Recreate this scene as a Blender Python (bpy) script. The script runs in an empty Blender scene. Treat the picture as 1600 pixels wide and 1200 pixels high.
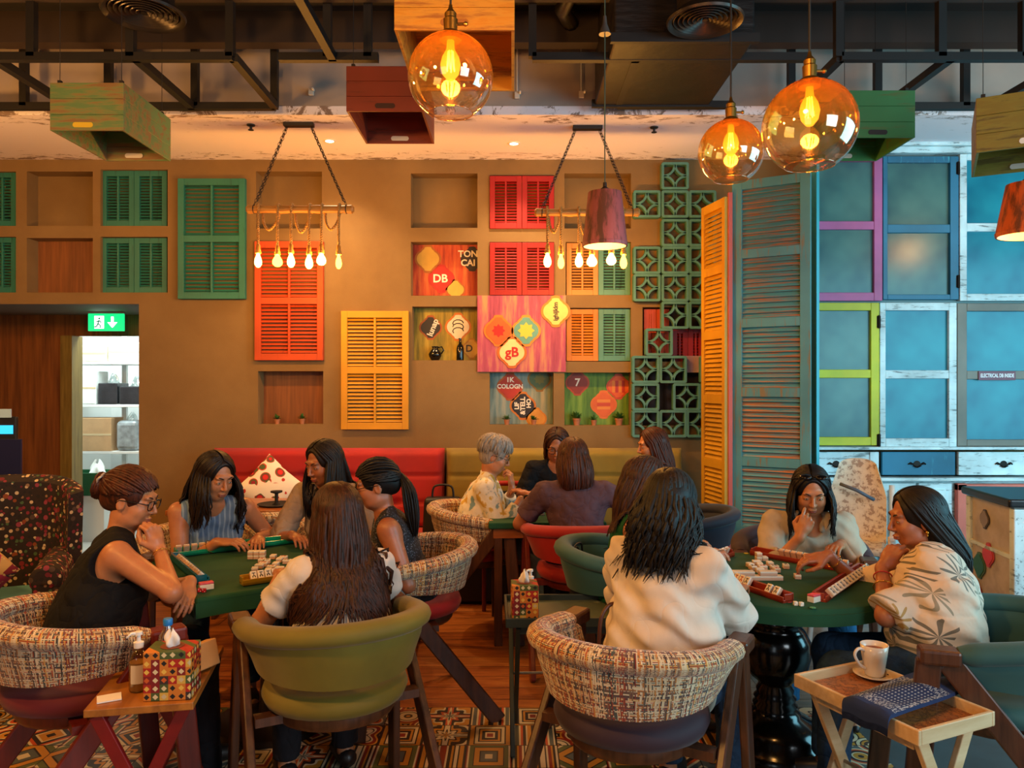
import bpy, math, random, time
import numpy as np
from mathutils import Vector, Matrix, Euler
T0 = time.time()
random.seed(7); np.random.seed(7)
PI = math.pi
sc = bpy.context.scene
COL = sc.collection

# ------------------------------------------------------------ camera, view, world, big lights
F = 1200.0
CAMH = 1.6
cam = bpy.data.cameras.new('camera'); cam_o = bpy.data.objects.new('camera', cam)
COL.objects.link(cam_o); cam_o.location = (0, 0, CAMH); cam_o.rotation_euler = (PI/2, 0, 0)
cam.sensor_width = 36; cam.lens = 27; cam.clip_start = .05; cam.clip_end = 60
sc.camera = cam_o
sc.view_settings.view_transform = 'Standard'; sc.view_settings.look = 'None'
sc.view_settings.exposure = 0.56; sc.view_settings.gamma = 1; sc.view_settings.use_curve_mapping = False
w = bpy.data.worlds.new('world'); sc.world = w; w.use_nodes = True
w.node_tree.nodes['Background'].inputs[0].default_value = (.40, .45, .50, 1)
w.node_tree.nodes['Background'].inputs[1].default_value = .07

def light(name, typ, loc, energy, color, size=.1, size_y=None, aim=None, spot=None, blend=.5):
    l = bpy.data.lights.new(name, typ); l.energy = energy; l.color = color
    o = bpy.data.objects.new(name, l); COL.objects.link(o); o.location = loc
    if typ == 'AREA':
        l.size = size
        if size_y: l.shape = 'RECTANGLE'; l.size_y = size_y
    elif typ in ('POINT', 'SPOT'): l.shadow_soft_size = size
    if spot: l.spot_size = spot; l.spot_blend = blend
    if aim is not None:
        o.rotation_euler = (Vector(aim)-Vector(loc)).to_track_quat('-Z', 'Y').to_euler()
    return o
WARM = (1.0, .46, .11); WARM2 = (1.0, .66, .36); COOL = (.30, .80, 1.0); DAY = (.80, .92, 1.0)
# shop windows to the right of and behind the photographer
light('window_light_right', 'AREA', (4.9, 2.6, 1.9), 105, COOL, 3.0, 2.2, aim=(2.4, 4.6, 1.5))
light('window_light_front', 'AREA', (3.4, -1.4, 2.2), 88, DAY, 2.2, 2.0, aim=(1.0, 4.0, 1.0))
light('window_light_front', 'AREA', (-1.6, -2.9, 2.1), 10, DAY, 1.6, 1.8, aim=(-.5, 4.0, 1.0))
# unseen warm lamps out of frame; far left one added to brighten that side
for p, e in (((-2.6, 2.0, 2.75), 80), ((-1.2, 1.1, 2.75), 85), ((.5, 1.7, 2.8), 26), ((-3.6, 4.1, 2.7), 55), ((3.9, 4.3, 2.9), 16)):
    light('unseen_warm_light', 'POINT', p, e, WARM, .10)

# ------------------------------------------------------------ colours and node materials
def C(h, a=1):
    h = h.lstrip('#'); v = [int(h[i:i+2], 16)/255 for i in (0, 2, 4)]
    return tuple([(c/12.92 if c <= .04045 else ((c+.055)/1.055)**2.4) for c in v] + [a])

class G:
    def __init__(s, name):
        s.m = bpy.data.materials.new(name); s.m.use_nodes = True; s.t = s.m.node_tree
        s.b = s.t.nodes['Principled BSDF']; s.out = s.t.nodes['Material Output']
    def put(s, sock, v):
        if isinstance(v, bpy.types.NodeSocket): s.t.links.new(v, sock)
        elif v is not None: sock.default_value = v
    def n(s, typ, ins=None, **props):
        nd = s.t.nodes.new('ShaderNode'+typ)
        for k, v in props.items(): setattr(nd, k, v)
        for k, v in (ins or {}).items(): s.put(nd.inputs[k], v)
        return nd
    def ma(s, op, a, b=None, c=None):
        nd = s.n('Math', operation=op); s.put(nd.inputs[0], a)
        if b is not None: s.put(nd.inputs[1], b)
        if c is not None: s.put(nd.inputs[2], c)
        return nd.outputs[0]
    def ramp(s, fac, stops, interp='LINEAR'):
        nd = s.n('ValToRGB'); s.put(nd.inputs[0], fac); r = nd.color_ramp; r.interpolation = interp
        while len(r.elements) > 1: r.elements.remove(r.elements[-1])
        r.elements[0].position = stops[0][0]; r.elements[0].color = stops[0][1]
        for p, c in stops[1:]:
            e = r.elements.new(p); e.color = c
        return nd.outputs[0]
    def mix(s, fac, a, b, mode='MIX'):
        nd = s.n('Mix', data_type='RGBA', blend_type=mode)
        s.put(nd.inputs[0], fac); s.put(nd.inputs[6], a); s.put(nd.inputs[7], b)
        return nd.outputs[2]
    def noise(s, scale, vec=None, detail=4, rough=.55, col=False, dim='3D'):
        nd = s.n('TexNoise', {'Scale': scale, 'Detail': detail, 'Roughness': rough}, noise_dimensions=dim)
        if vec is not None: s.put(nd.inputs['Vector'], vec)
        return nd.outputs[1 if col else 0]
    def co(s, which='Object', scale=None, rot=None, loc=None):
        o = s.n('TexCoord').outputs[which]
        if scale or rot or loc:
            mp = s.n('Mapping', {0: o})
            if loc: mp.inputs[1].default_value = loc
            if rot: mp.inputs[2].default_value = rot
            if scale: mp.inputs[3].default_value = scale
            o = mp.outputs[0]
        return o
    def bump(s, h, strength=.3, dist=.01):
        b = s.n('Bump', {'Strength': strength, 'Distance': dist, 'Height': h})
        s.t.links.new(b.outputs[0], s.b.inputs['Normal'])
    def base(s, c): s.put(s.b.inputs['Base Color'], c)
    def set(s, rough=.5, metal=0, spec=None):
        s.b.inputs['Roughness'].default_value = rough; s.b.inputs['Metallic'].default_value = metal
        if spec is not None: s.b.inputs['Specular IOR Level'].default_value = spec
        return s

_mc = {}
def plain(name, col, rough=.5, metal=0, var=0, vs=8, bump=0, bs=60, spec=None, sheen=0):
    if name in _mc: return _mc[name]
    g = G(name).set(rough, metal, spec); c = C(col) if isinstance(col, str) else col
    if var:
        f = g.noise(vs, g.co()); d = tuple(x*(1-var) for x in c[:3])+(1,); l = tuple(min(1, x*(1+var)) for x in c[:3])+(1,)
        g.base(g.ramp(f, [(.3, d), (.7, l)]))
    else: g.base(c)
    if bump: g.bump(g.noise(bs, g.co()), bump, .004)
    if sheen: g.b.inputs['Sheen Weight'].default_value = sheen
    _mc[name] = g.m; return g.m
def wood(name, c1, c2, axis=0, scale=6, rough=.5, stretch=14, bump=.15, planks=0):
    if name in _mc: return _mc[name]
    g = G(name).set(rough); s = [stretch]*3; s[axis] = 1
    v = g.co(scale=tuple(s)); f = g.noise(scale, v, 6, .6)
    col = g.ramp(f, [(.32, C(c1)), (.68, C(c2))]); g.base(col); g.bump(f, bump, .003)
    _mc[name] = g.m; return g.m
def worn(name, paint, under, amt=.42, axis=0, scale=4, stretch=10, rough=.55, under2=None):
    """painted wood with streaky worn patches that show what is under the paint"""
    if name in _mc: return _mc[name]
    g = G(name).set(rough); s = [stretch]*3; s[axis] = 1
    v = g.co(scale=tuple(s)); f = g.noise(scale, v, 8, .65); f2 = g.noise(scale*.35, g.co(), 4)
    m = g.ma('ADD', g.ma('MULTIPLY', f, .7), g.ma('MULTIPLY', f2, .3))
    p = C(paint); pl = tuple(min(1, x*1.25) for x in p[:3])+(1,); pd = tuple(x*.7 for x in p[:3])+(1,)
    pc = g.ramp(f2, [(.35, pd), (.65, pl)])
    uc = C(under) if not under2 else g.ramp(f, [(.4, C(under)), (.6, C(under2))])
    k = g.ramp(m, [(amt-.04, (1, 1, 1, 1)), (amt+.03, (0, 0, 0, 1))])
    g.base(g.mix(k, pc, uc)); g.bump(f, .25, .003)
    _mc[name] = g.m; return g.m
def emit(name, col, st):
    if name in _mc: return _mc[name]
    g = G(name); g.base((0, 0, 0, 1)); g.b.inputs['Emission Color'].default_value = C(col) if isinstance(col, str) else col
    g.b.inputs['Emission Strength'].default_value = st; _mc[name] = g.m; return g.m

# ------------------------------------------------------------ mesh helpers
def W(px, py, Y): return Vector(((px-800)/F*Y, Y, CAMH+(600-py)/F*Y))
def new_mesh(name, V, Fc, smooth=False, mats=(), mi=None, uv=None):
    me = bpy.data.meshes.new(name)
    if isinstance(V, np.ndarray):
        nf = len(Fc); k = Fc.shape[1]
        me.vertices.add(len(V)); me.vertices.foreach_set('co', V.astype(np.float32).ravel())
        me.loops.add(nf*k); me.loops.foreach_set('vertex_index', Fc.astype(np.int32).ravel())
        me.polygons.add(nf); me.polygons.foreach_set('loop_start', np.arange(0, nf*k, k, dtype=np.int32))
        me.update(calc_edges=True)
    else: me.from_pydata(V, [], Fc); me.update()
    for m in mats: me.materials.append(m)
    if mi is not None: me.polygons.foreach_set('material_index', list(mi))
    if smooth: me.polygons.foreach_set('use_smooth', [True]*len(me.polygons))
    if uv is not None:
        l = me.uv_layers.new(name='UVMap'); vi = np.zeros(len(me.loops), np.int32); me.loops.foreach_get('vertex_index', vi)
        l.data.foreach_set('uv', np.asarray(uv, np.float32)[vi].ravel())
    return me
def link(name, me, parent=None, loc=None, rot=None):
    o = bpy.data.objects.new(name, me); COL.objects.link(o)
    if parent is not None: o.parent = parent
    if loc is not None: o.location = loc
    if rot is not None: o.rotation_euler = rot
    return o
def tag(o, label=None, cat=None, group=None, kind=None):
    if label: o['label'] = label
    if cat: o['category'] = cat
    if group: o['group'] = group
    if kind: o['kind'] = kind
    return o
def thing(name, label, cat, loc=(0, 0, 0), rot=0, group=None):
    o = bpy.data.objects.new(name, None); COL.objects.link(o); o.location = loc
    o.rotation_euler = (0, 0, rot) if not isinstance(rot, (tuple, list)) else rot
    o.empty_display_size = .1
    return tag(o, label, cat, group)
def copy_tree(o, parent=None, **kw):
    c = o.copy(); COL.objects.link(c)
    if parent is not None: c.parent = parent
    for ch in list(o.children): copy_tree(ch, c)
    return c

class MB:
    def __init__(s): s.v = []; s.f = []; s.mi = []; s.uv = []; s.cur = 0; s.has = False; s.sm = []; s.cs = False
    def add(s, V, Fc, uv=None, M=None):
        b = len(s.v)
        for i, p in enumerate(V):
            s.v.append(tuple(M @ Vector(p)) if M is not None else tuple(p)); s.uv.append(uv[i] if uv else (0, 0))
        if uv: s.has = True
        for f in Fc: s.f.append([b+i for i in f]); s.mi.append(s.cur); s.sm.append(s.cs)
        return s
    def box(s, c, size, rot=None, M=None, taper=1):
        x, y, z = [k/2 for k in size]; R = Euler(rot).to_matrix() if rot else None; V = []
        for dz in (-z, z):
            t = taper if dz > 0 else 1
            for dx, dy in ((-x, -y), (x, -y), (x, y), (-x, y)):
                p = Vector((dx*t, dy*t, dz)); p = R @ p if R else p; V.append(p+Vector(c))
        return s.add(V, [(3, 2, 1, 0), (4, 5, 6, 7), (0, 1, 5, 4), (1, 2, 6, 5), (2, 3, 7, 6), (3, 0, 4, 7)], M=M)
    def bar(s, a, b, w, t, up=(0, 0, 1), M=None):
        """rectangular bar from a to b: w across, t along up"""
        a = Vector(a); b = Vector(b); d = (b-a).normalized(); x = d.cross(Vector(up))
        x = x.normalized() if x.length > 1e-5 else Vector((1, 0, 0)); y = x.cross(d).normalized(); V = []
        for p in (a, b):
            for i, j in ((-1, -1), (1, -1), (1, 1), (-1, 1)): V.append(p+x*i*w/2+y*j*t/2)
        return s.add(V, [(3, 2, 1, 0), (4, 5, 6, 7), (0, 1, 5, 4), (1, 2, 6, 5), (2, 3, 7, 6), (3, 0, 4, 7)], M=M)
    def lathe(s, prof, n=24, c=(0, 0, 0), M=None, cap=True):
        V = []; Fc = []; uv = []
        for j, (r, z) in enumerate(prof):
            for i in range(n):
                a = 2*PI*i/n; V.append((c[0]+r*math.cos(a), c[1]+r*math.sin(a), c[2]+z)); uv.append((i/n, z))
        for j in range(len(prof)-1):
            for i in range(n):
                k = (i+1) % n; Fc.append((j*n+i, j*n+k, (j+1)*n+k, (j+1)*n+i))
        if cap:
            if prof[0][0] > 1e-4: Fc.append(list(range(n))[::-1])
            if prof[-1][0] > 1e-4: Fc.append([(len(prof)-1)*n+i for i in range(n)])
        return s.add(V, Fc, uv, M)
    def cyl(s, a, b, r, r2=None, n=12, M=None): return s.tube([a, b], [r, r if r2 is None else r2], n, M)
    def tube(s, path, radii, n=8, M=None, flat=None, closed=False):
        P = [Vector(p) for p in path]; V = []; Fc = []; m = len(P); uv = []
        if not isinstance(radii, (list, tuple)): radii = [radii]*m
        t = (P[1]-P[0]).normalized(); u = t.orthogonal().normalized(); acc = 0
        for i in range(m):
            if closed: t = (P[(i+1) % m]-P[i-1]).normalized()
            else: t = (P[min(i+1, m-1)]-P[max(i-1, 0)]).normalized()
            u = (u-t*u.dot(t)); u = u.normalized() if u.length > 1e-6 else t.orthogonal().normalized(); w_ = t.cross(u)
            if i: acc += (P[i]-P[i-1]).length
            for k in range(n):
                a = 2*PI*k/n; V.append(P[i]+(u*math.cos(a)+w_*math.sin(a))*radii[i]); uv.append((acc, k/n*2*PI*radii[i]))
        for i in range(m if closed else m-1):
            for k in range(n):
                k2 = (k+1) % n; i2 = (i+1) % m; Fc.append((i*n+k, i*n+k2, i2*n+k2, i2*n+k))
        if not closed: Fc.append(list(range(n))[::-1]); Fc.append([(m-1)*n+k for k in range(n)])
        return s.add(V, Fc, uv, M)
    def prism(s, poly, z0, z1, M=None):
        n = len(poly); V = [(x, y, z0) for x, y in poly]+[(x, y, z1) for x, y in poly]
        Fc = [list(range(n))[::-1], [n+i for i in range(n)]]+[(i, (i+1) % n, n+(i+1) % n, n+i) for i in range(n)]
        return s.add(V, Fc, M=M)
    def grid(s, fn, nu, nv, M=None, uvf=None, flip=False):
        V = []; uv = []; Fc = []
        for j in range(nv+1):
            for i in range(nu+1):
                V.append(fn(i/nu, j/nv)); uv.append(uvf(i/nu, j/nv) if uvf else (i/nu, j/nv))
        for j in range(nv):
            for i in range(nu):
                q = (j*(nu+1)+i, j*(nu+1)+i+1, (j+1)*(nu+1)+i+1, (j+1)*(nu+1)+i); Fc.append(q[::-1] if flip else q)
        return s.add(V, Fc, uv, M)
    def sphere(s, c, r, n=16, m=10, M=None, sc_=(1, 1, 1)):
        prof = [(max(1e-5, r*math.sin(PI*j/m)), -r*math.cos(PI*j/m)) for j in range(m+1)]
        V0 = len(s.v); s.lathe(prof, n, M=None, cap=False)
        for i in range(V0, len(s.v)):
            p = Vector(s.v[i]); p = Vector((p.x*sc_[0]+c[0], p.y*sc_[1]+c[1], p.z*sc_[2]+c[2])); s.v[i] = tuple(M @ p if M is not None else p)
        return s
    def build(s, name, mats, parent=None, smooth=None, bevel=0, loc=None, rot=None, label=None, seg=2):
        mats = mats if isinstance(mats, (list, tuple)) else [mats]
        me = new_mesh(name, s.v, s.f, False, mats, s.mi, s.uv if s.has else None)
        if smooth: me.polygons.foreach_set('use_smooth', [True]*len(me.polygons))
        elif any(s.sm): me.polygons.foreach_set('use_smooth', s.sm)
        if smooth == 'auto': me.set_sharp_from_angle(angle=math.radians(40))
        o = link(name, me, parent, loc, rot)
        if bevel:
            b = o.modifiers.new('bevel', 'BEVEL'); b.width = bevel; b.segments = seg; b.limit_method = 'ANGLE'; b.angle_limit = math.radians(50)
        if label: o['label'] = label
        return o
def text_mesh(txt, size, mat, parent, name='lettering', M=None, ext=.0015, align='CENTER', sx=1, sy=1, bold=0):
    cu = bpy.data.curves.new('t', 'FONT'); cu.body = txt; cu.size = size; cu.extrude = ext; cu.align_x = align; cu.align_y = 'CENTER'
    cu.offset = bold; cu.resolution_u = 3
    to = bpy.data.objects.new('t', cu); COL.objects.link(to)
    dg = bpy.context.evaluated_depsgraph_get(); me = bpy.data.meshes.new_from_object(to.evaluated_get(dg))
    bpy.data.objects.remove(to); bpy.data.curves.remove(cu)
    S = Matrix.Diagonal((sx, sy, 1, 1)); me.transform((M if M is not None else Matrix()) @ S); me.materials.clear(); me.materials.append(mat)
    return link(name, me, parent)
FACE = Matrix.Rotation(PI/2, 4, 'X')      # text in XY lying -> standing, facing the camera (-Y)

# ============================================================ SETTING
def streaks(g, s, axis, c=None):
    v = [s]*3; v[axis] = 1; return g.co(scale=tuple(v))
def mat_wall():
    g = G('taupe_plaster').set(.8); f = g.noise(2.2, g.co(), 5); f2 = g.noise(140, g.co(), 3)
    g.base(g.ramp(f, [(.3, C('#75592f')), (.7, C('#84683c'))])); g.bump(f2, .35, .003); return g.m
def mat_soffit():
    g = G('whitewashed_plaster').set(.8); v = g.co(scale=(1.2, 3.2, 1)); wv = g.noise(2.0, v, 2, .5, col=True)
    vv = g.n('VectorMath', {0: v, 1: wv}, operation='ADD').outputs[0]
    f = g.noise(4.5, vv, 12, .78); y = g.n('SeparateXYZ', {0: g.co()}).outputs[1]
    e = g.ma('ABSOLUTE', g.ma('SUBTRACT', y, 5.775)); e = g.ma('MULTIPLY', g.ma('SUBTRACT', e, .26), .36)
    m = g.ramp(g.ma('ADD', f, e), [(.60, (0, 0, 0, 1)), (.64, (1, 1, 1, 1))])
    g.base(g.mix(m, C('#f2eaf0'), C('#8a766c'))); g.bump(f, .4, .006); return g.m
def mat_planks():
    g = G('floor_planks').set(.32); co = g.co()
    br = g.n('TexBrick', {'Vector': co, 'Scale': 1, 'Mortar Size': .0025, 'Brick Width': 1.3, 'Row Height': .15, 'Color1': (.2, .2, .2, 1), 'Color2': (.8, .8, .8, 1), 'Mortar': (0, 0, 0, 1)})
    f = g.noise(3.5, g.co(scale=(1.2, 12, 1)), 7, .65)
    m = g.ma('ADD', g.ma('MULTIPLY', f, .75), g.ma('MULTIPLY', br.outputs[0], .3))
    col = g.ramp(m, [(.28, C('#5a2e16')), (.5, C('#a85f2a')), (.75, C('#d68c46'))])
    x = g.n('SeparateXYZ', {0: co}).outputs[0]; gx = g.ramp(g.ma('MULTIPLY', g.ma('ADD', x, 0), .5), [(.38, (0, 0, 0, 1)), (.62, (1, 1, 1, 1))])
    gc = g.ramp(m, [(.28, C('#3d3935')), (.5, C('#6a645e')), (.8, C('#8c867e'))]); col = g.mix(gx, col, gc)
    g.base(g.mix(br.outputs[1], col, C('#1c0f08'))); g.bump(f, .15, .003); return g.m
def mat_tiles():
    """patchwork of patterned cement tiles, each tile 0.2 m with its own design"""
    g = G('patterned_tiles').set(.38); T = .2; co = g.n('SeparateXYZ', {0: g.co()})
    X = g.ma('DIVIDE', co.outputs[0], T); Y = g.ma('DIVIDE', co.outputs[1], T)
    ix = g.ma('FLOOR', X); iy = g.ma('FLOOR', Y); x = g.ma('SUBTRACT', g.ma('SUBTRACT', X, ix), .5); y = g.ma('SUBTRACT', g.ma('SUBTRACT', Y, iy), .5)
    idv = g.n('CombineXYZ', {0: ix, 1: iy}).outputs[0]
    r1 = g.n('TexWhiteNoise', {0: idv}, noise_dimensions='2D').outputs[0]
    r2 = g.n('TexWhiteNoise', {0: g.n('VectorMath', {0: idv, 1: (17.3, 5.1, 0)}, operation='ADD').outputs[0]}, noise_dimensions='2D').outputs[0]
    ax = g.ma('ABSOLUTE', x); ay = g.ma('ABSOLUTE', y)
    ln = g.ma('SQRT', g.ma('ADD', g.ma('MULTIPLY', x, x), g.ma('MULTIPLY', y, y)))
    th = g.ma('ARCTAN2', y, x); c4 = g.ma('COSINE', g.ma('MULTIPLY', th, 4)); c8 = g.ma('COSINE', g.ma('MULTIPLY', th, 8))
    cx = g.ma('SUBTRACT', .5, ax); cy = g.ma('SUBTRACT', .5, ay); lc = g.ma('SQRT', g.ma('ADD', g.ma('MULTIPLY', cx, cx), g.ma('MULTIPLY', cy, cy)))
    pats = [g.ma('MULTIPLY', ax, 2), g.ma('ADD', ax, ay), g.ma('ADD', g.ma('MULTIPLY', ln, 1.5), g.ma('MULTIPLY', c4, .16)),
            g.ma('MULTIPLY', g.ma('MINIMUM', ln, lc), 1.9), g.ma('ADD', g.ma('MULTIPLY', lc, 1.1), g.ma('MULTIPLY', c8, .07)), g.ma('MULTIPLY', g.ma('MAXIMUM', ax, g.ma('MULTIPLY', ay, .8)), 2)]
    val = pats[0]
    for k, p in enumerate(pats[1:]):
        sel = g.ma('GREATER_THAN', r1, (k+1)/6); mx = g.n('Mix', {0: sel, 2: val, 3: p}, data_type='FLOAT'); val = mx.outputs[0]
    K, M_, Cr, R, S, O, Gn = C('#211e22'), C('#c98a2c'), C('#dccba4'), C('#8c2518'), C('#54605f'), C('#c8501e'), C('#5f6a38')
    pal = [[(0, R), (.14, Cr), (.22, K), (.36, M_), (.46, K), (.52, Cr), (.66, K), (.72, M_), (.9, K)],
           [(0, K), (.12, M_), (.3, Cr), (.36, K), (.5, O), (.6, Cr), (.68, S), (.86, Cr), (.93, K)],
           [(0, M_), (.1, K), (.2, Cr), (.42, K), (.48, Cr), (.56, R), (.7, M_), (.78, K), (.88, Cr)],
           [(0, Cr), (.16, S), (.34, K), (.4, M_), (.62, K), (.66, Gn), (.84, Cr), (.92, R)]]
    col = g.ramp(val, pal[0], 'CONSTANT')
    for k, p in enumerate(pal[1:]): col = g.mix(g.ma('GREATER_THAN', r2, (k+1)/4), col, g.ramp(val, p, 'CONSTANT'))
    ed = g.ma('GREATER_THAN', g.ma('MAXIMUM', ax, ay), .488)
    wear = g.noise(7, g.co(), 5); col = g.mix(g.ma('MULTIPLY', wear, .18), col, C('#6b5236'))
    g.base(g.mix(ed, col, C('#1b1410'))); g.b.inputs['Roughness'].default_value = .4; return g.m
WALLM = mat_wall()
STEEL = plain('black_steel', '#120e0c', .55); BLACK = plain('black_paint', '#0d0b0b', .6)
WOODN = wood('niche_wood', '#6b3d1c', '#8d5428', axis=2, scale=2, stretch=22)
YW = 6.3
def struct(mb, name, mats, bevel=0, smooth=None, kind='structure'):
    o = mb.build(name, mats, bevel=bevel, smooth=smooth); o['kind'] = kind; return o
def slab(name, x0, x1, y0, y1, z0, z1, m):
    mb = MB(); mb.box(((x0+x1)/2, (y0+y1)/2, (z0+z1)/2), (x1-x0, y1-y0, z1-z0)); return struct(mb, name, m)
slab('floor', -5, 5, 3.8, 6.32, -.06, 0, mat_planks())
slab('floor_tiles', -5, 1.6, -1, 3.8, -.06, 0, mat_tiles())
slab('floor_side', 1.6, 5, -1, 3.8, -.06, 0, plain('dark_floor', '#3b4648', .5, var=.2, vs=5))
slab('floor_recess', -5, -2.2, 6.32, 9.6, -.06, 0, plain('grey_floor_tile', '#a7a49b', .4, var=.1, vs=3))
# back wall with niches (niches as pixel boxes on the wall plane)
NICHE = [(-66, 268, 25, 353, 0), (-66, 370, 25, 457, 0), (42, 268, 145, 353, 0), (42, 372, 145, 457, 1), (157, 265, 262, 353, 0), (157, 370, 262, 457, 0),
         (400, 268, 503, 357, 0), (403, 580, 505, 663, 1), (642, 271, 746, 356, 0), (642, 378, 746, 462, 0), (644, 479, 746, 563, 0),
         (882, 271, 986, 357, 0), (884, 378, 986, 461, 0), (884, 481, 986, 565, 0), (765, 582, 865, 664, 0), (882, 582, 986, 665, 0), (765, 274, 866, 357, 0), (765, 378, 866, 461, 0),
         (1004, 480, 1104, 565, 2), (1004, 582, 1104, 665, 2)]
def back_wall():
    mb = MB(); D = .15; hs = []
    for (a, b, c, d, k) in NICHE:
        p = W(a, b, YW); q = W(c, d, YW); hs.append((p.x, q.x, q.z, p.z, k))
    o = W(217, 475, YW); hs.append((-5, o.x, 0, o.z, -1))
    xs = sorted({-5, 2.45}|{h[0] for h in hs}|{h[1] for h in hs}); zs = sorted({0, 3.44}|{h[2] for h in hs}|{h[3] for h in hs})
    for i in range(len(xs)-1):
        for j in range(len(zs)-1):
            cx, cz = (xs[i]+xs[i+1])/2, (zs[j]+zs[j+1])/2
            if any(h[0] < cx < h[1] and h[2] < cz < h[3] for h in hs): continue
            mb.add([(xs[i], YW, zs[j]), (xs[i+1], YW, zs[j]), (xs[i+1], YW, zs[j+1]), (xs[i], YW, zs[j+1])], [(0, 1, 2, 3)])
    for x0, x1, z0, z1, k in hs:
        if k < 0: continue
        mb.cur = 0; a, b = YW, YW+D
        mb.add([(x0, a, z0), (x0, a, z1), (x0, b, z1), (x0, b, z0)], [(0, 1, 2, 3)]); mb.add([(x1, a, z0), (x1, a, z1), (x1, b, z1), (x1, b, z0)], [(3, 2, 1, 0)])
        mb.add([(x0, a, z0), (x1, a, z0), (x1, b, z0), (x0, b, z0)], [(3, 2, 1, 0)]); mb.add([(x0, a, z1), (x1, a, z1), (x1, b, z1), (x0, b, z1)], [(0, 1, 2, 3)])
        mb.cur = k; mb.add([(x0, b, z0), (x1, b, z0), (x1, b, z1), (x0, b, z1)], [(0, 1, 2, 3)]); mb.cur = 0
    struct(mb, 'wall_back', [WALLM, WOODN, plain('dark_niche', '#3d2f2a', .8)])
    return o
OPEN = back_wall()
slab('wall_recess_side', OPEN.x, OPEN.x+.12, YW+.005, 7.3, 0, OPEN.z, WALLM)
slab('ceiling_recess', -5, OPEN.x+.12, YW+.01, 7.42, OPEN.z, OPEN.z+.05, plain('recess_ceiling', '#5c5a50', .7))
# recess: wood panelling with a doorway at its right end
PANEL = wood('brown_panelling', '#5e300f', '#8f5420', axis=2, scale=1.6, stretch=16, rough=.45)
dl, dr, dt = W(118, 0, 7.3).x, OPEN.x, W(0, 525, 7.3).z
slab('wall_recess_back', -5, dl-.09, 7.3, 7.36, 0, OPEN.z, PANEL)
slab('wall_recess_lintel', dl-.09, dr+.02, 7.301, 7.36, dt, OPEN.z, PANEL)
slab('trim_1', dl-.11, dl, 7.24, 7.42, 0, dt, wood('olive_jamb', '#6b551d', '#8c7330', axis=2, scale=3))
WHITEW = plain('storeroom_white', '#e9edec', .7)
slab('wall_storeroom_back', -5, OPEN.x+.6, 9.5, 9.56, 0, 2.8, WHITEW); slab('wall_storeroom_side', OPEN.x+.5, OPEN.x+.56, 7.42, 9.5, 0, 2.8, WHITEW)
slab('ceiling_storeroom', -5, OPEN.x+.6, 7.37, 9.56, 2.75, 2.8, WHITEW)
slab('wall_storeroom_left', -5.02, -4.96, 7.37, 9.5, 0, 2.8, WHITEW)
light('storeroom_light', 'AREA', (-4.0, 7.9, 2.65), 60, (.86, 1, .98), .8, 1.2, aim=(-4.1, 8.6, 0))
# soffit, fascia, black ceiling, left wall
SOFZ = 3.44
slab('ceiling_soffit', -5, 5, 5.25, 6.9, SOFZ, SOFZ+.06, mat_soffit())
slab('wall_fascia', -5, 5, 5.26, 5.32, SOFZ+.02, 4.0, plain('fascia_plaster', '#a3958b', .8, var=.12, vs=2))
slab('ceiling', -5, 5, -1, 5.4, 3.98, 4.06, plain('black_ceiling', '#110c0a', .85))
slab('wall_left', -5.06, -5, -1, 9.6, 0, 4.0, WALLM)
slab('wall_right_back', 2.1, 5, 6.35, 6.4, 0, SOFZ, WALLM)

# ------------------------------------------------------------ hanging steel frames
def truss(name, label, rails, loc):
    t = thing(name, label, 'steel frame', loc)
    L = Vector(loc)
    for nm, a, b, wd in rails:
        mb = MB(); mb.bar(Vector(a)-L, Vector(b)-L, wd, wd); mb.build(nm, STEEL, t)
    return t
zt = 3.45; yn, yf = 4.35, 5.12
def tx(px, Y): return (px-800)/F*Y
def frame_set(name, label, xn, xf, yn, yf, zt, nposts, fposts, rungs, wd=.045):
    r = [('near_rail', (xn[0], yn, zt), (xn[1], yn, zt), wd), ('far_rail', (xf[0], yf, zt), (xf[1], yf, zt), wd)]
    for x in nposts: r.append(('hanger', (x, yn, zt), (x, yn, 3.97), wd))
    for x in fposts: r.append(('hanger', (x, yf, zt), (x, yf, 3.97), wd))
    for a, b in rungs: r.append(('cross_bar', (a, yn, zt), (b, yf, zt), wd))
    return truss(name, label, r, ((xf[0]+xf[1])/2, (yn+yf)/2, zt))
xr = tx(430, yf)
frame_set('ceiling_frame', 'black steel ladder frame hanging over the left part of the room, above the pale green crate', (-4.6, xr), (-4.6, xr), yn, yf, zt,
          [tx(50, yn), tx(205, yn), tx(360, yn)], [tx(p, yf) for p in (38, 170, 305, 429)], [(x, x) for x in (tx(430, yf), tx(300, yf), tx(110, yf), tx(-60, yf))])
xl = tx(1236, yf)
frame_set('ceiling_frame', 'black steel ladder frame hanging at the right above the green and olive crates', (xl, 4.6), (xl, 4.6), yn, yf, zt,
          [tx(p, yn) for p in (1310, 1470, 1600)], [tx(p, yf) for p in (1236, 1371, 1508)], [(x, x) for x in (xl, tx(1371, yf)+.05, tx(1500, yf)+.2, 4.3)])
frame_set('ceiling_frame', 'black steel frame crossing in front of the dark duct in the middle', (tx(832, 4.4), 1.7), (tx(965, 5.15), 1.45), 4.4, 5.15, 3.47,
          [tx(832, 4.4)], [tx(1030, 5.15)], [(tx(965, 5.15), tx(965, 5.15))])
frame_set('ceiling_frame', 'black steel frame between the left ladder frame and the red brown crate', (tx(519, 4.4)-.02, tx(640, 4.4)), (tx(545, 5.1)-.25, tx(620, 5.1)), 3.3, 4.4, 3.47,
          [], [tx(512, 4.4), tx(575, 4.4)], [(tx(520, 4.4), tx(520, 4.4))])
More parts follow.
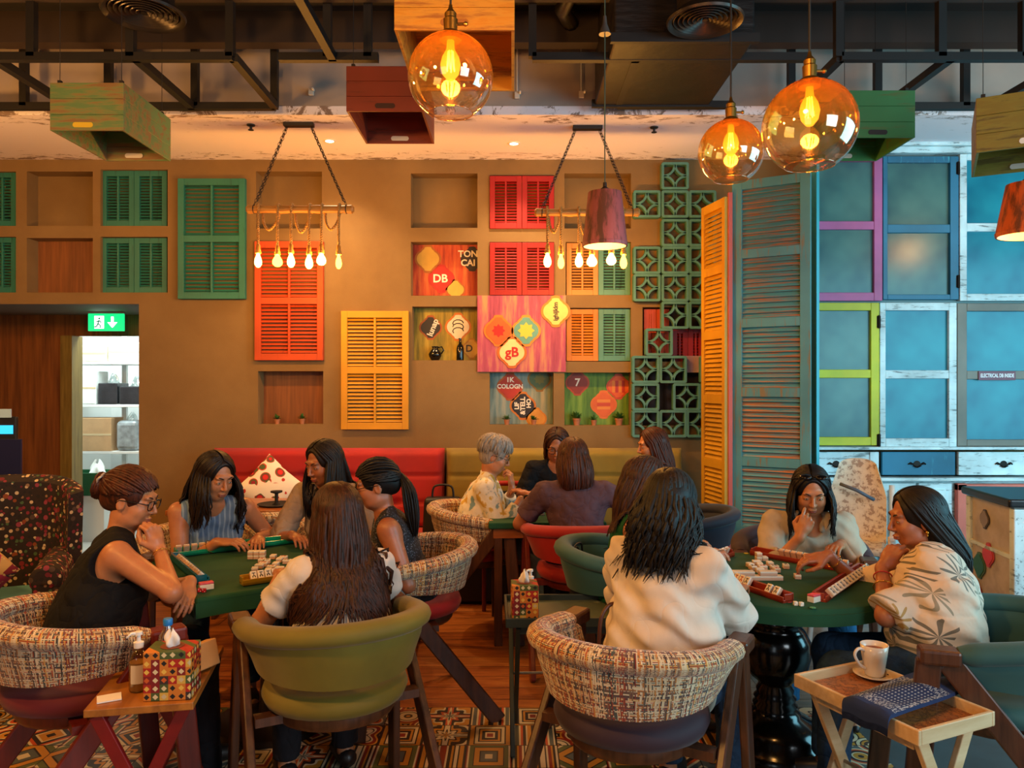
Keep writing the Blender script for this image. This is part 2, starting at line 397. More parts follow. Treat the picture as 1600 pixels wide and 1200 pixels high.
# dark beams in the black ceiling void
for i, (y, z) in enumerate(((4.95, 3.88), (4.3, 3.86), (3.4, 3.86))):
    mb = MB(); mb.box((0, y, z), (9.6, .1, .2)); o = struct(mb, 'beam_%d' % (i+1), plain('dark_beam', '#2a1d16', .7))
# duct
t = thing('air_duct', 'large dark insulated air duct hanging in the middle of the ceiling', 'duct', (.93, 4.62, 3.45))
m = G('duct_skin').set(.45); f = m.noise(6, m.co(scale=(1, 1, 4)), 6); m.base(m.ramp(f, [(.3, C('#0c0908')), (.62, C('#1c1512'))])); m.bump(f, .5, .01)
mb = MB(); mb.box((0, 0, .25), (.76, .96, .5)); mb.build('duct_body', m.m, t, bevel=.012)
for s in (-1, 1): mb = MB(); mb.box((0, s*.484, .012), (.80, .03, .05)); mb.build('flange', STEEL, t)
mb = MB(); mb.tube([(-.28, -.1, .6-.06), (-.55, -.15, .5), (-.62, .1, .45), (-.55, .3, .45)], .05, 10); mb.build('flexible_hose', m.m, t, smooth=True)
def diffuser(loc, r, label):
    t = thing('ceiling_vent', label, 'vent', loc, group='round ceiling diffusers')
    d = plain('vent_metal', '#3a332e', .35, .6)
    mb = MB(); mb.lathe([(r*.72, .32), (r*.72, .05), (r, 0), (r*.97, -.012), (r*.86, .0), (r*.8, .03)], 40, cap=False); mb.build('collar', d, t, smooth='auto')
    mb = MB()
    for k in range(1, 7):
        q = r*(.86-k*.125)
        mb.lathe([(q, .03), (q+.018, .004), (q+.014, 0), (q-.004, .026)], 36, cap=False)
    mb.lathe([(.001, .0), (r*.07, .0), (r*.05, .03)], 20); mb.build('blades', d, t, smooth='auto')
    mb = MB(); mb.lathe([(.001, .045), (r*.74, .045)], 30, cap=False); mb.build('back_plate', BLACK, t)
diffuser((-1.99, 4.15, 3.60), .215, 'round dark ceiling vent with rings, above the pale green crate')
diffuser((.985, 3.92, 3.455), .195, 'round dark ceiling vent with rings, in front of the big duct')
# downlights in the soffit
for px, py, lab in ((515, 220, 'small round downlight in the soffit, right of the first rope lamp plate'), (803, 224, 'small round downlight in the soffit, in the middle between both rope lamps')):
    Y = F*(SOFZ-CAMH)/(600-py); x = tx(px, Y)
    t = thing('downlight', lab, 'downlight', (x, Y, SOFZ), group='soffit downlights')
    mb = MB(); mb.lathe([(.03, .0), (.034, -.006), (.046, -.006), (.05, .0)], 24, cap=False); mb.build('ring', plain('white_trim', '#e8e0d6', .4), t, smooth='auto')
    mb = MB(); mb.lathe([(.0001, -.002), (.031, -.002)], 24, cap=False); mb.build('lens', emit('downlight_glow', '#fff0d8', 9), t)
for x in (tx(515, 5.8), tx(803, 5.8)):
    light('downlight_lamp', 'SPOT', (x, 5.86, SOFZ-.03), 60, WARM2, .04, aim=(x, 6.05, 0), spot=1.9, blend=.9)
# small fittings on soffit and fascia
for px, py, Yk, lab in ((392, 195, 5.45, 'small dark sprinkler head in the soffit left of the first rope lamp'), (1022, 200, 5.5, 'small dark sprinkler head in the soffit right of the second rope lamp')):
    p = W(px, py, Yk); t = thing('sprinkler', lab, 'sprinkler', (p.x, Yk, SOFZ), group='sprinkler heads')
    mb = MB(); mb.lathe([(.03, 0), (.028, -.008), (.01, -.012), (.008, -.035)], 14); mb.build('body', STEEL, t, smooth='auto')
    mb = MB(); mb.lathe([(.02, -.036), (.02, -.039)], 12); mb.build('deflector', STEEL, t)
for px, py, lab in ((487, 145, 'small white switch box on the fascia right of the left steel frame'), (808, 150, 'small white bracket on the fascia right of the yellow crate'), (908, 149, 'small white bracket on the fascia beside the duct')):
    p = W(px, py, 5.25); t = thing('wall_bracket', lab, 'bracket', p, group='white brackets on the fascia')
    mb = MB(); mb.box((0, -.012, 0), (.035, .024, .045)); mb.box((.02, -.035, .01), (.012, .05, .012)); mb.build('plate', plain('white_plastic', '#d8d2c8', .5), t, bevel=.003)
    if px != 487: mb = MB(); mb.cyl((0, -.012, .02), (0, -.012, .42), .006, n=6); mb.build('conduit', plain('white_plastic', '#d8d2c8', .5), t)

# ------------------------------------------------------------ shutters
def louvers(mb, x0, x1, z0, z1, y, pitch=.026, ang=.6, th=.006, dep=.03):
    n = max(1, int((z1-z0)/pitch)); p = (z1-z0)/n
    for i in range(n): mb.box(((x0+x1)/2, y, z0+p*(i+.5)), (x1-x0, dep, th), rot=(ang, 0, 0))
def leaf(parent, x, w_, h, cols, rows, m, t=.03, stile=.04, rail=.045, mull=.018, dk=.78, pitch=.027, name='leaf', M=None, dark=None, ang=.85):
    """one louvred leaf: frame mesh with its louvres as a sub-part; standing at z 0, back at y 0"""
    mb = MB(); y = -t/2
    for sx in (-1, 1): mb.box((x+sx*(w_/2-stile/2), y, h/2), (stile, t, h), M=M)
    ch = (h-rail*(rows+1))/rows
    for r in range(rows+1): mb.box((x, y, rail/2+r*(ch+rail)), (w_-2*stile, t*.96, rail), M=M)
    cw = (w_-2*stile-mull*(cols-1))/cols
    for r in range(rows):
        for c in range(1, cols): mb.box((x-w_/2+stile+c*cw+(c-.5)*mull, y, rail*(r+1)+ch*(r+.5)), (mull, t*.8, ch), M=M)
    fr = mb.build(name, m, parent, bevel=.002)
    mb = MB()
    for r in range(rows):
        for c in range(cols):
            xx = x-w_/2+stile+c*(cw+mull); tmp = MB(); louvers(tmp, xx, xx+cw, rail*(r+1)+r*ch, rail*(r+1)+(r+1)*ch, y, pitch, ang, .005, pitch*dk); mb.add(tmp.v, tmp.f, M=M)
    mb.build('louvres', dark or m, fr)
    return fr
def paint(name, c, c2, **k): return worn(name, c, c2, amt=k.pop('amt', .40), axis=2, scale=3, stretch=9, **k)
TEAL = paint('teal_paint', '#237060', '#1a4438'); RED = paint('red_paint', '#980604', '#6d0a06', amt=.36); ORG = paint('orange_paint', '#b8400e', '#8a3008')
YEL = paint('yellow_paint', '#c88c14', '#a86c1a', amt=.35); OCH = paint('ochre_paint', '#c08038', '#7d4a1c'); SAGE = paint('sage_paint', '#4f8a78', '#35584a')
def box_px(a, b, c, d, Y): p = W(a, b, Y); q = W(c, d, Y); return (p.x+q.x)/2, q.z, q.x-p.x, p.z-q.z
def tall_shutter(px, m, label, rows=2, cols=2):
    x, z, w_, h = box_px(*px, YW-.04); t = thing('louvred_shutter', label, 'shutter', (x, YW-.002, z))
    leaf(t, 0, w_, h, cols, rows, m, t=.045, stile=.05, rail=.055, pitch=.030, name='frame')
def pair_shutter(px, mL, mR, label, Y=YW+.035):
    x, z, w_, h = box_px(*px, Y); t = thing('window_shutter', label, 'shutter', (x, Y+.03, z))
    for s, m in ((-1, mL), (1, mR)):
        leaf(t, s*w_/4, w_/2-.003, h-.004, 2, 1, m, t=.03, stile=.042, rail=.045, mull=.016, pitch=.024)
tall_shutter((278, 279, 383, 467), TEAL, 'tall teal green louvred shutter mounted on the wall left of the first rope lamp')
tall_shutter((398, 377, 505, 563), ORG, 'tall orange louvred shutter on the wall behind the first rope lamp')
tall_shutter((533, 486, 638, 671), YEL, 'tall yellow louvred shutter on the wall above the red sofa')
pair_shutter((-64, 268, 25, 353), TEAL, TEAL, 'teal shutter pair cut by the left picture edge, in the upper niche row')
pair_shutter((-64, 370, 25, 457), TEAL, TEAL, 'teal shutter pair cut by the left picture edge, in the lower niche row')
pair_shutter((158, 266, 261, 353), TEAL, TEAL, 'teal green shutter pair in the upper niche beside the tall teal shutter')
pair_shutter((158, 371, 261, 457), TEAL, TEAL, 'teal green shutter pair in the niche above the green exit sign')
pair_shutter((765, 274, 866, 357), RED, RED, 'bright red shutter pair, the upper one of the two', YW-.02)
pair_shutter((765, 378, 866, 461), RED, RED, 'bright red shutter pair directly above the pink badge panel', YW-.02)
pair_shutter((885, 379, 985, 461), OCH, SAGE, 'shutter pair with ochre left leaf and sage right leaf behind the second rope lamp bulbs')
pair_shutter((885, 482, 985, 564), paint('amber_paint', '#cf7a1e', '#8d4d12'), SAGE, 'shutter pair with orange left leaf and green right leaf beside the pink badge panel')
pair_shutter((1006, 482, 1046, 560), ORG, ORG, 'narrow brown orange shutter half hidden behind the lattice blocks', YW+.05)
pair_shutter((1050, 512, 1100, 568), RED, RED, 'dark red shutter pair half hidden behind the lattice blocks', YW+.05)

# ------------------------------------------------------------ folding screens
def screen(name, label, pa, pb, h, rows, m, m2=None, stile=.07):
    a = Vector(pa); b = Vector(pb); w_ = (b-a).length; ang = math.atan2(b.y-a.y, b.x-a.x)
    t = thing(name, label, 'folding screen', ((a.x+b.x)/2, (a.y+b.y)/2, 0), ang)
    return leaf(t, 0, w_, h, 1, rows, m, t=.04, stile=stile, rail=.065, pitch=.034, name='frame', dark=m2, ang=.95, dk=1.22)
TURQ = worn('turquoise_worn', '#4c8d90', '#b0683a', amt=.475, axis=0, scale=3, stretch=26, under2='#7e6a4a')
TURF = worn('turquoise_frame', '#4f8c8e', '#7d6a4a', amt=.44, axis=2, scale=3, stretch=12)
screen('folding_screen', 'tall yellow louvred screen panel standing beside the lattice blocks', (tx(1103, 6.0), 6.0), (tx(1140, 5.62), 5.62), 2.97, 6, paint('screen_yellow', '#c8961a', '#a8701a'), stile=.045)
screen('folding_screen', 'wide weathered turquoise louvred screen panel standing left of the cabinets', (tx(1146, 5.66), 5.66), (tx(1268, 5.38), 5.38), 3.08, 6, TURF, TURQ)
mb = MB(); mb.box((tx(1142, 5.6), 5.62, 1.5), (.03, .03, 3.0)); tag(mb.build('corner_post', plain('coral_paint', '#c8584a', .6), bevel=.003), 'thin coral post between the yellow and turquoise screens', 'post')
# screen edge towards the cabinets; the cyan light on it is put into its colour
mb = MB(); mb.box((tx(1272, 5.5), 5.6, 1.58), (.02, .34, 3.15)); tag(mb.build('cyan_lit_edge', plain('cyan_light_colour', '#35b9d0', .5)), 'narrow edge coloured with cyan light, right of the turquoise screen', 'board')

# ------------------------------------------------------------ lattice blocks
BLK = G('block_paint').set(.6); BLK.base(BLK.ramp(BLK.noise(9, BLK.co()), [(.3, C('#3f7468')), (.7, C('#518779'))])); BLK.bump(BLK.noise(90, BLK.co()), .2, .002); BLK = BLK.m
def lattice_mesh():
    s = .222; h = s/2; d = .07; mb = MB(); b = .021
    fr = MB()
    def ring(out, inn):
        n = len(out); V = [(x, 0, z) for x, z in out]+[(x, 0, z) for x, z in inn]+[(x, d, z) for x, z in out]+[(x, d, z) for x, z in inn]
        Fc = []
        for i in range(n):
            k = (i+1) % n
            Fc += [(i, k, n+k, n+i), (2*n+k, 2*n+i, 3*n+i, 3*n+k), (i, 2*n+i, 2*n+k, k), (n+k, 3*n+k, 3*n+i, n+i)]
        mb.add(V, Fc)
    def rr(q, rad):
        P = []
        for cx, cz, a0 in ((q-rad, q-rad, 0), (-q+rad, q-rad, PI/2), (-q+rad, -q+rad, PI), (q-rad, -q+rad, 1.5*PI)):
            for k in range(5): a = a0+k*PI/8; P.append((cx+rad*math.cos(a), cz+rad*math.sin(a)))
        return P
    ring(rr(h, .018), rr(h-b, .006))
    # four arcs bulging to the centre from corner to corner and the pointed star they form
    q = h-b+.002
    for sx, sz in ((1, 1), (-1, 1), (-1, -1), (1, -1)):
        R = q*.98; w_ = .019; O = []; I = []
        for k in range(9):
            a = PI+k*PI/16; O.append((q+(R+w_/2)*math.cos(a), q+(R+w_/2)*math.sin(a))); I.append((q+(R-w_/2)*math.cos(a), q+(R-w_/2)*math.sin(a)))
        V = []; Fc = []
        for (x, z) in O: V.append((sx*x, .004, sz*z))
        for (x, z) in I: V.append((sx*x, .004, sz*z))
        for (x, z) in O: V.append((sx*x, d-.004, sz*z))
        for (x, z) in I: V.append((sx*x, d-.004, sz*z))
        n = 9
        for i in range(n-1): Fc += [(i, i+1, n+i+1, n+i), (i, 2*n+i, 2*n+i+1, i+1), (n+i, n+i+1, 3*n+i+1, 3*n+i), (2*n+i, 3*n+i, 3*n+i+1, 2*n+i+1)]
        mb.add(V, Fc)
    return mb
blocks = [('B', 253), ('A', 297), ('B', 297), ('C', 297), ('B', 342), ('C', 342), ('A', 385), ('B', 385), ('C', 385), ('A', 428), ('B', 428), ('C', 428), ('B', 471), ('C', 471),
          (1009, 513), (988, 556), (1031, 556), (988, 599), (1052, 599), (988, 641), (1031, 641), (1073, 641), (1095, 556), (1095, 599)]
ordn = ['topmost', 'left one in the second row', 'middle one in the second row', 'right one in the second row', 'left one in the third row', 'right one in the third row', 'left one in the fourth row', 'middle one in the fourth row',
        'right one in the fourth row', 'left one in the fifth row', 'middle one in the fifth row', 'right one in the fifth row', 'left one in the sixth row', 'right one in the sixth row', 'single one in the seventh row',
        'left one in the eighth row', 'second one in the eighth row', 'left one in the ninth row', 'second one in the ninth row', 'left one in the bottom row', 'middle one in the bottom row', 'right one in the bottom row',
        'one in the eighth row touching the yellow screen', 'one in the ninth row touching the yellow screen']
lm = None
for (c, py), od in zip(blocks, ordn):
    px = {'A': 990, 'B': 1034, 'C': 1077}.get(c, c); p = W(px+21.3, py+21.3, YW-.08)
    if lm is None: o0 = lattice_mesh().build('lattice_block', BLK, bevel=.0015, seg=1); lm = o0; o = o0
    else: o = lm.copy(); COL.objects.link(o)
    o.location = (p.x, YW-.075, p.z); tag(o, 'sage green lattice block on the wall, '+od, 'lattice block', 'stacked lattice blocks')

# ------------------------------------------------------------ painted panels with badges
def badge_poly(r, n=48, kind=0):
    P = []
    for i in range(n):
        a = 2*PI*i/n; k = abs(math.cos(2*a))**.8
        q = r*(.80+.12*abs(math.cos(2*a))+(.12 if abs(math.sin(a)) > .96 else 0)+.05*abs(math.cos(a))); P.append((q*math.cos(a), q*math.sin(a)*1.0))
    return P
def streak_panel(name, c1, c2, c3):
    g = G(name).set(.6); f = g.noise(2.0, g.co(scale=(9, 9, 1)), 6, .6); g.base(g.ramp(f, [(.34, C(c1)), (.5, C(c2)), (.66, C(c3))])); g.bump(f, .1, .002); return g.m
def badge(parent, x, z, r, rim, face, txt=None, tcol='#f2e6cf', ts=.05, y=-.012, rot=0, extra=None):
    mb = MB(); P = badge_poly(r); M_ = Matrix.Translation((x, y, z)) @ FACE
    mb.prism(P, -.006, .0, M=M_); mb.cur = 1; mb.prism([(a*.84, b*.84) for a, b in P], 0, .003, M=M_)
    b = mb.build('badge', [plain('bd_'+rim, rim, .5, var=.1), plain('bd_'+face, face, .5, var=.12)], parent)
    if txt:
        for k, (s, dx, dz, sz) in enumerate(txt if isinstance(txt, list) else [(txt, 0, 0, ts)]):
            text_mesh(s, sz, plain('bt_'+tcol, tcol, .5), b, M=Matrix.Translation((x+dx, y-.0035, z+dz)) @ Matrix.Rotation(rot, 4, 'Y') @ FACE, ext=.001, bold=.002)
    if extra: extra(b, x, y-.004, z)
    return b
def star(col, r, n=8, inner=.7):
    def f(b, x, y, z):
        P = [((r if i % 2 == 0 else r*inner)*math.cos(PI*i/n+PI/2), (r if i % 2 == 0 else r*inner)*math.sin(PI*i/n+PI/2)) for i in range(2*n)]
        mb = MB(); mb.prism(P, -.001, .001, M=Matrix.Translation((x, y, z)) @ FACE); mb.build('star', plain('bs_'+col, col, .5), b)
    return f
def bars(cols, w_, h, vert=True):
    def f(b, x, y, z):
        for i, c in enumerate(cols):
            k = (i-(len(cols)-1)/2)
            mb = MB(); mb.box((x+(k*w_ if vert else 0), y, z+(0 if vert else k*w_)), (w_*.8, .002, h) if vert else (h, .002, w_*.8)); mb.build('stripe', plain('bs_'+c, c, .5), b)
    return f
def px_panel(name, px, Y, m, label, thick=.01):
    x, z, w_, h = box_px(*px, Y); t = thing(name, label, 'painted panel', (x, Y, z))
    mb = MB(); mb.box((0, -thick/2, h/2), (w_, thick, h)); mb.build('board', m, t); return t, x, z
def at(px, py, Y, x, z): p = W(px, py, Y); return p.x-x, p.z-z
YN = YW+.145
t, x, z = px_panel('badge_panel', (642, 378, 746, 462), YN, streak_panel('sp_red', '#7d1f10', '#b5421c', '#c96a30'), 'red orange painted panel with round badges and letters TON CAI, in a niche')
badge(t, *at(669, 405, YN, x, z), .115, '#a05a1c', '#c49a3c'); badge(t, *at(690, 436, YN, x, z), .115, '#b3241a', '#c4251c', [('DB', -.01, 0, .095)])
badge(t, *at(738, 405, YN, x, z), .10, '#2a2018', '#30241c', [('TON', -.035, .04, .075), ('CAI', -.035, -.035, .075)]); badge(t, *at(712, 461-8, YN, x, z), .085, '#a05a1c', '#d0a040')
t, x, z = px_panel('badge_panel', (644, 479, 746, 563), YN, streak_panel('sp_olive', '#5c5a1c', '#9c8426', '#c4a436'), 'olive yellow painted panel with a dark lettered badge, behind the black jug and bottle')
badge(t, *at(673, 512, YN, x, z), .10, '#a8541c', '#2c2622', [('lunap', .02, 0, .07)], rot=-1.2)
badge(t, *at(716, 511, YN, x, z), .115, '#c8741e', '#ead9b8', None, extra=lambda b, x, y, z: [MB().tube([(x+.045*s*math.cos(a/6*PI*1.2), y, z+q+.03*math.sin(a/6*PI*1.2)) for a in range(7)], .004, 6).build('swirl', BLACK, b) for s, q in ((1, .03), (-1, 0), (1, -.035))])
badge(t, *at(737, 545, YN, x, z), .085, '#a8741c', '#c49a3c', [('D', -.02, 0, .08)], tcol='#3a2a18')
def front_panel(t, x, z, px, m): pass
t, x, z = px_panel('badge_panel', (746, 462, 884, 581), YW-.004, streak_panel('sp_pink', '#8c3450', '#ac4a64', '#c08a5c'), 'large pink painted panel with coloured badges, flush on the wall between the niches', .012)
badge(t, *at(779, 517, YW, x, z), .125, '#d8741c', '#d05a1c', y=-.018, extra=star('#b3180f', .055)); badge(t, *at(822, 517, YW, x, z), .125, '#d88a2c', '#5c9a8c', y=-.018, extra=star('#d8c040', .07))
badge(t, *at(800, 551, YW, x, z), .125, '#c8641c', '#e6cc8c', y=-.018, extra=lambda b, x, y, z: (text_mesh('gB', .11, plain('bt_red', '#b3180f', .5), b, M=Matrix.Translation((x, y, z)) @ FACE, bold=.003)))
badge(t, *at(868, 487, YW, x, z), .125, '#c8781e', '#e0c468', [('ighijklm', 0, 0, .05)], tcol='#2a2018', y=-.018, rot=-PI/2)
t, x, z = px_panel('badge_panel', (765, 582, 865, 664), YN, streak_panel('sp_blue', '#56706c', '#7d948c', '#a8a890'), 'pale blue painted panel with a red COLOGNE badge, in a niche above two small plants')
badge(t, *at(797, 604, YN, x, z), .115, '#b0541c', '#b3301f', [('1K', 0, .055, .055), ('COLOGN', 0, 0, .05)]); badge(t, *at(843, 592, YN, x, z), .105, '#8a6a24', '#4a6a48', extra=star('#6a7434', .05))
badge(t, *at(817, 634, YN, x, z), .115, '#c8741e', '#262020', [('&TELL', .0, 0, .055), ('LIF', -.05, 0, .05), ('HO', .05, .02, .05)], rot=-PI/2); badge(t, *at(838, 660-6, YN, x, z), .09, '#c8841e', '#d09434')
t, x, z = px_panel('badge_panel', (882, 582, 986, 665), YN, streak_panel('sp_green', '#2f5c24', '#5c8a2c', '#7da43c'), 'green painted panel with orange badges, in a niche above three small plants')
badge(t, *at(902, 598, YN, x, z), .105, '#b0441c', '#8a2c1c', [('7', 0, 0, .09)]); badge(t, *at(943, 632, YN, x, z), .115, '#d8701c', '#d8641c', extra=bars(['#e08a2c', '#c4461c', '#e08a2c'], .03, .11, False))
badge(t, *at(966, 604, YN, x, z), .105, '#c84a1c', '#d8601c', extra=bars(['#e08a2c', '#b3301f', '#e08a2c', '#b3301f'], .028, .10))
t, x, z = px_panel('badge_panel', (1072, 556, 1100, 582), YW-.004, streak_panel('sp_mauve', '#8a6470', '#a8848c', '#8c8a84'), 'small mauve panel piece behind the lattice blocks beside the yellow screen', .006)

# jug, bottle and little plants standing in the niches
def on_niche(px, py): p = W(px, py, YW+.06); return p
mzb = plain('black_glaze', '#0c0c0c', .12)
zn = W(0, 563, YW).z
t = thing('jug', 'small black jug standing in the olive niche', 'jug', (tx(680, YW+.07), YW+.07, zn))
mb = MB(); mb.lathe([(.03, 0), (.036, .01), (.052, .035), (.055, .055), (.036, .085), (.022, .1), (.03, .118), (.026, .118), (.018, .1)], 20); mb.build('body', mzb, t, smooth=True)
mb = MB(); mb.tube([(.024, 0, .105), (.055, 0, .115), (.07, 0, .085), (.05, 0, .055)], .006, 6); mb.build('handle', mzb, t, smooth=True)
t = thing('bottle', 'black bottle standing in the olive niche under a pale badge', 'bottle', (tx(719, YW+.07), YW+.07, zn))
mb = MB(); mb.lathe([(.03, 0), (.031, .005), (.031, .1), (.026, .12), (.012, .14), (.011, .175), (.014, .176), (.014, .185)], 20); mb.build('body', mzb, t, smooth='auto')
LEAFM = plain('leaf_green', '#3d6a28', .5, var=.4, vs=30); POTM = plain('pot_terracotta', '#a86a44', .7, var=.2)
def mini_plant(px, Yp, zz, label, s=1.0, n=26, r=1.0):
    t = thing('potted_plant', label, 'plant', (tx(px, Yp), Yp, zz), group='tiny potted plants in the niches')
    mb = MB(); mb.lathe([(.018*s, 0), (.024*s, .035*s), (.026*s, .035*s), (.026*s, .042*s), (.02*s, .042*s)], 14); mb.build('pot', POTM, t, smooth='auto')
    mb = MB(); rd = random.Random(px)
    for i in range(n):
        a = rd.uniform(0, 2*PI); e = rd.uniform(.2, 1.4); L = rd.uniform(.03, .055)*s*r; d = Vector((math.cos(a)*math.cos(e), math.sin(a)*math.cos(e), math.sin(e))); b = Vector((0, 0, .04*s)); side = d.cross((0, 0, 1)).normalized()*.008*s
        m1 = b+d*L*.6; mb.add([b, m1+side, b+d*L+Vector((0, 0, -.004)), m1-side], [(0, 1, 2, 3)])
        mb.add([b, m1-side+Vector((0, 0, .002)), b+d*L, m1+side+Vector((0, 0, .002))], [(0, 1, 2, 3)])
    mb.build('leaves', LEAFM, t)
z1 = W(0, 663, YW).z; z2 = W(0, 664, YW).z
mini_plant(433, YW+.06, z1, 'tiny potted plant, the left one in the wooden niche above the red sofa', .95, r=1.1)
mini_plant(472, YW+.06, z1, 'tiny potted plant, the right one in the wooden niche above the red sofa', 1.0)
mini_plant(792, YW+.06, z2, 'tiny potted plant, the left one under the COLOGNE badge', 1.0)
mini_plant(834, YW+.06, z2, 'tiny potted plant, the right one in front of the pale blue panel', .95)
z2 = W(0, 665, YW).z
mini_plant(901, YW+.06, z2, 'bushy tiny plant at the left in the green panel niche', 1.35, 40)
mini_plant(928, YW+.06, z2, 'smallest tiny plant in the middle of the green panel niche', 1.0)
mini_plant(967, YW+.06, z2, 'bushy tiny plant at the right in the green panel niche', 1.35, 40)

# ------------------------------------------------------------ cabinets of old window frames, right
YC = 5.9
def wp(c, u, amt=.36, n=None): return worn('cab_'+c[1:], c, u, amt=amt, axis=2, scale=4, stretch=9)
CW = worn('cab_white', '#c9dde0', '#6c7a7c', amt=.43, axis=0, scale=8, stretch=6); CP = wp('#b3588c', '#7d4a6c', .3); CB = wp('#1f6c8c', '#3f98a8', .38); CY = wp('#c4c41c', '#a8a88c', .3); CT = wp('#7c776c', '#5c564c'); CS = wp('#e0705c', '#c8b8a8', .33)
def pane_mat(name, a, b):
    g = G(name).set(.22); f = g.noise(1.7, g.co(rot=(.3, .5, .2)), 3); g.base(g.ramp(f, [(.3, C(a)), (.7, C(b))])); g.b.inputs['Specular IOR Level'].default_value = .35; return g.m  # uneven teal reflections on the glass are put into the base colour
PG = pane_mat('grey_reflection_glass', '#284a54', '#628a80'); PB = pane_mat('teal_reflection_glass', '#085674', '#2b98a8')
HING = plain('dark_iron', '#241c18', .5, .7)
def window_door(px, fm, pm, label, mull=13, rails=(13, 13), stiles=(12, 12), my=None, hinge=None):
    a, b, c, d = px; x, z, w_, h = box_px(a, b, c, d, YC); t = thing('cabinet_window', label, 'window frame', (x, YC, z)); k = YC/F
    sl, sr, rt, rb, mm = stiles[0]*k, stiles[1]*k, rails[0]*k, rails[1]*k, mull*k
    mb = MB(); T = .04
    if sl: mb.box((-w_/2+sl/2, T/2, h/2), (sl, T, h))
    mb.box((w_/2-sr/2, T/2, h/2), (sr, T, h)); mb.box(((sl-sr)/2, T/2, rb/2), (w_-sl-sr, T, rb)); mb.box(((sl-sr)/2, T/2, h-rt/2), (w_-sl-sr, T, rt))
    mz = h/2 if my is None else (d-my)*k
    mb.box(((sl-sr)/2, T/2, mz), (w_-sl-sr, T*.9, mm)); fr = mb.build('frame', fm, t, bevel=.004)
    for z0, z1_ in ((rb, mz-mm/2), (mz+mm/2, h-rt)):
        mb = MB(); mb.box(((sl-sr)/2, T*.75, (z0+z1_)/2), (w_-sl-sr+.004, .006, z1_-z0+.004)); mb.build('pane', pm, t)
    for hz in (hinge or ()):
        mb = MB(); hx, hy = hinge[hz]; q = W(hx, hy, YC); mb.cyl((q.x-x, -.008, q.z-z-.05), (q.x-x, -.008, q.z-z+.05), .009, n=8); mb.box((q.x-x, .0, q.z-z), (.03, .006, .09)); mb.build('hinge', HING, t, bevel=.002)
    return t
window_door((1268, 244, 1379, 470), CP, PG, 'pink framed cabinet window with two panes in the upper row', my=352, stiles=(0, 13), rails=(8, 13))
window_door((1380, 244, 1498, 468), CB, PG, 'blue framed cabinet window with two panes in the upper row', my=357, stiles=(7, 13), rails=(10, 8), hinge={0: (1497, 263), 1: (1497, 440)})
window_door((1500, 240, 1640, 470), CW, PB, 'white framed cabinet window with two panes at the upper right', my=355, stiles=(11, 13), rails=(10, 11))
window_door((1268, 473, 1374, 696), CY, PG, 'lime yellow framed cabinet window with two panes', my=584, stiles=(3, 13), rails=(12, 13), hinge={0: (1373, 503), 1: (1373, 688)})
window_door((1375, 473, 1495, 698), CW, PB, 'white framed cabinet window with two panes next to the lime yellow one', my=585, stiles=(9, 12), rails=(12, 13))
tw = window_door((1496, 474, 1640, 697), CT, PB, 'taupe framed cabinet window carrying the maroon sign', my=586, stiles=(15, 14), rails=(12, 10))
x, z, w_, h = box_px(1529, 580, 1587, 594, YC-.006); t = thing('door_sign', 'small maroon sign reading ELECTRICAL DB INSIDE on the taupe cabinet window', 'sign', (x, YC-.001, z+h/2))
mb = MB(); mb.box((0, -.003, 0), (w_, .005, h)); mb.build('plate', plain('maroon', '#6d0a2c', .4), t, bevel=.001)
text_mesh('ELECTRICAL DB INSIDE', .040, plain('sign_white', '#f4eef0', .5), t, M=Matrix.Translation((0, -.007, 0)) @ FACE, ext=.0006, sx=.62, bold=.0012)
# cabinet carcass (the pieces between the window frames) and the drawers
x0, x1 = tx(1269, YC), 4.7; zt_ = W(0, 240, YC).z
t = thing('cabinet', 'white painted cabinet body with cornice that carries the row of window frames', 'cabinet', ((x0+x1)/2, YC, 0)); cx = (x0+x1)/2; wd = x1-x0
mb = MB(); mb.box((0, .25, (zt_+1.1)/2+.0), (wd, .40, zt_-1.1)); mb.build('carcass', plain('carcass', '#6f8f92', .7), t)
mb = MB(); mb.box((0, .02, zt_+.02), (wd+.06, .12, .05)); mb.box((0, .0, zt_+.055), (wd+.1, .16, .03)); mb.build('cornice', CW, t, bevel=.008)
kz = lambda py: W(0, py, YC).z
mb = MB(); mb.box((0, 0, kz(700)-.0), (wd, .1, .022)); mb.box((0, -.005, kz(748)), (wd, .11, .025)); mb.build('moulding', CW, t, bevel=.006)
mb = MB(); mb.box((0, .25, kz(748)/2), (wd, .42, kz(748)-.02)); mb.build('base', CW, t, bevel=.004)
for a, b, m in ((1272, 1372, CW), (1377, 1491, CB), (1496, 1640, CW)):
    xx, zz, w_, h = box_px(a, 706, b, 742, YC); mb = MB(); mb.box((xx-cx, .0, zz+h/2), (w_, .03, h)); dr_ = mb.build('drawer', m, t, bevel=.004)
    if m is CW and a == 1272: mb = MB(); mb.box((tx(1361, YC)-cx, -.018, zz+h/2), (.035, .01, h)); mb.build('drawer_stile', CW, dr_)
    hx = {1272: 1305, 1377: 1431, 1496: 1566}[a]; hx = tx(hx, YC)-cx; hz = kz(725)
    mb = MB(); mb.box((hx, -.018, hz), (.10, .004, .01)); mb.lathe([(.001, -.03), (.02, -.025), (.028, 0)], 12, M=Matrix.Translation((hx, -.018, hz)) @ Matrix.Rotation(PI/2, 4, 'X'))
    for s in (-1, 1): mb.tube([(hx+s*.03, -.02, hz), (hx+s*.05, -.022, hz+.012), (hx+s*.065, -.02, hz)], .006, 6)
    mb.tube([(hx-.03, -.022, hz-.01), (hx, -.032, hz-.022), (hx+.03, -.022, hz-.01)], .005, 6); mb.build('drawer_pull', HING, dr_)
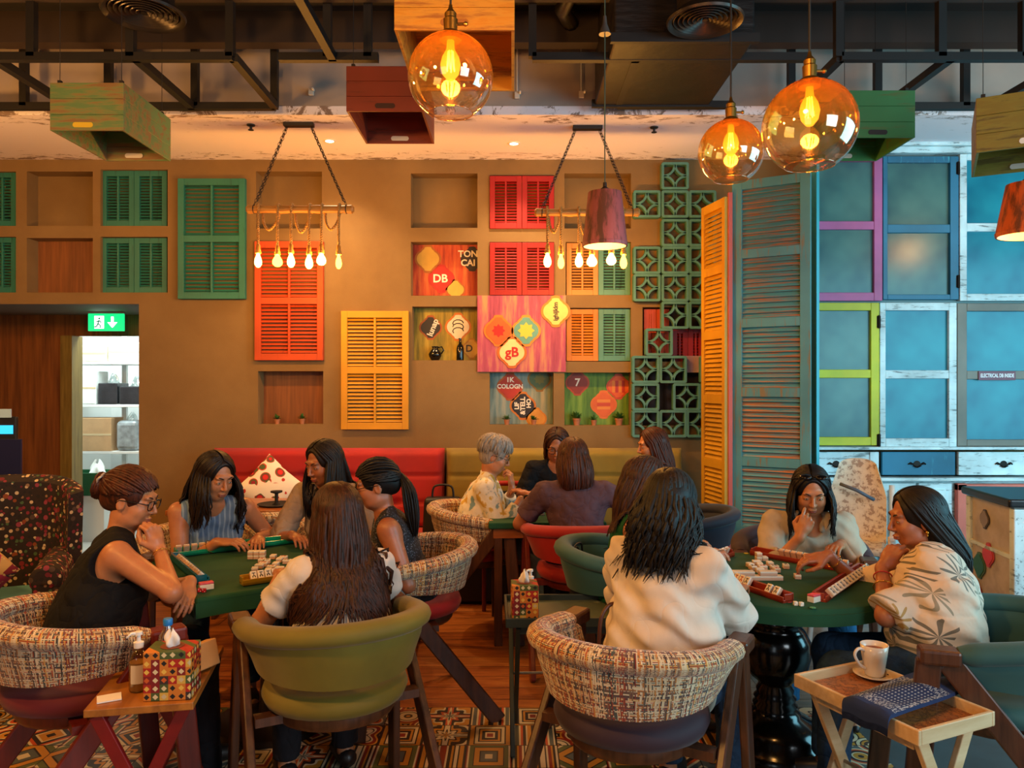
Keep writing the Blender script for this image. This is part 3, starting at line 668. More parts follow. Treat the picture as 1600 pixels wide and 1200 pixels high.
for a, b in ((1378, 1432), (1436, 1488)):
    xx, zz, w_, h = box_px(a, 755, b, 920, YC); mb = MB(); mb.box((xx-cx, .02, zz+h/2), (w_, .03, h)); mb.box((xx-cx, .0, zz+h/2), (w_-.1, .02, h-.1)); mb.build('door', CW, t, bevel=.004)
xx, zz, w_, h = box_px(1494, 755, 1640, 920, YC); mb = MB()
mb.box((xx-cx-w_/2+.035, 0, zz+h/2), (.07, .05, h)); mb.box((xx-cx, 0, zz+h-.03), (w_, .05, .05)); mb.build('coral_door_frame', CS, t, bevel=.004)

# ============================================================ LAMPS
BRASS = plain('antique_brass', '#8a6428', .35, .9); CORD = plain('black_cord', '#15110f', .6); ROPE = plain('jute_rope', '#a8783a', .9, var=.25, vs=60, bump=.5, bs=200)
FIL = emit('filament_glow', '#ffd890', 30)
def bulb_glass(name, c, st, fac=.4):
    g = G(name); tr = g.n('BsdfTransparent', {0: C('#ffe2b0')}); em = g.n('Emission', {0: C(c), 1: st}); mx = g.n('MixShader', {0: fac, 1: tr.outputs[0], 2: em.outputs[0]}); g.t.links.new(mx.outputs[0], g.out.inputs[0]); return g.m
BULB = bulb_glass('bulb_glow', '#ffc860', 22)
def amber_glass():
    g = G('amber_ombre_glass'); t = g.t; z = g.n('SeparateXYZ', {0: g.co('Generated')}).outputs[2]
    col = g.ramp(z, [(.0, C('#fffaf0')), (.35, C('#fff4de')), (.62, C('#fee6ac')), (1, C('#fbc668'))])
    tr = g.n('BsdfTransparent', {0: col}); gl = g.n('BsdfGlossy', {0: (1, .96, .9, 1), 'Roughness': .02})
    lw = g.n('LayerWeight', {0: .32}); fac = g.ma('ADD', g.ma('MULTIPLY', lw.outputs[1], .55), .05)
    tl = g.n('BsdfTranslucent', {0: col}); zz = g.ramp(z, [(.3, (.004, .004, .004, 1)), (.8, (.05, .05, .05, 1))]); m0 = g.n('MixShader', {0: zz, 1: tr.outputs[0], 2: tl.outputs[0]})
    mx = g.n('MixShader', {0: fac, 1: m0.outputs[0], 2: gl.outputs[0]}); t.links.new(mx.outputs[0], g.out.inputs[0]); return g.m
def clear_glass(name='clear_glass', c='#ffffff', f=.06):
    g = G(name); t = g.t; tr = g.n('BsdfTransparent', {0: C(c)}); gl = g.n('BsdfGlossy', {'Roughness': .03}); lw = g.n('LayerWeight', {0: .3})
    mx = g.n('MixShader', {0: g.ma('ADD', g.ma('MULTIPLY', lw.outputs[1], .6), f), 1: tr.outputs[0], 2: gl.outputs[0]}); t.links.new(mx.outputs[0], g.out.inputs[0]); return g.m
AMB = amber_glass(); CLR = clear_glass()
def bulb(parent, c, r=.03, L=.085, mat=BULB, lamp=None):
    mb = MB(); mb.lathe([(.001, -L), (r*.5, -L*.96), (r*.92, -L*.78), (r, -L*.6), (r*.85, -L*.38), (r*.5, -L*.15), (r*.42, 0)], 14, c=c); return mb.build('bulb', mat, parent, smooth=True)
def globe_pendant(px, py, d, R, label, e):
    c = W(px, py, d); t = thing('globe_pendant_lamp', label, 'pendant lamp', (c.x, c.y, c.z), group='amber glass globe pendants')
    prof = []; n = 22
    for i in range(n+1):
        a = .55+(PI-.55-.18)*i/n; prof.append((R*math.sin(a), -R*math.cos(a)))
    mb = MB(); mb.lathe(prof+[(r_*.985, z_) for r_, z_ in prof[::-1]], 48, cap=False); mb.build('glass_globe', AMB, t, smooth=True)
    mb = MB(); mb.tube([(prof[0][0]*math.cos(2*PI*k/40), prof[0][0]*math.sin(2*PI*k/40), prof[0][1]) for k in range(40)], .002, 6, closed=True); mb.build('glass_rim', AMB, t, smooth=True)
    z0 = R*.985
    mb = MB(); mb.lathe([(.001, z0-.02), (.036, z0-.02), (.036, z0), (.03, z0+.008), (.022, z0+.012), (.024, z0+.05), (.019, z0+.055), (.02, z0+.07), (.008, z0+.085), (.005, z0+.1)], 20); s_ = mb.build('socket', BRASS, t, smooth='auto')
    mb = MB(); mb.cyl((.02, 0, z0+.035), (.045, 0, z0+.035), .005, n=8); mb.sphere((.05, 0, z0+.035), .008, 8, 6); mb.build('switch_key', BRASS, s_)
    mb = MB(); mb.cyl((0, 0, z0+.1), (0, 0, 3.97-c.z), .004, n=6); mb.build('cord', CORD, t)
    mb = MB(); mb.lathe([(.012, z0-.02), (.014, z0-.05), (.028, z0-.075), (.034, z0-.1), (.028, z0-.13), (.012, z0-.15), (.001, z0-.152)], 20, cap=False); mb.build('bulb', BULBG, t, smooth=True)
    mb = MB()
    for k in range(6): a = k*PI/3; mb.cyl((.008*math.cos(a), .008*math.sin(a), z0-.055), (.014*math.cos(a+.5), .014*math.sin(a+.5), z0-.12), .0022, n=5)
    mb.build('filament', FIL, t)
    light('globe_lamp', 'POINT', (c.x, c.y, c.z+z0-.1), e, (1, .62, .24), .03)
g = G('amber_bulb_glass'); tr = g.n('BsdfTransparent', {0: C('#ffb452')}); em = g.n('Emission', {0: C('#ffa832'), 1: 3.0}); mx = g.n('MixShader', {0: .45, 1: tr.outputs[0], 2: em.outputs[0]}); g.t.links.new(mx.outputs[0], g.out.inputs[0]); BULBG = g.m
globe_pendant(704, 120, 2.55, .142, 'large amber glass globe lamp hanging in front of the yellow crate', 13)
globe_pendant(1265, 198, 2.6, .156, 'largest amber glass globe lamp hanging at the right before the green crate', 11)
globe_pendant(1142, 238, 3.3, .139, 'smaller looking amber glass globe lamp hanging left of the largest one, above the turquoise screen', 8)

def rope(mb, path, r=.0065, turns=60):
    P = [Vector(p) for p in path]; ln = [0]
    for i in range(1, len(P)): ln.append(ln[-1]+(P[i]-P[i-1]).length)
    n = max(8, int(ln[-1]/.008)); pts = []
    for k in range(n+1):
        s = ln[-1]*k/n; i = max(j for j in range(len(P)) if ln[j] <= s+1e-9); i = min(i, len(P)-2); f = (s-ln[i])/max(1e-6, ln[i+1]-ln[i]); pts.append((P[i].lerp(P[i+1], f), (P[i+1]-P[i]).normalized(), s))
    for st in range(2):
        Q = []
        for p, d, s in pts:
            u = d.cross(Vector((0, 1, .01))).normalized(); v = d.cross(u); a = s*190+st*PI; Q.append(p+(u*math.cos(a)+v*math.sin(a))*r*.55)
        mb.tube(Q, r*.75, 5)
def smoothpath(P, n=6):
    P = [Vector(p) for p in P]; out = []
    for i in range(len(P)-1):
        p0, p1, p2, p3 = P[max(i-1, 0)], P[i], P[i+1], P[min(i+2, len(P)-1)]
        for k in range(n):
            t = k/n; out.append(.5*((2*p1)+(p2-p0)*t+(2*p0-5*p1+4*p2-p3)*t*t+(3*p1-p0-3*p2+p3)*t**3))
    return out+[P[-1]]
def chain(mb, a, b, L=.03):
    a = Vector(a); b = Vector(b); d = (b-a); n = int(d.length/(L*.78)); d.normalize(); u = d.orthogonal().normalized(); v = d.cross(u)
    for i in range(n):
        c = a+(b-a)*((i+.5)/n); s = u if i % 2 else v
        mb.tube([c+d*math.cos(2*PI*k/8)*L/2+s*math.sin(2*PI*k/8)*L*.28 for k in range(8)], .0022, 4, closed=True)
def rope_lamp(pxc, xs, y0, y1, ybar, plate, bx, label):
    d = F*(SOFZ-CAMH)/(600-plate[1]); c = W(pxc, ybar, d); t = thing('rope_pendant_lamp', label, 'pendant lamp', c, group='wooden bar lamps with rope and bulbs'); k = d/F
    hl = (bx[1]-bx[0])/2*k; bc = ((bx[0]+bx[1])/2-pxc)*k
    bw = wood('bar_bamboo', '#8a5a24', '#b5803a', axis=0, scale=5)
    prof = []
    for i in range(13):
        x = -hl+2*hl*i/12; prof.append((.026+(.005 if i % 4 == 0 else 0), x))
    mb = MB(); mb.lathe([(.02, -hl-.012)]+prof+[(.02, hl+.012)], 16, M=Matrix.Translation((bc, 0, 0)) @ Matrix.Rotation(PI/2, 4, 'Y')); mb.build('wooden_bar', bw, t, smooth='auto')
    for i, px in enumerate(xs):
        x = (px-pxc)*k; zb = -(y0-ybar)*k-(.01 if i % 2 else 0)
        mb = MB(); wrap = [Vector((x, .036*math.sin(a)-.0, .036*math.cos(a))) for a in [j*PI/5-PI/2 for j in range(8)]]
        if i % 2 == 0:
            x2 = (xs[i+1]-pxc)*k; lp = smoothpath([(x+.012, .035, 0), (x+.02, .02, -.09), ((x+x2)/2, .0, -.145-.02*(i == 2)), (x2-.015, .02, -.07), (x2-.008, .034, .0)], 5); rope(mb, lp, .0085)
        rope(mb, [Vector((x, -.036, zb))]+[Vector((x, -.036, -.01))]+[Vector((x, -.036*math.cos(a), .036*math.sin(a))) for a in [j*PI/6 for j in range(7)]]+[Vector((x, .036, -.02))], .0085)
        mb.build('rope', ROPE, t, smooth=True)
        mb = MB(); mb.lathe([(.008, zb+.02), (.015, zb+.012), (.016, zb-.02), (.02, zb-.024), (.021, zb-.045), (.014, zb-.05)], 14, c=(x, -.036, 0)); mb.build('socket', plain('bulb_socket', '#b5772c', .5), t, smooth='auto')
        rr = [.026, .036, .028, .028, .034, .022][i] if pxc < 800 else [.028, .024, .029, .038, .036, .026][i]
        bulb(t, (x, -.036, zb-.046), rr, .10 if rr < .03 else .085, BULB if (i % 2 == 0 or i == 3) else BULB2)
        light('rope_lamp_bulb', 'POINT', (c.x+x, c.y-.036, c.z+zb-.10), 9.5, (1, .56, .17), .025)
    zp = SOFZ-c.z; pl = (plate[0]-pxc)*k
    mb = MB(); mb.box((pl, 0, zp-.014), (.21, .055, .026)); mb.build('ceiling_plate', CORD, t, bevel=.003)
    for s in (-1, 1):
        mb = MB(); chain(mb, (pl+s*.09, 0, zp-.03), (bc+s*(hl-.04), 0, .03)); chain(mb, (pl+s*.085, .01, zp-.03), (bc+s*(hl-.045)-s*.015, .012, .06)); mb.build('chain', CORD, t)
        mb = MB(); mb.tube([(bc+s*(hl-.04), .03*math.sin(a), .03*math.cos(a)) for a in [j*PI/6 for j in range(12)]], .003, 5, closed=True); mb.build('bar_ring', CORD, t)
BULB2 = bulb_glass('bulb_amber_glow', '#ffa838', 16)
rope_lamp(469, (406, 436, 457, 485, 504, 531), 387, 415, 327, (467, 192), (388, 550), 'wooden bar lamp with six rope hung bulbs, in front of the orange shutter')
rope_lamp(917, (855, 876, 904, 924, 954, 973), 387, 415, 332, (918, 197), (838, 997), 'wooden bar lamp with six rope hung bulbs, behind the red bucket lamp')

def bucket_lamp(px, py0, py1, d, w1, w0, top, mcol, label, cone=True, tilt=0):
    p = W(px, py1, d); k = d/F; h = (py1-py0)*k; t = thing('bucket_lamp', label, 'pendant lamp', (p.x, p.y, p.z), rot=(0, tilt, 0))
    r1, r0 = w1/2*k, w0/2*k
    mb = MB(); mb.lathe([(r0*.94, -.004), (r0, -.004), (r0+.003, .012), (r0, .014), (r1, h), (r1*.6, h+.004), (.012, h+.006)], 32, cap=False); mb.build('bucket', mcol, t, smooth='auto')
    mb = MB(); mb.lathe([(r0*.94, -.003), (r1*.95, h-.006), (.01, h-.004)], 32, cap=False); mb.build('lining', plain('bucket_lining', '#e8c8b0', .5), t, smooth=True)
    mb = MB(); mb.lathe([(.022, h), (.02, h+.02), (.01, h+.028), (.009, h+.05)], 14); mb.build('socket_cap', CORD, t, smooth='auto')
    mb = MB(); mb.tube([(r0*.6*s, -r0*.8, .01+.01*math.sin(s*2)) for s in (-.2, 0, .2)], .004, 5); mb.build('lug', CORD, t)
    bulb(t, (0, 0, h*.5), .028, .09, BULB)
    zt2 = top-p.z
    mb = MB(); mb.cyl((0, 0, h+.05), (-math.tan(tilt)*zt2 if tilt else 0, 0, 3.98-p.z), .003, n=6); mb.build('cord', plain('green_cord', '#3a5044', .6), t)
    if cone: mb = MB(); mb.lathe([(.028, zt2-.0), (.03, zt2+.0), (.012, zt2+.05), (.008, zt2+.09)], 18); mb.build('ceiling_cone', plain('grey_metal', '#6a6560', .4, .5), t, smooth='auto')
    light('bucket_bulb', 'POINT', (p.x, p.y, p.z+.03), 3, WARM, .03)
bucket_lamp(945, 301, 384, 3.8, 52, 70, 3.33, worn('bucket_rust_red', '#8c4a50', '#52302a', amt=.50, axis=2, scale=4, stretch=5), 'worn dusty red bucket lamp hanging in front of the right rope lamp')
bucket_lamp(1604, 288, 368, 3.2, 60, 84, 3.9, worn('bucket_orange', '#b5521c', '#5c2a12', amt=.50, axis=2, scale=4, stretch=5), 'worn orange bucket lamp cut by the right picture edge', cone=False, tilt=.03)

# ============================================================ CRATES
def crate(name, label, px0, px1, py0, py1, df, depth, m, minner=None, rot=0, off=0, slotc='#1c1410', slot2='#c8c0b0', hangz=3.97):
    k = df/F; p = W((px0+px1)/2, py1, df); w_ = (px1-px0)*k; h = (py1-py0)*k; t = thing(name, label, 'crate', (p.x, p.y, p.z), rot); T = .012
    def panel(nm, c, size, axis):
        mb = MB(); n = 3
        for i in range(n):
            hh = size[2]/n; mb.box((c[0], c[1], c[2]-size[2]/2+hh*(i+.5)), (size[0], size[1], hh-.0015))
        return mb.build(nm, m, t, bevel=.001, seg=1)
    f = panel('front_panel', (0, T/2, h/2), (w_, T, h), 0)
    b = panel('back_panel', (0, depth-T/2, h/2), (w_, T, h), 0)
    panel('side_panel', (-w_/2+T/2, depth/2, h/2), (T, depth-2*T, h), 1); panel('side_panel', (w_/2-T/2, depth/2, h/2), (T, depth-2*T, h), 1)
    mb = MB(); mb.box((0, depth/2, h-T/2-.002), (w_-2*T, depth-2*T, T)); mb.build('top_panel', m, t)
    def pill(par, y, z, col):
        P = [(.055*math.copysign(1, math.cos(a))*.72+.014*math.cos(a), .014*math.sin(a)) for a in [j*PI/8+.01 for j in range(16)]]
        mb = MB(); mb.prism(P, -.001, .001, M=Matrix.Translation((off, y, z)) @ FACE); mb.build('painted_grip_slot', plain('slot_'+col, col, .6), par)  # flat pill plate, not a hole; light and dark beyond put into its colour
    pill(f, -.0015, .03, slotc); pill(b, depth-T-.0025, .03, slot2)
    for sx, yy in ((-1, .04), (1, .04), (1, depth-.05)):
        mb = MB(); mb.cyl((sx*(w_/2-.03), yy, h-.01), (sx*(w_/2-.03), yy, hangz-p.z), .0018, n=5); mb.box((sx*(w_/2-.03), yy, h+.012), (.018, .02, .025)); mb.build('wire', CORD, t)
    return t
def cratemat(name, a, b, c=None, **k): return worn(name, a, b, amt=k.get('amt', .40)+.05, axis=k.get('axis', 0), scale=3, stretch=9, under2=c)
crate('hanging_crate', 'pale green hanging wooden crate at the upper left', 78, 193, 129, 204, 4.05, .56, cratemat('crate_pale_green', '#5a7a48', '#7a5a34', '#7c8a4c', amt=.44), off=-.02, slotc='#c8a824')
crate('hanging_crate', 'red brown hanging wooden crate behind the left globe lamp', 541, 662, 103, 174, 4.1, .56, cratemat('crate_red', '#7c2c18', '#4a1c10', amt=.35), off=0, slotc='#32120c')
crate('hanging_crate', 'large yellow hanging wooden crate directly behind the left globe lamp', 616, 804, -60, 47, 2.95, .62, cratemat('crate_yellow', '#b5801c', '#8a5a1c', '#d0a83c', amt=.45), slotc='#8a5a1c', slot2='#6a3a1c')
crate('hanging_crate', 'bright green hanging wooden crate behind the right globe lamp', 1316, 1430, 141, 215, 4.3, .46, cratemat('crate_green', '#2f7038', '#4a5a24', amt=.38), off=-.005)
crate('hanging_crate', 'olive hanging wooden crate cut by the right picture edge', 1538, 1690, 140, 228, 3.55, .5, cratemat('crate_olive', '#7a6a1c', '#5a4a14', '#a09a34', amt=.42), rot=-.5, slotc='#d8d4c4')

# ============================================================ FABRICS
def tweed(name, cols, warm=0):
    g = G(name).set(.9); uv = g.n('SeparateXYZ', {0: g.co('UV')}); u, v = uv.outputs[0], uv.outputs[1]
    wob = g.ma('MULTIPLY', g.noise(9, g.co('UV'), 2), .012); u = g.ma('ADD', u, wob); v = g.ma('ADD', v, wob)
    def thr(x, f, off):
        fl = g.ma('FLOOR', g.ma('MULTIPLY', x, f)); return g.n('TexWhiteNoise', {'W': g.ma('ADD', fl, off)}, noise_dimensions='1D').outputs[0], fl
    a, fa = thr(u, 290, .5); b, fb = thr(v, 320, 7.5); a2, _ = thr(u, 60, 3.5)
    n = len(cols); st = [(i/n, C(c)) for i, c in enumerate(cols)]
    ca = g.ramp(g.ma('FRACT', g.ma('ADD', a, g.ma('MULTIPLY', a2, .3))), st, 'CONSTANT'); cb = g.ramp(b, st[::-1] and [(i/n, C(c)) for i, c in enumerate(cols[::-1])], 'CONSTANT')
    ck = g.n('TexWhiteNoise', {0: g.n('CombineXYZ', {0: fa, 1: g.ma('FLOOR', g.ma('MULTIPLY', v, 110))}).outputs[0]}, noise_dimensions='2D').outputs[0]
    g.base(g.mix(g.ma('GREATER_THAN', ck, .56), ca, cb)); g.bump(g.ma('ADD', a, b), .25, .002); g.b.inputs['Sheen Weight'].default_value = .2; return g.m
TWEED = tweed('multicolour_tweed', ['#c4ae88', '#7a2c20', '#cdbb98', '#33261f', '#b5702c', '#c9b48c', '#5c3c3c', '#a84a24', '#d8c8a8', '#3f4a46', '#c89848', '#7a5a40'])
def velvet(name, c, c2): 
    g = G(name).set(.75); f = g.noise(3, g.co(), 4); g.base(g.ramp(f, [(.3, C(c)), (.7, C(c2))])); g.b.inputs['Sheen Weight'].default_value = .12; g.bump(g.noise(300, g.co()), .1, .001); return g.m
OLIVE = velvet('olive_velvet', '#64560c', '#786a14'); TEALV = velvet('teal_velvet', '#1f4a4a', '#2a5a58'); REDV = velvet('red_velvet', '#8c0a08', '#a80e0a'); MAR = velvet('maroon_velvet', '#5c0f18', '#6f141c'); PLUM = velvet('plum_velvet', '#2a1420', '#341a28'); NAVYV = velvet('navy_velvet', '#151a2c', '#1c2236')
CHW = wood('chair_walnut', '#3a2012', '#5c3620', axis=2, scale=4, stretch=10, rough=.35); CHW2 = wood('red_brown_leg', '#5a1a12', '#74241a', axis=2, scale=4, stretch=10, rough=.35)

def tub_chair(label, loc, face, fab, seatm, cat='armchair', group=None, legm=None, zr=(.795, .74), R=.285, name='tub_chair'):
    """tub chair with rolled rim on splayed board legs; face = direction angle it faces"""
    t = thing(name, label, cat, (loc[0], loc[1], 0), face-PI/2, group); legm = legm or CHW
    path = [(R, .16), (R, .08)]+[(R*math.sin(a), -R*math.cos(a)) for a in [PI/2-PI*k/20 for k in range(21)]]+[(-R, .08), (-R, .16)]
    n = len(path)-1
    acc = [0]
    for i in range(n): acc.append(acc[-1]+math.hypot(path[i+1][0]-path[i][0], path[i+1][1]-path[i][1]))
    L = acc[-1]
    def pt(u):
        s = u*L; i = max(j for j in range(n+1) if acc[j] <= s+1e-9); i = min(i, n-1); f = (s-acc[i])/(acc[i+1]-acc[i]); a, b = path[i], path[i+1]
        x, y = a[0]+(b[0]-a[0])*f, a[1]+(b[1]-a[1])*f
        if i < 2 or i >= n-2: nx, ny = (1, 0) if x > 0 else (-1, 0)
        else: q = math.hypot(x, y) or 1; nx, ny = x/q, y/q
        return x, y, nx, ny
    def top(u): return zr[1]+(zr[0]-zr[1])*math.sin(PI*min(1, max(0, u)))**1.2
    zb = lambda u: .595+.03*(1-math.sin(PI*u))
    prof = [(-.03, 0), (-.008, .02), (.004, .3), (.022, .65), (.03, .95), (.03, 1.0), (-.02, 1.0), (-.034, .9), (-.045, .5), (-.06, .1), (-.05, 0), (-.03, 0)]
    def fn(u, v):
        x, y, nx, ny = pt(u); k = v*(len(prof)-1); i = min(int(k), len(prof)-2); f = k-i; o = prof[i][0]*(1-f)+prof[i+1][0]*f; h = prof[i][1]*(1-f)+prof[i+1][1]*f
        z0 = zb(u); z = z0+(top(u)-.02-z0)*h; o = o*1.0
        return (x+nx*o, y+ny*o, z)
    mb = MB(); mb.grid(fn, 44, 22, uvf=lambda u, v: (u*L, v*.75)); b = len(mb.v)
    for u in (0, 1): mb.add([fn(u, j/22) for j in range(22)], [list(range(22))[::(1 if u else -1)]])
    mb.build('back_shell', fab, t, smooth='auto')
    # rolled rim
    mb = MB(); V = []; Fc = []; uv = []; nu, nv = 52, 12
    for i in range(nu+1):
        u = i/nu; x, y, nx, ny = pt(u); zc = top(u); e = 1-.35*max(0, abs(u-.5)*2-.93)/.07
        for j in range(nv):
            a = 2*PI*j/nv; o = .012+.046*math.cos(a)*e; V.append((x+nx*o, y+ny*o, zc-.008+.036*math.sin(a)*e)); uv.append((u*L, j/nv*.26))
    for i in range(nu):
        for j in range(nv): k = (j+1) % nv; Fc.append((i*nv+j, i*nv+k, (i+1)*nv+k, (i+1)*nv+j))
    Fc.append(list(range(nv))); Fc.append([nu*nv+j for j in range(nv)][::-1]); mb.add(V, Fc, uv); mb.build('rolled_rim', fab, t, smooth='auto')
    for s in (-1, 1):
        xs = s*(R+.015); ap = (xs, .22, zr[1]-.02)
        mb = MB(); mb.box((xs, .215, zr[1]-.015), (.075, .12, .05)); mb.build('armrest', legm, t, bevel=.01)
        mb = MB(); mb.bar((xs, .245, zr[1]-.03), (xs+s*.02, .31, 0), .03, .075, up=(0, 1, 0)); mb.build('leg', legm, t, bevel=.006)
        mb = MB(); mb.bar((xs, .19, zr[1]-.03), (xs+s*.02, -.36, 0), .028, .075, up=(0, 1, 0)); mb.build('leg', legm, t, bevel=.006)
    mb = MB(); mb.lathe([(.001, .475), (.21, .475), (.245, .49), (.258, .52), (.248, .55), (.21, .56), (.001, .565)], 32); mb.build('seat', seatm, t, smooth=True)
    mb = MB(); mb.lathe([(.001, .435), (.205, .435), (.215, .45), (.215, .476), (.001, .476)], 28); mb.box((0, -.05, .46), (2*R+.01, .05, .03)); mb.build('seat_frame', legm, t, smooth='auto')
    return t
tub_chair('tweed tub chair with maroon seat at the left edge, under the black sleeveless top', (-1.56, 2.79), math.radians(38), TWEED, MAR, legm=CHW2)
tub_chair('olive green velvet tub chair seen from behind, in front of the square table', (-.635, 2.77), math.radians(117), OLIVE, OLIVE)
tub_chair('tweed tub chair with red seat under the person with the ponytail', (-.51, 3.83), math.radians(200), TWEED, REDV)
tub_chair('tweed tub chair with dark seat seen from behind, under the cream blouse', (.395, 2.55), math.radians(60), TWEED, PLUM, R=.29)
tub_chair('grey teal velvet tub chair left of the round table, under the green top', (.55, 3.82), math.radians(-12), TEALV, TEALV)
tub_chair('dark teal velvet tub chair at the right picture edge beside the tray table', (1.67, 2.70), math.radians(163), TEALV, TEALV)
tub_chair('tweed tub chair with red seat at the back, holding the grey haired person', (-.22, 5.05), math.radians(-8), TWEED, REDV)
tub_chair('red velvet tub chair at the back, holding the person in the mauve shirt', (.40, 4.50), math.radians(95), REDV, REDV, legm=CHW2)
tub_chair('pale tweed tub chair behind the person in the blue top, facing the red sofa', (-1.72, 4.93), math.radians(88), TWEED, PLUM)
tub_chair('dark navy tub chair at the back, beside the yellow screen', (1.10, 4.88), math.radians(172), NAVYV, NAVYV)
tub_chair('dark plum tub chair behind the round table, holding the person with sunglasses', (1.50, 4.02), math.radians(-104), PLUM, PLUM)
tub_chair('tweed tub chair behind the square table, holding the person in the blue top', (-1.68, 4.18), math.radians(-55), TWEED, MAR)
tub_chair('tweed tub chair at the far corner of the square table, under the beige blouse', (-.98, 4.55), math.radians(-100), TWEED, MAR)

# ============================================================ SOFAS
def sofa(name, label, x0, x1, m, ztop=1.085, ncol=4, Yb=YW-.01):
    w_ = x1-x0; cx = (x0+x1)/2; t = thing(name, label, 'sofa', (cx, Yb-.4, 0)); o = .4
    rows = 3
    def back(u, v):
        z = .46+(ztop-.46)*v; e = min(1, min(u, 1-u)*w_/.05); ez = min(1, min(v+.0, 1-v)*(ztop-.46)/.05)
        puff = (1-(1-e)**2)**.5*(1-(1-ez)**2)**.5
        fz = abs(((v*rows) % 1)-.5)*2; seam = max(0, fz-.8)/.2; fx = abs(((u*ncol) % 1)-.5)*2; tuft = (max(0, fx-.75)/.25)*(max(0, fz-.55)/.45)
        return ((u-.5)*w_, o-.10-.11*puff+.022*seam**2*puff+.05*tuft**1.5*puff+.05*(1-v)*-1, z)
    mb = MB(); mb.grid(back, 72, 40); mb.build('back_cushion', m, t, smooth=True)
    mb = MB(); mb.box((0, o-.045, ztop/2), (w_-.01, .08, ztop-.02)); mb.build('back_frame', m, t, bevel=.02)
    mb = MB()
    def seat(u, v):
        a = v*PI*1.0; y = o-.15-.62*min(1, v*1.35); z = .47 if v < .72 else .47-.17*((v-.72)/.28); e = min(1, min(u, 1-u)*w_/.04); fx = abs(((u*ncol) % 1)-.5)*2
        r = .035*(max(0, 1-abs(v-.72)/.12))
        return ((u-.5)*w_, y+r, z-.03*(1-e)**2-.015*max(0, fx-.85)/.15-r*.6)
    mb.grid(seat, 60, 26, flip=False); mb.build('seat_cushion', m, t, smooth=True)
    mb = MB(); mb.box((0, o-.42, .16), (w_-.02, .62, .28)); mb.build('base', plain('sofa_base', '#24160f', .6), t, bevel=.01)
    return t
REDS = velvet('sofa_red', '#8c0604', '#a80a06'); OLVS = velvet('sofa_olive', '#74601a', '#8f7822')
sofa('bench_sofa', 'long red tufted bench sofa against the back wall', tx(332, 6.15), tx(694, 6.15), REDS, ncol=5)
sofa('bench_sofa', 'long olive yellow tufted bench sofa against the back wall, right of the red one', tx(697, 6.15), tx(1066, 6.15), OLVS, ncol=5)
def scatter_cushion(name, label, c, s, rot, m, th=.07):
    t = thing(name, label, 'cushion', c, rot); mb = MB()
    for sg in (-1, 1):
        def f(u, v):
            x, z = (u-.5)*2, (v-.5)*2; e = max(0, (1-x*x)*(1-z*z))**.45; k = 1-.06*(1-abs(x))*(abs(z))-.06*(1-abs(z))*abs(x)
            return (x*s/2*k, sg*th*e, z*s/2*k)
        mb.grid(f, 14, 14, flip=sg > 0)
    mb.build('cover', m, t, smooth=True); return t
def mat_cushion1():
    g = G('pomegranate_print').set(.85); v = g.n('TexVoronoi', {'Vector': g.co(), 'Scale': 11}, feature='F1'); d = v.outputs[0]
    n = g.noise(5, g.co(), 2)
    a = g.ramp(d, [(0, C('#c8281c')), (.22, C('#8c1a24')), (.3, C('#4a5a2c')), (.38, C('#b8301f')), (.44, C('#e8dcc4'))], 'CONSTANT'); g.base(g.mix(g.ma('GREATER_THAN', n, .56), a, C('#e8dcc4'))); return g.m
scatter_cushion('cushion', 'cream cushion with red pomegranate print leaning on the red sofa', (tx(428, 5.95), 5.86, .80), .38, (-.25, .75, .12), mat_cushion1())
# black bag on the sofa between red and olive
t = thing('bag', 'black bag standing on the sofa where red and olive meet', 'bag', (tx(692, 5.75), 5.75, .475)); mb = MB()
mb.box((0, 0, .14), (.30, .14, .28), taper=.9); mb.build('body', plain('black_leather', '#14110f', .5), t, bevel=.03, seg=3); mb = MB(); mb.tube(smoothpath([(-.08, 0, .27), (-.06, 0, .36), (.06, 0, .36), (.08, 0, .27)]), .008, 6); mb.build('handle', plain('black_leather', '#14110f', .5), t, smooth=True)
# small folded red chair behind the grey haired person
t = thing('side_chair', 'slim red chair behind the back table, half hidden by the grey haired person', 'chair', (tx(788, 5.62), 5.62, 0), .2); mb = MB(); mb.tube(smoothpath([(-.2, .2, 0), (-.2, .2, .78), (-.17, .2, .84), (.17, .2, .84), (.2, .2, .78), (.2, .2, 0)], 5), .02, 8); mb.build('back_frame', REDV, t, smooth=True)
mb = MB(); mb.box((0, .2, .68), (.38, .03, .22)); mb.build('backrest', NAVYV, t, bevel=.01); mb = MB(); mb.box((0, 0, .45), (.4, .4, .05)); mb.build('seat', REDV, t, bevel=.015)
for s in (-1, 1): mb = MB(); mb.cyl((s*.18, -.18, 0), (s*.18, -.18, .43), .015, n=8); mb.build('leg', CHW2, t)

# ============================================================ TABLES
FELT = G('green_felt').set(.9); FELT.base(FELT.ramp(FELT.noise(4, FELT.co()), [(.3, C('#0b3e24')), (.7, C('#104c2d'))])); FELT.bump(FELT.noise(400, FELT.co()), .1, .001); FELT = FELT.m
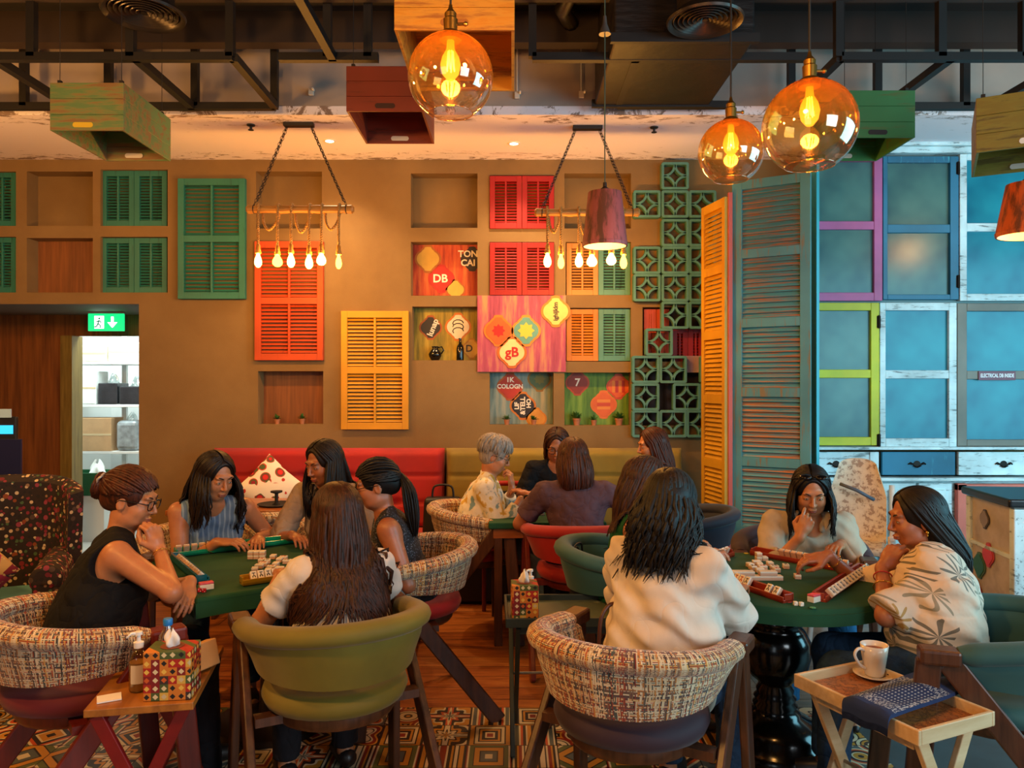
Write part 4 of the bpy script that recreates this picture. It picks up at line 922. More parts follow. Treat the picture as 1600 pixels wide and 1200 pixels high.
# rectangular wooden table by the red sofa
t = thing('dining_table', 'brown wooden table in front of the red sofa', 'table', (tx(385, 5.4), 5.36, 0)); TW = wood('table_wood', '#7a3f16', '#a8602a', axis=0, scale=3, stretch=10, rough=.3)
mb = MB(); mb.box((0, 0, .745), (.86, .56, .035)); mb.build('tabletop', TW, t, bevel=.005)
mb = MB(); mb.box((0, 0, .70), (.80, .50, .055)); mb.build('apron', CHW, t)
for sx in (-1, 1):
    for sy in (-1, 1): mb = MB(); mb.box((sx*.38, sy*.22, .34), (.05, .05, .68)); mb.build('leg', CHW, t, bevel=.004)
t = thing('tray', 'black round tray with a small stand on the brown wooden table', 'tray', (tx(432, 5.3), 5.3, .763)); mb = MB(); mb.lathe([(.001, 0), (.11, 0), (.13, .012), (.125, .014), (.105, .006), (.001, .006)], 28); mb.build('plate', BLACK, t, smooth=True)
mb = MB(); mb.lathe([(.03, .006), (.012, .02), (.012, .08), (.04, .09), (.04, .10), (.001, .10)], 16); mb.build('stand', BLACK, t, smooth='auto')
# back table (green)
t = thing('game_table', 'low green topped table between the four people at the back', 'table', (.20, 5.02, 0), .05); mb = MB(); mb.box((0, 0, .74), (.72, .72, .04)); mb.build('tabletop', FELT, t, bevel=.01)
mb = MB(); mb.box((0, 0, .69), (.66, .66, .06)); mb.build('apron', TW, t)
for sx in (-1, 1):
    for sy in (-1, 1): mb = MB(); mb.box((sx*.3, sy*.3, .33), (.05, .05, .66)); mb.build('leg', CHW, t, bevel=.004)
# square table
TA = math.radians(35); TC = Vector((-1.13, 3.62)); TS = .88
t = thing('game_table', 'square green felt covered table at the left with five people around it', 'table', (TC.x, TC.y, 0), TA); mb = MB(); mb.box((0, 0, .735), (TS, TS, .05)); mb.build('tabletop', FELT, t, bevel=.015, seg=3)
mb = MB()
for i in range(4):
    a = i*PI/2; c_, s_ = math.cos(a), math.sin(a)
    def sk(u, v, c_=c_, s_=s_):
        x = (u-.5)*(TS+.004); y = -TS/2-.004-.004*v; z = .74-.06*v+.006*math.sin(u*9)*v; return (x*c_-y*s_, x*s_+y*c_, z)
    mb.grid(sk, 16, 3)
mb.build('cloth_skirt', FELT, t, smooth=True)
mb = MB(); mb.lathe([(.26, 0), (.26, .03), (.06, .06), (.05, .3), (.05, .66), (.2, .70), (.2, .71)], 24); mb.build('pedestal', plain('dark_pedestal', '#1c120e', .3), t, smooth='auto')
# round table
RC = Vector((1.15, 3.36)); RR = .485
t = thing('round_table', 'round green felt table on a turned black pedestal, at the right', 'table', (RC.x, RC.y, 0)); mb = MB()
mb.lathe([(.001, .700), (RR-.01, .700), (RR, .705), (RR, .742), (RR-.006, .754), (RR-.02, .76), (.001, .76)], 72); mb.build('tabletop', FELT, t, smooth='auto')
mb = MB(); mb.lathe([(RR-.002, .69), (RR+.004, .69), (RR+.005, .735), (RR-.002, .735)], 72, cap=False); mb.build('cloth_skirt', FELT, t, smooth='auto')
BLKW = plain('black_lacquer', '#100c0b', .16, spec=.6)
mb = MB(); mb.lathe([(.001, 0), (.235, 0), (.24, .03), (.225, .055), (.2, .07), (.195, .10), (.16, .135), (.11, .16), (.105, .175), (.085, .19), (.095, .205), (.08, .22), (.09, .235), (.075, .25), (.08, .27), (.068, .29), (.075, .305), (.105, .33), (.14, .375), (.152, .43), (.148, .485), (.125, .53), (.105, .55), (.12, .565), (.125, .58), (.10, .60), (.11, .63), (.2, .68), (.24, .70)], 40); mb.build('pedestal', BLKW, t, smooth=True)

# ============================================================ MAHJONG
IV = plain('ivory', '#e2d8c4', .3); TG = plain('tile_back', '#c8a084', .35); INK = plain('ink', '#1c2430', .5); INKR = plain('ink_red', '#a81c24', .5)
def tile_obj(red=False, mark=True):
    mb = MB(); mb.box((0, 0, .006), (.026, .036, .012)); mb.cur = 1; mb.box((0, 0, .0155), (.026, .036, .007))
    o = mb.build('mahjong_tile', [TG, IV], bevel=.0015)
    if mark:
        mb = MB()
        for a, b, w_, h in ((0, .009, .014, .003), (0, .002, .003, .014), (-.005, -.008, .004, .006), (.005, -.008, .004, .006), (0, -.004, .012, .0025)): mb.box((a, b, .0193), (w_, h, .0008))
        mb.build('tile_marking', INKR if red else INK, o)
    return o
PROTO = [tile_obj(False), tile_obj(True), tile_obj(mark=False)]; used = [False]*3
def tile(kind, M_, label, group):
    if not used[kind]: o = PROTO[kind]; used[kind] = True
    else: o = copy_tree(PROTO[kind])
    o.matrix_world = M_; o.location = M_.to_translation(); o.rotation_euler = M_.to_euler(); o.scale = (1, 1, 1); tag(o, label, 'game tile', group); return o
def surf(px, py, z=.76):
    d = F*(CAMH-z)/(py-600); return Vector(((px-800)/F*d, d, z))
rd = random.Random(3); ORD = ['first', 'second', 'third', 'fourth', 'fifth', 'sixth', 'seventh', 'eighth', 'ninth', 'tenth', 'eleventh', 'twelfth', 'thirteenth', 'fourteenth']
def scatter(pts, z, label, group, kinds=(2, 2, 2, 0, 1)):
    placed = []; pts = sorted(pts)
    for px, py in pts:
        p = surf(px, py, z)
        for _ in range(40):
            if all(abs(p.x-q.x) > .03 or abs(p.y-q.y) > .038 for q in placed): break
            p = Vector((p.x+rd.uniform(-.02, .02), p.y+rd.uniform(-.02, .02), z))
        placed.append(p); tile(rd.choice(kinds), Matrix.Translation((p.x, p.y, z+.0005)) @ Matrix.Rotation(rd.choice((0, .2, -.15, PI/2)), 4, 'Z'), label+', '+ORD[len(placed)-1]+' from the left', group)
def rack(name, label, a, b, m, m2=None, w_=.055):
    a = Vector(a); b = Vector(b); d = b-a; L = d.length; t = thing(name, label, 'tile rack', ((a.x+b.x)/2, (a.y+b.y)/2, a.z), math.atan2(d.y, d.x))
    mb = MB(); mb.box((0, 0, .006), (L, w_, .012)); mb.box((0, w_/2-.006, .018), (L, .012, .036)); mb.box((0, -w_/2+.003, .012), (L, .006, .024)); mb.build('base', m, t, bevel=.002)
    for s in (-1, 1): mb = MB(); mb.box((s*(L/2-.004), .004, .019), (.008, w_*.8, .03)); mb.build('end_cap', m2 or m, t, bevel=.002)
    return t, a, b
def rack_tiles(a, b, n, f0, f1, label, group, kinds=(0,), face=1, lean=1.15, off=0, lift=.0245):
    d = (b-a); L = d.length; ang = math.atan2(d.y, d.x); 
    for i in range(n):
        f = f0+(f1-f0)*(i+.5)/n; p = a+d*f; nx, ny = -math.sin(ang), math.cos(ang)
        M_ = Matrix.Translation((p.x+nx*off, p.y+ny*off, a.z+.013+lift*.62+.002)) @ Matrix.Rotation(ang+(0 if face > 0 else PI), 4, 'Z') @ Matrix.Rotation(lean, 4, 'X') @ Matrix.Translation((0, 0, -.01))
        tile(kinds[i % len(kinds)], M_, label+', '+ORD[i]+' from the left end', group)
# square table: racks along the four sides
def sq(u, v, z=.765): c_, s_ = math.cos(TA), math.sin(TA); x, y = u*TS/2, v*TS/2; return Vector((TC.x+x*c_-y*s_, TC.y+x*s_+y*c_, z))
GR = plain('green_plastic', '#0f8a6a', .15, spec=.7); BL = plain('teal_plastic', '#0f5a6c', .15, spec=.7); GO = plain('gold_rack', '#b8901c', .25, .5)
_, a, b = rack('tile_rack', 'glossy green tile rack along the far side of the square table', sq(-.80, .86), sq(.62, .86), GR, w_=.07)
rack_tiles(a, b, 9, .0, .52, 'white mahjong tile on the glossy green rack', 'tiles on the green rack', (2,), face=-1, off=.01)
_, a, b = rack('tile_rack', 'dark teal tile rack along the left side of the square table', sq(-.83, -.52), sq(-.83, .70), BL)
rack_tiles(a, b, 12, .0, .8, 'mahjong tile leaning on the dark teal rack', 'tiles on the dark teal rack', (0, 0, 1), face=1, lean=.8)
_, a, b = rack('tile_rack', 'gold coloured tile rack along the near side of the square table', sq(-.55, -.80), sq(.45, -.80), GO)
rack_tiles(a, b, 13, .08, .97, 'mahjong tile standing on the gold coloured rack', 'tiles on the gold rack', (0, 0, 0, 1), face=1, lean=.95)
_, a, b = rack('tile_rack', 'pale tile rack at the right side of the square table', sq(.84, .78), sq(.84, -.1), IV)
rack_tiles(a, b, 9, .05, .8, 'white mahjong tile standing on the pale rack', 'tiles on the pale rack', (2,), face=-1)
scatter([(427, 873), (437, 878), (418, 880), (431, 885), (444, 882), (412, 887), (424, 890), (405, 888), (437, 892), (449, 889), (419, 895), (398, 893), (443, 875), (409, 879)], .761, 'loose white mahjong tile lying in the middle of the square table', 'loose tiles on the square table')
for i in range(3): p = surf(402, 873, .76); tile(2, Matrix.Translation((p.x-.03+.028*i, p.y, .7605)) @ Matrix.Rotation(.1, 4, 'Z'), 'lower white mahjong tile of the square table stack, '+ORD[i]+' from the left', 'stacked tiles on the square table'); tile(2, Matrix.Translation((p.x-.03+.028*i, p.y, .7800)) @ Matrix.Rotation(.1, 4, 'Z'), 'upper white mahjong tile of the square table stack, '+ORD[i]+' from the left', 'stacked tiles on the square table')
def pinkbox(px, py, label):
    p = surf(px, py); t = thing('counter_box', label, 'game box', (p.x, p.y, .761), TA); mb = MB(); mb.box((0, 0, .011), (.055, .03, .022)); mb.build('base', IV, t, bevel=.002); mb = MB(); mb.box((0, 0, .0265), (.055, .03, .008)); mb.build('lid', plain('coral_pink', '#d8505c', .4), t, bevel=.002)
DIE = plain('red_dice', '#b31420', .25); PIP = plain('white_pip', '#f0e8dc', .4)
def die(px, py, label, m=DIE, pm=PIP, r=0):
    p = surf(px, py); t = thing('die', label, 'die', (p.x, p.y, .7605+.0075), r); mb = MB(); mb.box((0, 0, 0), (.015, .015, .015)); mb.build('cube_body', m, t, bevel=.002)
    for (x, z) in ((-.0035, .0035), (.0035, -.0035)): mb = MB(); mb.lathe([(.0016, 0), (.0001, .0006)], 8, M=Matrix.Translation((x, -.0076, z)) @ Matrix.Rotation(PI/2, 4, 'X')); mb.build('pip', pm, t)
pinkbox(322, 921, 'pink and white counter box on the near left corner of the square table')
die(312, 925, 'red die on the square table, left one of the pair', r=.3); die(319, 925.5, 'red die on the square table, right one beside the pink box', r=.1)
# round table: four red brown racks
RW = plain('red_rack_wood', '#8c2c14', .3, var=.15)
_, a, b = rack('tile_rack', 'red brown tile rack at the far right side of the round table', surf(1176, 866), surf(1328, 894), RW)
rack_tiles(a, b, 11, .28, .98, 'white mahjong tile on the far red brown rack', 'tiles on the far red rack', (2,), face=-1, off=.012)
_, a, b = rack('tile_rack', 'red brown tile rack at the front left of the round table', surf(1090, 893)+Vector((.0, .0, 0)), surf(1232, 942), RW)
rack_tiles(a, b, 11, .0, .62, 'mahjong tile with red marks on the near red brown rack', 'tiles on the near red rack', (1, 0, 1), face=1, lean=.95); rack_tiles(a, b, 2, .78, .93, 'mahjong tile of the separate pair on the near rack', 'tile pair on the near red rack', (0,), lean=.95)
_, a, b = rack('tile_rack', 'red brown tile rack before the palm leaf blouse on the round table', surf(1280, 940), surf(1350, 893), RW)
rack_tiles(a, b, 13, .05, .95, 'mahjong tile leaning on the right red brown rack', 'tiles on the right red rack', (0,), lean=.75, face=1, off=-.028)
_, a, b = rack('tile_rack', 'red brown tile rack at the left of the round table behind the cream blouse', surf(1085, 888), surf(1140, 868), RW)
rack_tiles(a, b, 7, .2, .95, 'white mahjong tile on the left red brown rack', 'tiles on the left red rack', (2,), face=-1)
scatter([(1176, 890), (1187, 894), (1182, 882), (1198, 888), (1210, 890), (1203, 884), (1217, 893), (1228, 888), (1172, 886), (1246, 904), (1192, 890)], .761, 'loose white mahjong tile lying in the middle of the round table', 'loose tiles on the round table')
a = surf(1138, 906); b = surf(1217, 906)
for i in range(10):
    p = a.lerp(b, i/9)
    for l in range(2 if i not in (5, 9) else 1): tile(2, Matrix.Translation((p.x, p.y, .7605+.0195*l)) @ Matrix.Rotation(PI/2*0, 4, 'Z'), ('upper' if l else 'lower')+' white mahjong tile of the round table wall, '+ORD[i]+' from the left', 'wall of tiles on the round table')
for k, (dx, zz) in enumerate(((0, 0), (0, 1), (.028, 0))): p = surf(1180, 872); tile(2, Matrix.Translation((p.x+dx, p.y-.05, .7605+.0195*zz)), ('lower left', 'upper', 'right')[k]+' white mahjong tile in the small stack by the far red rack', 'stacked tiles at the far rack')
pinkbox(1273, 940, 'pink and white counter box on the right of the round table'); die(1243, 946, 'white die left of the other on the front of the round table', IV, INKR); die(1252, 947, 'white die right of the other on the front of the round table', IV, INKR, .2)
for px, py, c, lab in ((1232, 941, '#b3202c', 'flat red counter chip beside the near rack'), (1270, 950, '#3a8a5c', 'flat green counter chip in front of the pink box'), (1166, 865, '#c8b830', 'flat yellow counter chip at the far rack')):
    p = surf(px, py); mb = MB(); mb.lathe([(.001, 0), (.011, 0), (.012, .001), (.011, .0022), (.001, .0022)], 18, c=(0, 0, 0)); o = mb.build('counter_chip', plain('chip'+c, c, .4), smooth='auto'); o.location = (p.x, p.y, .7605); tag(o, lab, 'chip')
# back table tiles
rd = random.Random(9)
for k in range(12):
    p = Vector((.02+.055*(k % 6)+rd.uniform(-.01, .01), 4.92+.06*(k//6), .761)); tile(rd.choice((2, 0)), Matrix.Translation(p) @ Matrix.Rotation(rd.uniform(-.2, .2), 4, 'Z'), 'small white mahjong tile lying on the back table, '+('front' if k < 6 else 'back')+' row, '+ORD[k % 6]+' from the left', 'tiles on the back table')
for i in range(4): tile(2, Matrix.Translation((.02+.028*i, 5.12, .7795)) @ Matrix.Rotation(1.35, 4, 'X'), 'white mahjong tile standing on the back table, '+ORD[i]+' from the left', 'standing tiles on the back table')

# ============================================================ SIDE TABLES
def side_table(label, c, rot, w_, d_, z, top, edge, leg, lip=.0, inner=None, legspread=.8):
    t = thing('folding_tray_table', label, 'side table', (c[0], c[1], 0), rot)
    if lip:
        mb = MB(); mb.box((0, 0, z-lip+.006), (w_, d_, .012)); mb.build('tray_bottom', inner or top, t)
        mb = MB()
        for s in (-1, 1): mb.box((s*(w_/2+.006), 0, z-lip/2), (.013, d_+.025, lip)); mb.box((0, s*(d_/2+.006), z-lip/2), (w_, .013, lip))
        mb.build('tray_rim', edge, t, bevel=.003)
    else: mb = MB(); mb.box((0, 0, z-.0125), (w_, d_, .025)); mb.build('tabletop', top, t, bevel=.003)
    zl = z-(lip or .025)-.0; hw = w_/2*legspread
    for sy in (-1, 1):
        y = sy*(d_/2-.03)
        for sx in (-1, 1):
            yy = y+sx*.012; mb = MB(); mb.bar((sx*hw, yy, zl), (-sx*hw*1.1, yy, 0), .02, .04, up=(1, 0, 0)); mb.build('leg', leg, t, bevel=.003)
    for sx in (-1, 1): mb = MB(); mb.box((sx*hw*.95, 0, zl-.02), (.022, d_-.07, .035)); mb.build('leg_rail', leg, t, bevel=.002)
    mb = MB(); mb.cyl((0, -d_/2+.02, zl*.53), (0, d_/2-.02, zl*.53), .006, n=8); mb.build('pivot_rod', plain('steel', '#8a8680', .35, .8), t)
    return t
REDL = plain('red_stained_leg', '#7a1414', .4, var=.2); OAK = wood('oiled_top', '#8a5220', '#b8762e', axis=1, scale=3, stretch=8, rough=.35)
side_table('small wooden folding table with red crossed legs at the front left', (-1.215, 2.66), math.radians(11), .32, .54, .595, OAK, OAK, REDL)
DGR = plain('dark_green_paint', '#24302c', .5, var=.15)
side_table('dark green tray table between the tweed chair and the olive chair', (.21, 3.47), PI/2+.03, .36, .46, .60, plain('grey_green', '#5a6450', .5), DGR, DGR, lip=.04, legspread=.88)
BIRCH = wood('pale_birch', '#c4a070', '#dcc094', axis=0, scale=3, stretch=8, rough=.45)
g = G('tray_print').set(.4); v = g.co(); n1 = g.noise(16, v, 6, .8); g.base(g.ramp(n1, [(.46, C('#b06a34')), (.5, C('#5c3824')), (.54, C('#a8683a'))])); TRP = g.m
side_table('pale wooden folding tray table at the front right with the coffee cup', (1.225, 2.50), math.radians(24), .31, .46, .60, BIRCH, BIRCH, BIRCH, lip=.045, inner=TRP, legspread=.8)
def tissue_mat(name):
    g = G(name).set(.6); c = g.n('SeparateXYZ', {0: g.co()}); S = 38
    s = g.ma('ADD', c.outputs[0], c.outputs[1]); X = g.ma('MULTIPLY', s, S); Z = g.ma('MULTIPLY', c.outputs[2], S)
    ix = g.ma('FLOOR', X); iz = g.ma('FLOOR', Z); fx = g.ma('SUBTRACT', g.ma('FRACT', X), .5); fz = g.ma('SUBTRACT', g.ma('FRACT', Z), .5)
    r = g.n('TexWhiteNoise', {0: g.n('CombineXYZ', {0: ix, 1: iz}).outputs[0]}, noise_dimensions='2D').outputs[0]
    d = g.ma('ADD', g.ma('ABSOLUTE', fx), g.ma('ABSOLUTE', fz))
    a = g.ramp(r, [(0, C('#a82418')), (.25, C('#c87828')), (.45, C('#4a5a2c')), (.6, C('#7c1a1c')), (.8, C('#3a2c28')), (.9, C('#d0a848'))], 'CONSTANT')
    b = g.ramp(r, [(0, C('#e0b850')), (.3, C('#1c1c1c')), (.5, C('#d8c89c')), (.7, C('#c85a24')), (.85, C('#c8b890'))], 'CONSTANT')
    g.base(g.mix(g.ma('LESS_THAN', d, .34), a, b)); return g.m
TISB = tissue_mat('patchwork_print'); TIS = plain('tissue_paper', '#eee6dc', .9)
def crumple(name, c, s, parent, seed, m=TIS):
    r = random.Random(seed); mb = MB(); ph = [r.uniform(0, 6) for _ in range(6)]
    def f(u, v):
        a = 2*PI*u; h = v; rad = s*(.35+.55*math.sin(PI*min(1, v*.9+.1)))*(1+.28*math.sin(3*a+ph[0]+4*v)+.2*math.sin(5*a+ph[1]-3*v)); rad *= (1-.5*v)
        return (c[0]+rad*math.cos(a)+.3*s*v*math.cos(ph[2]), c[1]+rad*math.sin(a)+.3*s*v*math.sin(ph[2]), c[2]+s*2.0*h*(1+.12*math.sin(2*a+ph[3])))
    mb.grid(f, 28, 10); return mb.build(name, m, parent, smooth=True)
def tissue_box(label, c, rot, w_, d_, h, seed):
    t = thing('tissue_box', label, 'tissue box', c, rot); mb = MB(); mb.box((0, 0, h/2), (w_, d_, h)); mb.build('box', TISB, t, bevel=.003)
    mb = MB(); mb.lathe([(.001, h+.0005), (.035, h+.0005), (.037, h+.0015), (.001, h+.0015)], 20); mb.build('opening', plain('box_opening', '#7a3c1c', .7), t)
    crumple('tissue', (0, 0, h), .028, t, seed)
tissue_box('patchwork patterned tissue box on the small red legged table at the front left', (-1.10, 2.49, .596), math.radians(6), .145, .115, .155, 1)
tissue_box('patchwork patterned tissue box on the dark green tray table', (.055, 3.375, .5735), .06, .115, .11, .155, 5)
def pump_bottle(label, c, s=1.0, body='#d8c8a8'):
    t = thing('sanitizer_bottle', label, 'pump bottle', c, .3); g_ = clear_glass('gel_plastic_'+body[1:], body, .05)
    mb = MB(); mb.lathe([(.001, 0), (.027*s, 0), (.03*s, .008), (.03*s, .105*s), (.026*s, .12*s), (.013*s, .132*s), (.013*s, .14*s)], 20, c=(0, 0, 0)); mb.build('bottle_body', g_, t, smooth='auto')
    mb = MB(); mb.lathe([(.001, .004), (.0265*s, .004), (.0285*s, .01), (.0285*s, .095*s), (.001, .095*s)], 16); mb.build('gel', plain('gel', '#c4a468', .2), t, smooth='auto')
    mb = MB(); mb.grid(lambda u, v: (.0305*s*math.cos(-2.3+1.5*u), .0305*s*math.sin(-2.3+1.5*u), .03*s+.06*s*v), 8, 2); mb.build('paper_label', plain('label_paper', '#d8ccb4', .6), t)
    mb = MB(); mb.lathe([(.015*s, .14*s), (.016*s, .158*s), (.007*s, .162*s), (.006*s, .18*s), (.012*s, .182*s), (.012*s, .192*s), (.001, .194*s)], 16); mb.build('pump_collar', plain('white_pump', '#f0ece4', .35), t, smooth='auto')
    mb = MB(); mb.tube([(0, 0, .187*s), (-.02*s, -.01*s, .190*s), (-.034*s, -.016*s, .178*s)], [.006*s, .005*s, .003*s], 8); mb.build('nozzle', plain('white_pump', '#f0ece4', .35), t, smooth=True)
pump_bottle('clear pump bottle of sanitizer beside the patterned tissue box, front left', (-1.225, 2.52, .596)); pump_bottle('white pump bottle behind the tissue box on the dark green tray table', (.085, 3.50, .5735), .95, '#f0f0ec')
t = thing('water_bottle', 'clear plastic water bottle with blue cap behind the tissue box at the front left', 'bottle', (-1.165, 2.60, .596)); wb = clear_glass('pet_plastic', '#dfe8ea', .24)
mb = MB(); mb.lathe([(.001, 0), (.028, 0), (.032, .008), (.031, .03), (.033, .035), (.031, .05), (.033, .06), (.031, .1), (.033, .105), (.033, .13), (.028, .155), (.014, .178), (.0125, .19)], 24); mb.build('bottle_body', wb, t, smooth='auto')
mb = MB(); mb.lathe([(.0145, .188), (.0155, .19), (.0155, .208), (.013, .211), (.001, .211)], 20); mb.build('cap', plain('blue_cap', '#1f7ac8', .35), t, smooth='auto')
mb = MB(); mb.lathe([(.0335, .06), (.0335, .10)], 24, cap=False); mb.build('wrapper', plain('bottle_label', '#b8c8c0', .5, var=.35, vs=40), t, smooth=True)
t = thing('paper_bag', 'flat brown kraft paper bag on the far end of the red legged table', 'paper bag', (-1.105, 2.66, .596), 1.15); mb = MB(); mb.box((.0, 0, .05), (.19, .045, .09), rot=(-.25, 0, 0)); mb.build('bag_body', plain('kraft', '#c09058', .8, var=.12), t, bevel=.004)
t = thing('napkin', 'folded white napkin lying under the sanitizer bottle side of the red legged table', 'napkin', (-1.285, 2.45, .5965), .5); mb = MB(); mb.box((0, 0, .002), (.07, .06, .004)); mb.build('paper', TIS, t)
# cup, saucer, bandana
POR = plain('porcelain', '#e8dccb', .15, spec=.6)
cp = surf(1366, 1058, .567); t = thing('saucer', 'white saucer under the coffee cup on the pale tray table', 'saucer', (cp.x, cp.y, .5675)); mb = MB(); mb.lathe([(.001, 0), (.04, 0), (.045, .003), (.07, .014), (.0705, .016), (.044, .007), (.001, .006)], 36); mb.build('plate', POR, t, smooth=True)
t = thing('coffee_cup', 'white porcelain coffee cup with lip marks on the saucer, front right', 'cup', (cp.x, cp.y, .5745)); t.scale = (1.2, 1.2, 1.28); mb = MB(); mb.lathe([(.001, 0), (.024, 0), (.027, .004), (.034, .05), (.039, .085), (.0365, .085), (.032, .05), (.025, .01), (.001, .01)], 36); mb.build('cup_body', POR, t, smooth=True)
mb = MB(); mb.lathe([(.001, .070), (.035, .070), (.035, .0705)], 28); mb.build('coffee', plain('coffee_crema', '#8a4a1c', .4, var=.4, vs=90), t)
mb = MB(); mb.tube(smoothpath([(-.034, -.01, .072), (-.055, -.018, .078), (-.066, -.02, .062), (-.05, -.016, .035), (-.030, -.009, .022)], 5), .0045, 8); mb.build('handle', POR, t, smooth=True)
p2 = cp+Vector((.045, -.02, 0)); t = thing('cookie', 'small dark wrapped sweet on the saucer beside the cup', 'sweet', (p2.x, p2.y, .582)); mb = MB(); mb.box((0, 0, .003), (.02, .008, .005), rot=(0, 0, .4)); mb.build('wrap', CHW, t, bevel=.001)
def mat_bandana():
    g = G('navy_bandana').set(.85); c = g.n('SeparateXYZ', {0: g.co('UV')}); u, v = c.outputs[0], c.outputs[1]
    dx = g.ma('SUBTRACT', g.ma('FRACT', g.ma('MULTIPLY', u, 24)), .5); dy = g.ma('SUBTRACT', g.ma('FRACT', g.ma('MULTIPLY', v, 16)), .5)
    dot = g.ma('LESS_THAN', g.ma('ADD', g.ma('MULTIPLY', dx, dx), g.ma('MULTIPLY', dy, dy)), .05)
    eu = g.ma('ABSOLUTE', g.ma('SUBTRACT', u, .5)); pais = g.ma('GREATER_THAN', g.noise(34, g.co('UV'), 3, .6), .52)
    band = g.ma('MULTIPLY', g.ma('GREATER_THAN', eu, .22), g.ma('LESS_THAN', eu, .34)); inn = g.ma('LESS_THAN', eu, .22)
    k = g.ma('ADD', g.ma('MULTIPLY', inn, dot), g.ma('MULTIPLY', band, pais)); ev = g.ma('GREATER_THAN', g.ma('ABSOLUTE', g.ma('SUBTRACT', v, .5)), .40); k = g.ma('MAXIMUM', k, g.ma('MULTIPLY', g.ma('MULTIPLY', ev, pais), g.ma('LESS_THAN', eu, .34)))
    g.base(g.mix(k, C('#142850'), C('#9aa0a8'))); return g.m
t = thing('bandana', 'folded navy bandana with white dots draped over the pale tray table', 'bandana', (1.225, 2.43, .60), math.radians(24+8)); mb = MB()
def bd(u, v, o=0):
    x = (u-.5)*.44; y = (v-.5)*.15; lo = -.155; z = .006+.004*math.sin(v*9+u*5)
    x2, z2 = x, z
    if x < lo-.0: f = lo-x; x2 = lo-.02*math.sin(min(1, f/.04)*PI/2)-.008; z2 = z-max(0, f-.015)*1.0
    z2 += .014*math.sin(PI*v)*(1 if o else .2)+o*.012
    return (x2, y*(1+.1*math.sin(u*3)), z2)
mb.grid(lambda u, v: bd(u, v, 1), 40, 12, uvf=lambda u, v: (u, v)); mb.grid(lambda u, v: bd(u, v, 0), 40, 12, uvf=lambda u, v: (0, v), flip=True)
for v in (0, 1): mb.grid(lambda u, q, v=v: tuple(Vector(bd(u, v, 1)).lerp(Vector(bd(u, v, 0)), q)), 40, 2, uvf=lambda u, q: (0, 0), flip=bool(v) is False)
for u in (0, 1): mb.grid(lambda v, q, u=u: tuple(Vector(bd(u, v, 1)).lerp(Vector(bd(u, v, 0)), q)), 12, 2, uvf=lambda u, q: (0, 0), flip=bool(u))
mb.build('cloth', mat_bandana(), t, smooth='auto')

# handbag on the tweed chair and bag in the teal chair
LE = plain('brown_leather', '#4a2414', .4); t = thing('handbag', 'brown leather handbag tucked beside the person in the tweed chair, front middle', 'handbag', (.345, 2.72, .482), .5)
mb = MB(); mb.box((0, 0, .09), (.20, .09, .18), taper=.85); mb.build('body', LE, t, bevel=.02, seg=3); mb = MB(); mb.tube(smoothpath([(-.06, -.02, .17), (-.05, -.02, .30), (.0, -.02, .345), (.05, -.02, .30), (.06, -.02, .17)], 6), .007, 8); mb.build('handle', LE, t, smooth=True)
mb = MB(); mb.box((0, -.047, .12), (.19, .004, .03)); mb.build('clasp', plain('dark_gold', '#8a6a2c', .3, .8), t, bevel=.001)
t = thing('shoulder_bag', 'black leather bag with looped straps inside the grey teal chair', 'handbag', (.345, 3.86, .49), 1.4); mb = MB(); mb.box((0, 0, .11), (.20, .10, .22), taper=.9); mb.build('body', plain('black_leather', '#14110f', .5), t, bevel=.025, seg=3)
for k in range(3): mb = MB(); mb.tube(smoothpath([(-.09, 0, .2), (-.05-.02*k, .03, .29-.02*k), (.04, .02*k, .30-.02*k), (.09, 0, .2)], 6), .005, 6); mb.build('strap', plain('black_leather', '#14110f', .5), t, smooth=True)

# ============================================================ LEFT: WINGBACK CHAIR, POSTER STAND, DOOR SIGN, STOREROOM
def mat_embroid():
    g = G('embroidered_fabric').set(.85); co = g.co(); v = g.n('TexVoronoi', {'Vector': co, 'Scale': 21}, feature='F1'); d, c = v.outputs[0], v.outputs[1]; h = g.n('SeparateColor', {0: c}).outputs[0]
    v2 = g.n('TexVoronoi', {'Vector': co, 'Scale': 42}); d2 = v2.outputs[0]; h2 = g.n('SeparateColor', {0: v2.outputs[1]}).outputs[0]
    big = g.ramp(h, [(0, C('#6a1c28')), (.22, C('#8a3448')), (.4, C('#2c2018')), (.62, C('#84401c')), (.74, C('#4c3a30')), (.88, C('#7a2028'))], 'CONSTANT'); sm = g.ramp(h2, [(0, C('#c8b088')), (.2, C('#1c1614')), (.6, C('#7c2434')), (.8, C('#8a6a4c')), (.92, C('#44603c'))], 'CONSTANT')
    bg = g.mix(g.ma('LESS_THAN', d2, .42), C('#261a16'), sm); g.base(g.mix(g.ma('LESS_THAN', d, .30), bg, big)); g.bump(d2, .4, .003); return g.m
EMB = mat_embroid(); t = thing('wingback_armchair', 'dark red floral embroidered wingback armchair at the left picture edge', 'armchair', (-2.80, 4.02, 0), math.radians(203))
mb = MB()
def wb_(u, v):
    a = (u-.5)*2; z = .42+(.62-.05*abs(a)**3)*v; x = .40*math.sin(a*1.25)/math.sin(1.25)*(1+.04*v); y = -.30-.06*v+.34*(abs(a)**3.2)*(1-.25*(1-v)); return (x, y, z)
def wbb(u, v): p = wb_(u, v); a = (u-.5)*2; return (p[0]*1.16, p[1]-.11*(1-abs(a)**4*.5), p[2]+.015)
mb.grid(wb_, 36, 14); mb.grid(wbb, 36, 14, flip=True); mb.grid(lambda u, q: tuple(Vector(wb_(u, 1)).lerp(Vector(wbb(u, 1)), q)+Vector((0, 0, .03*math.sin(PI*q)*min(1, 4*math.sin(PI*u))))), 36, 5)
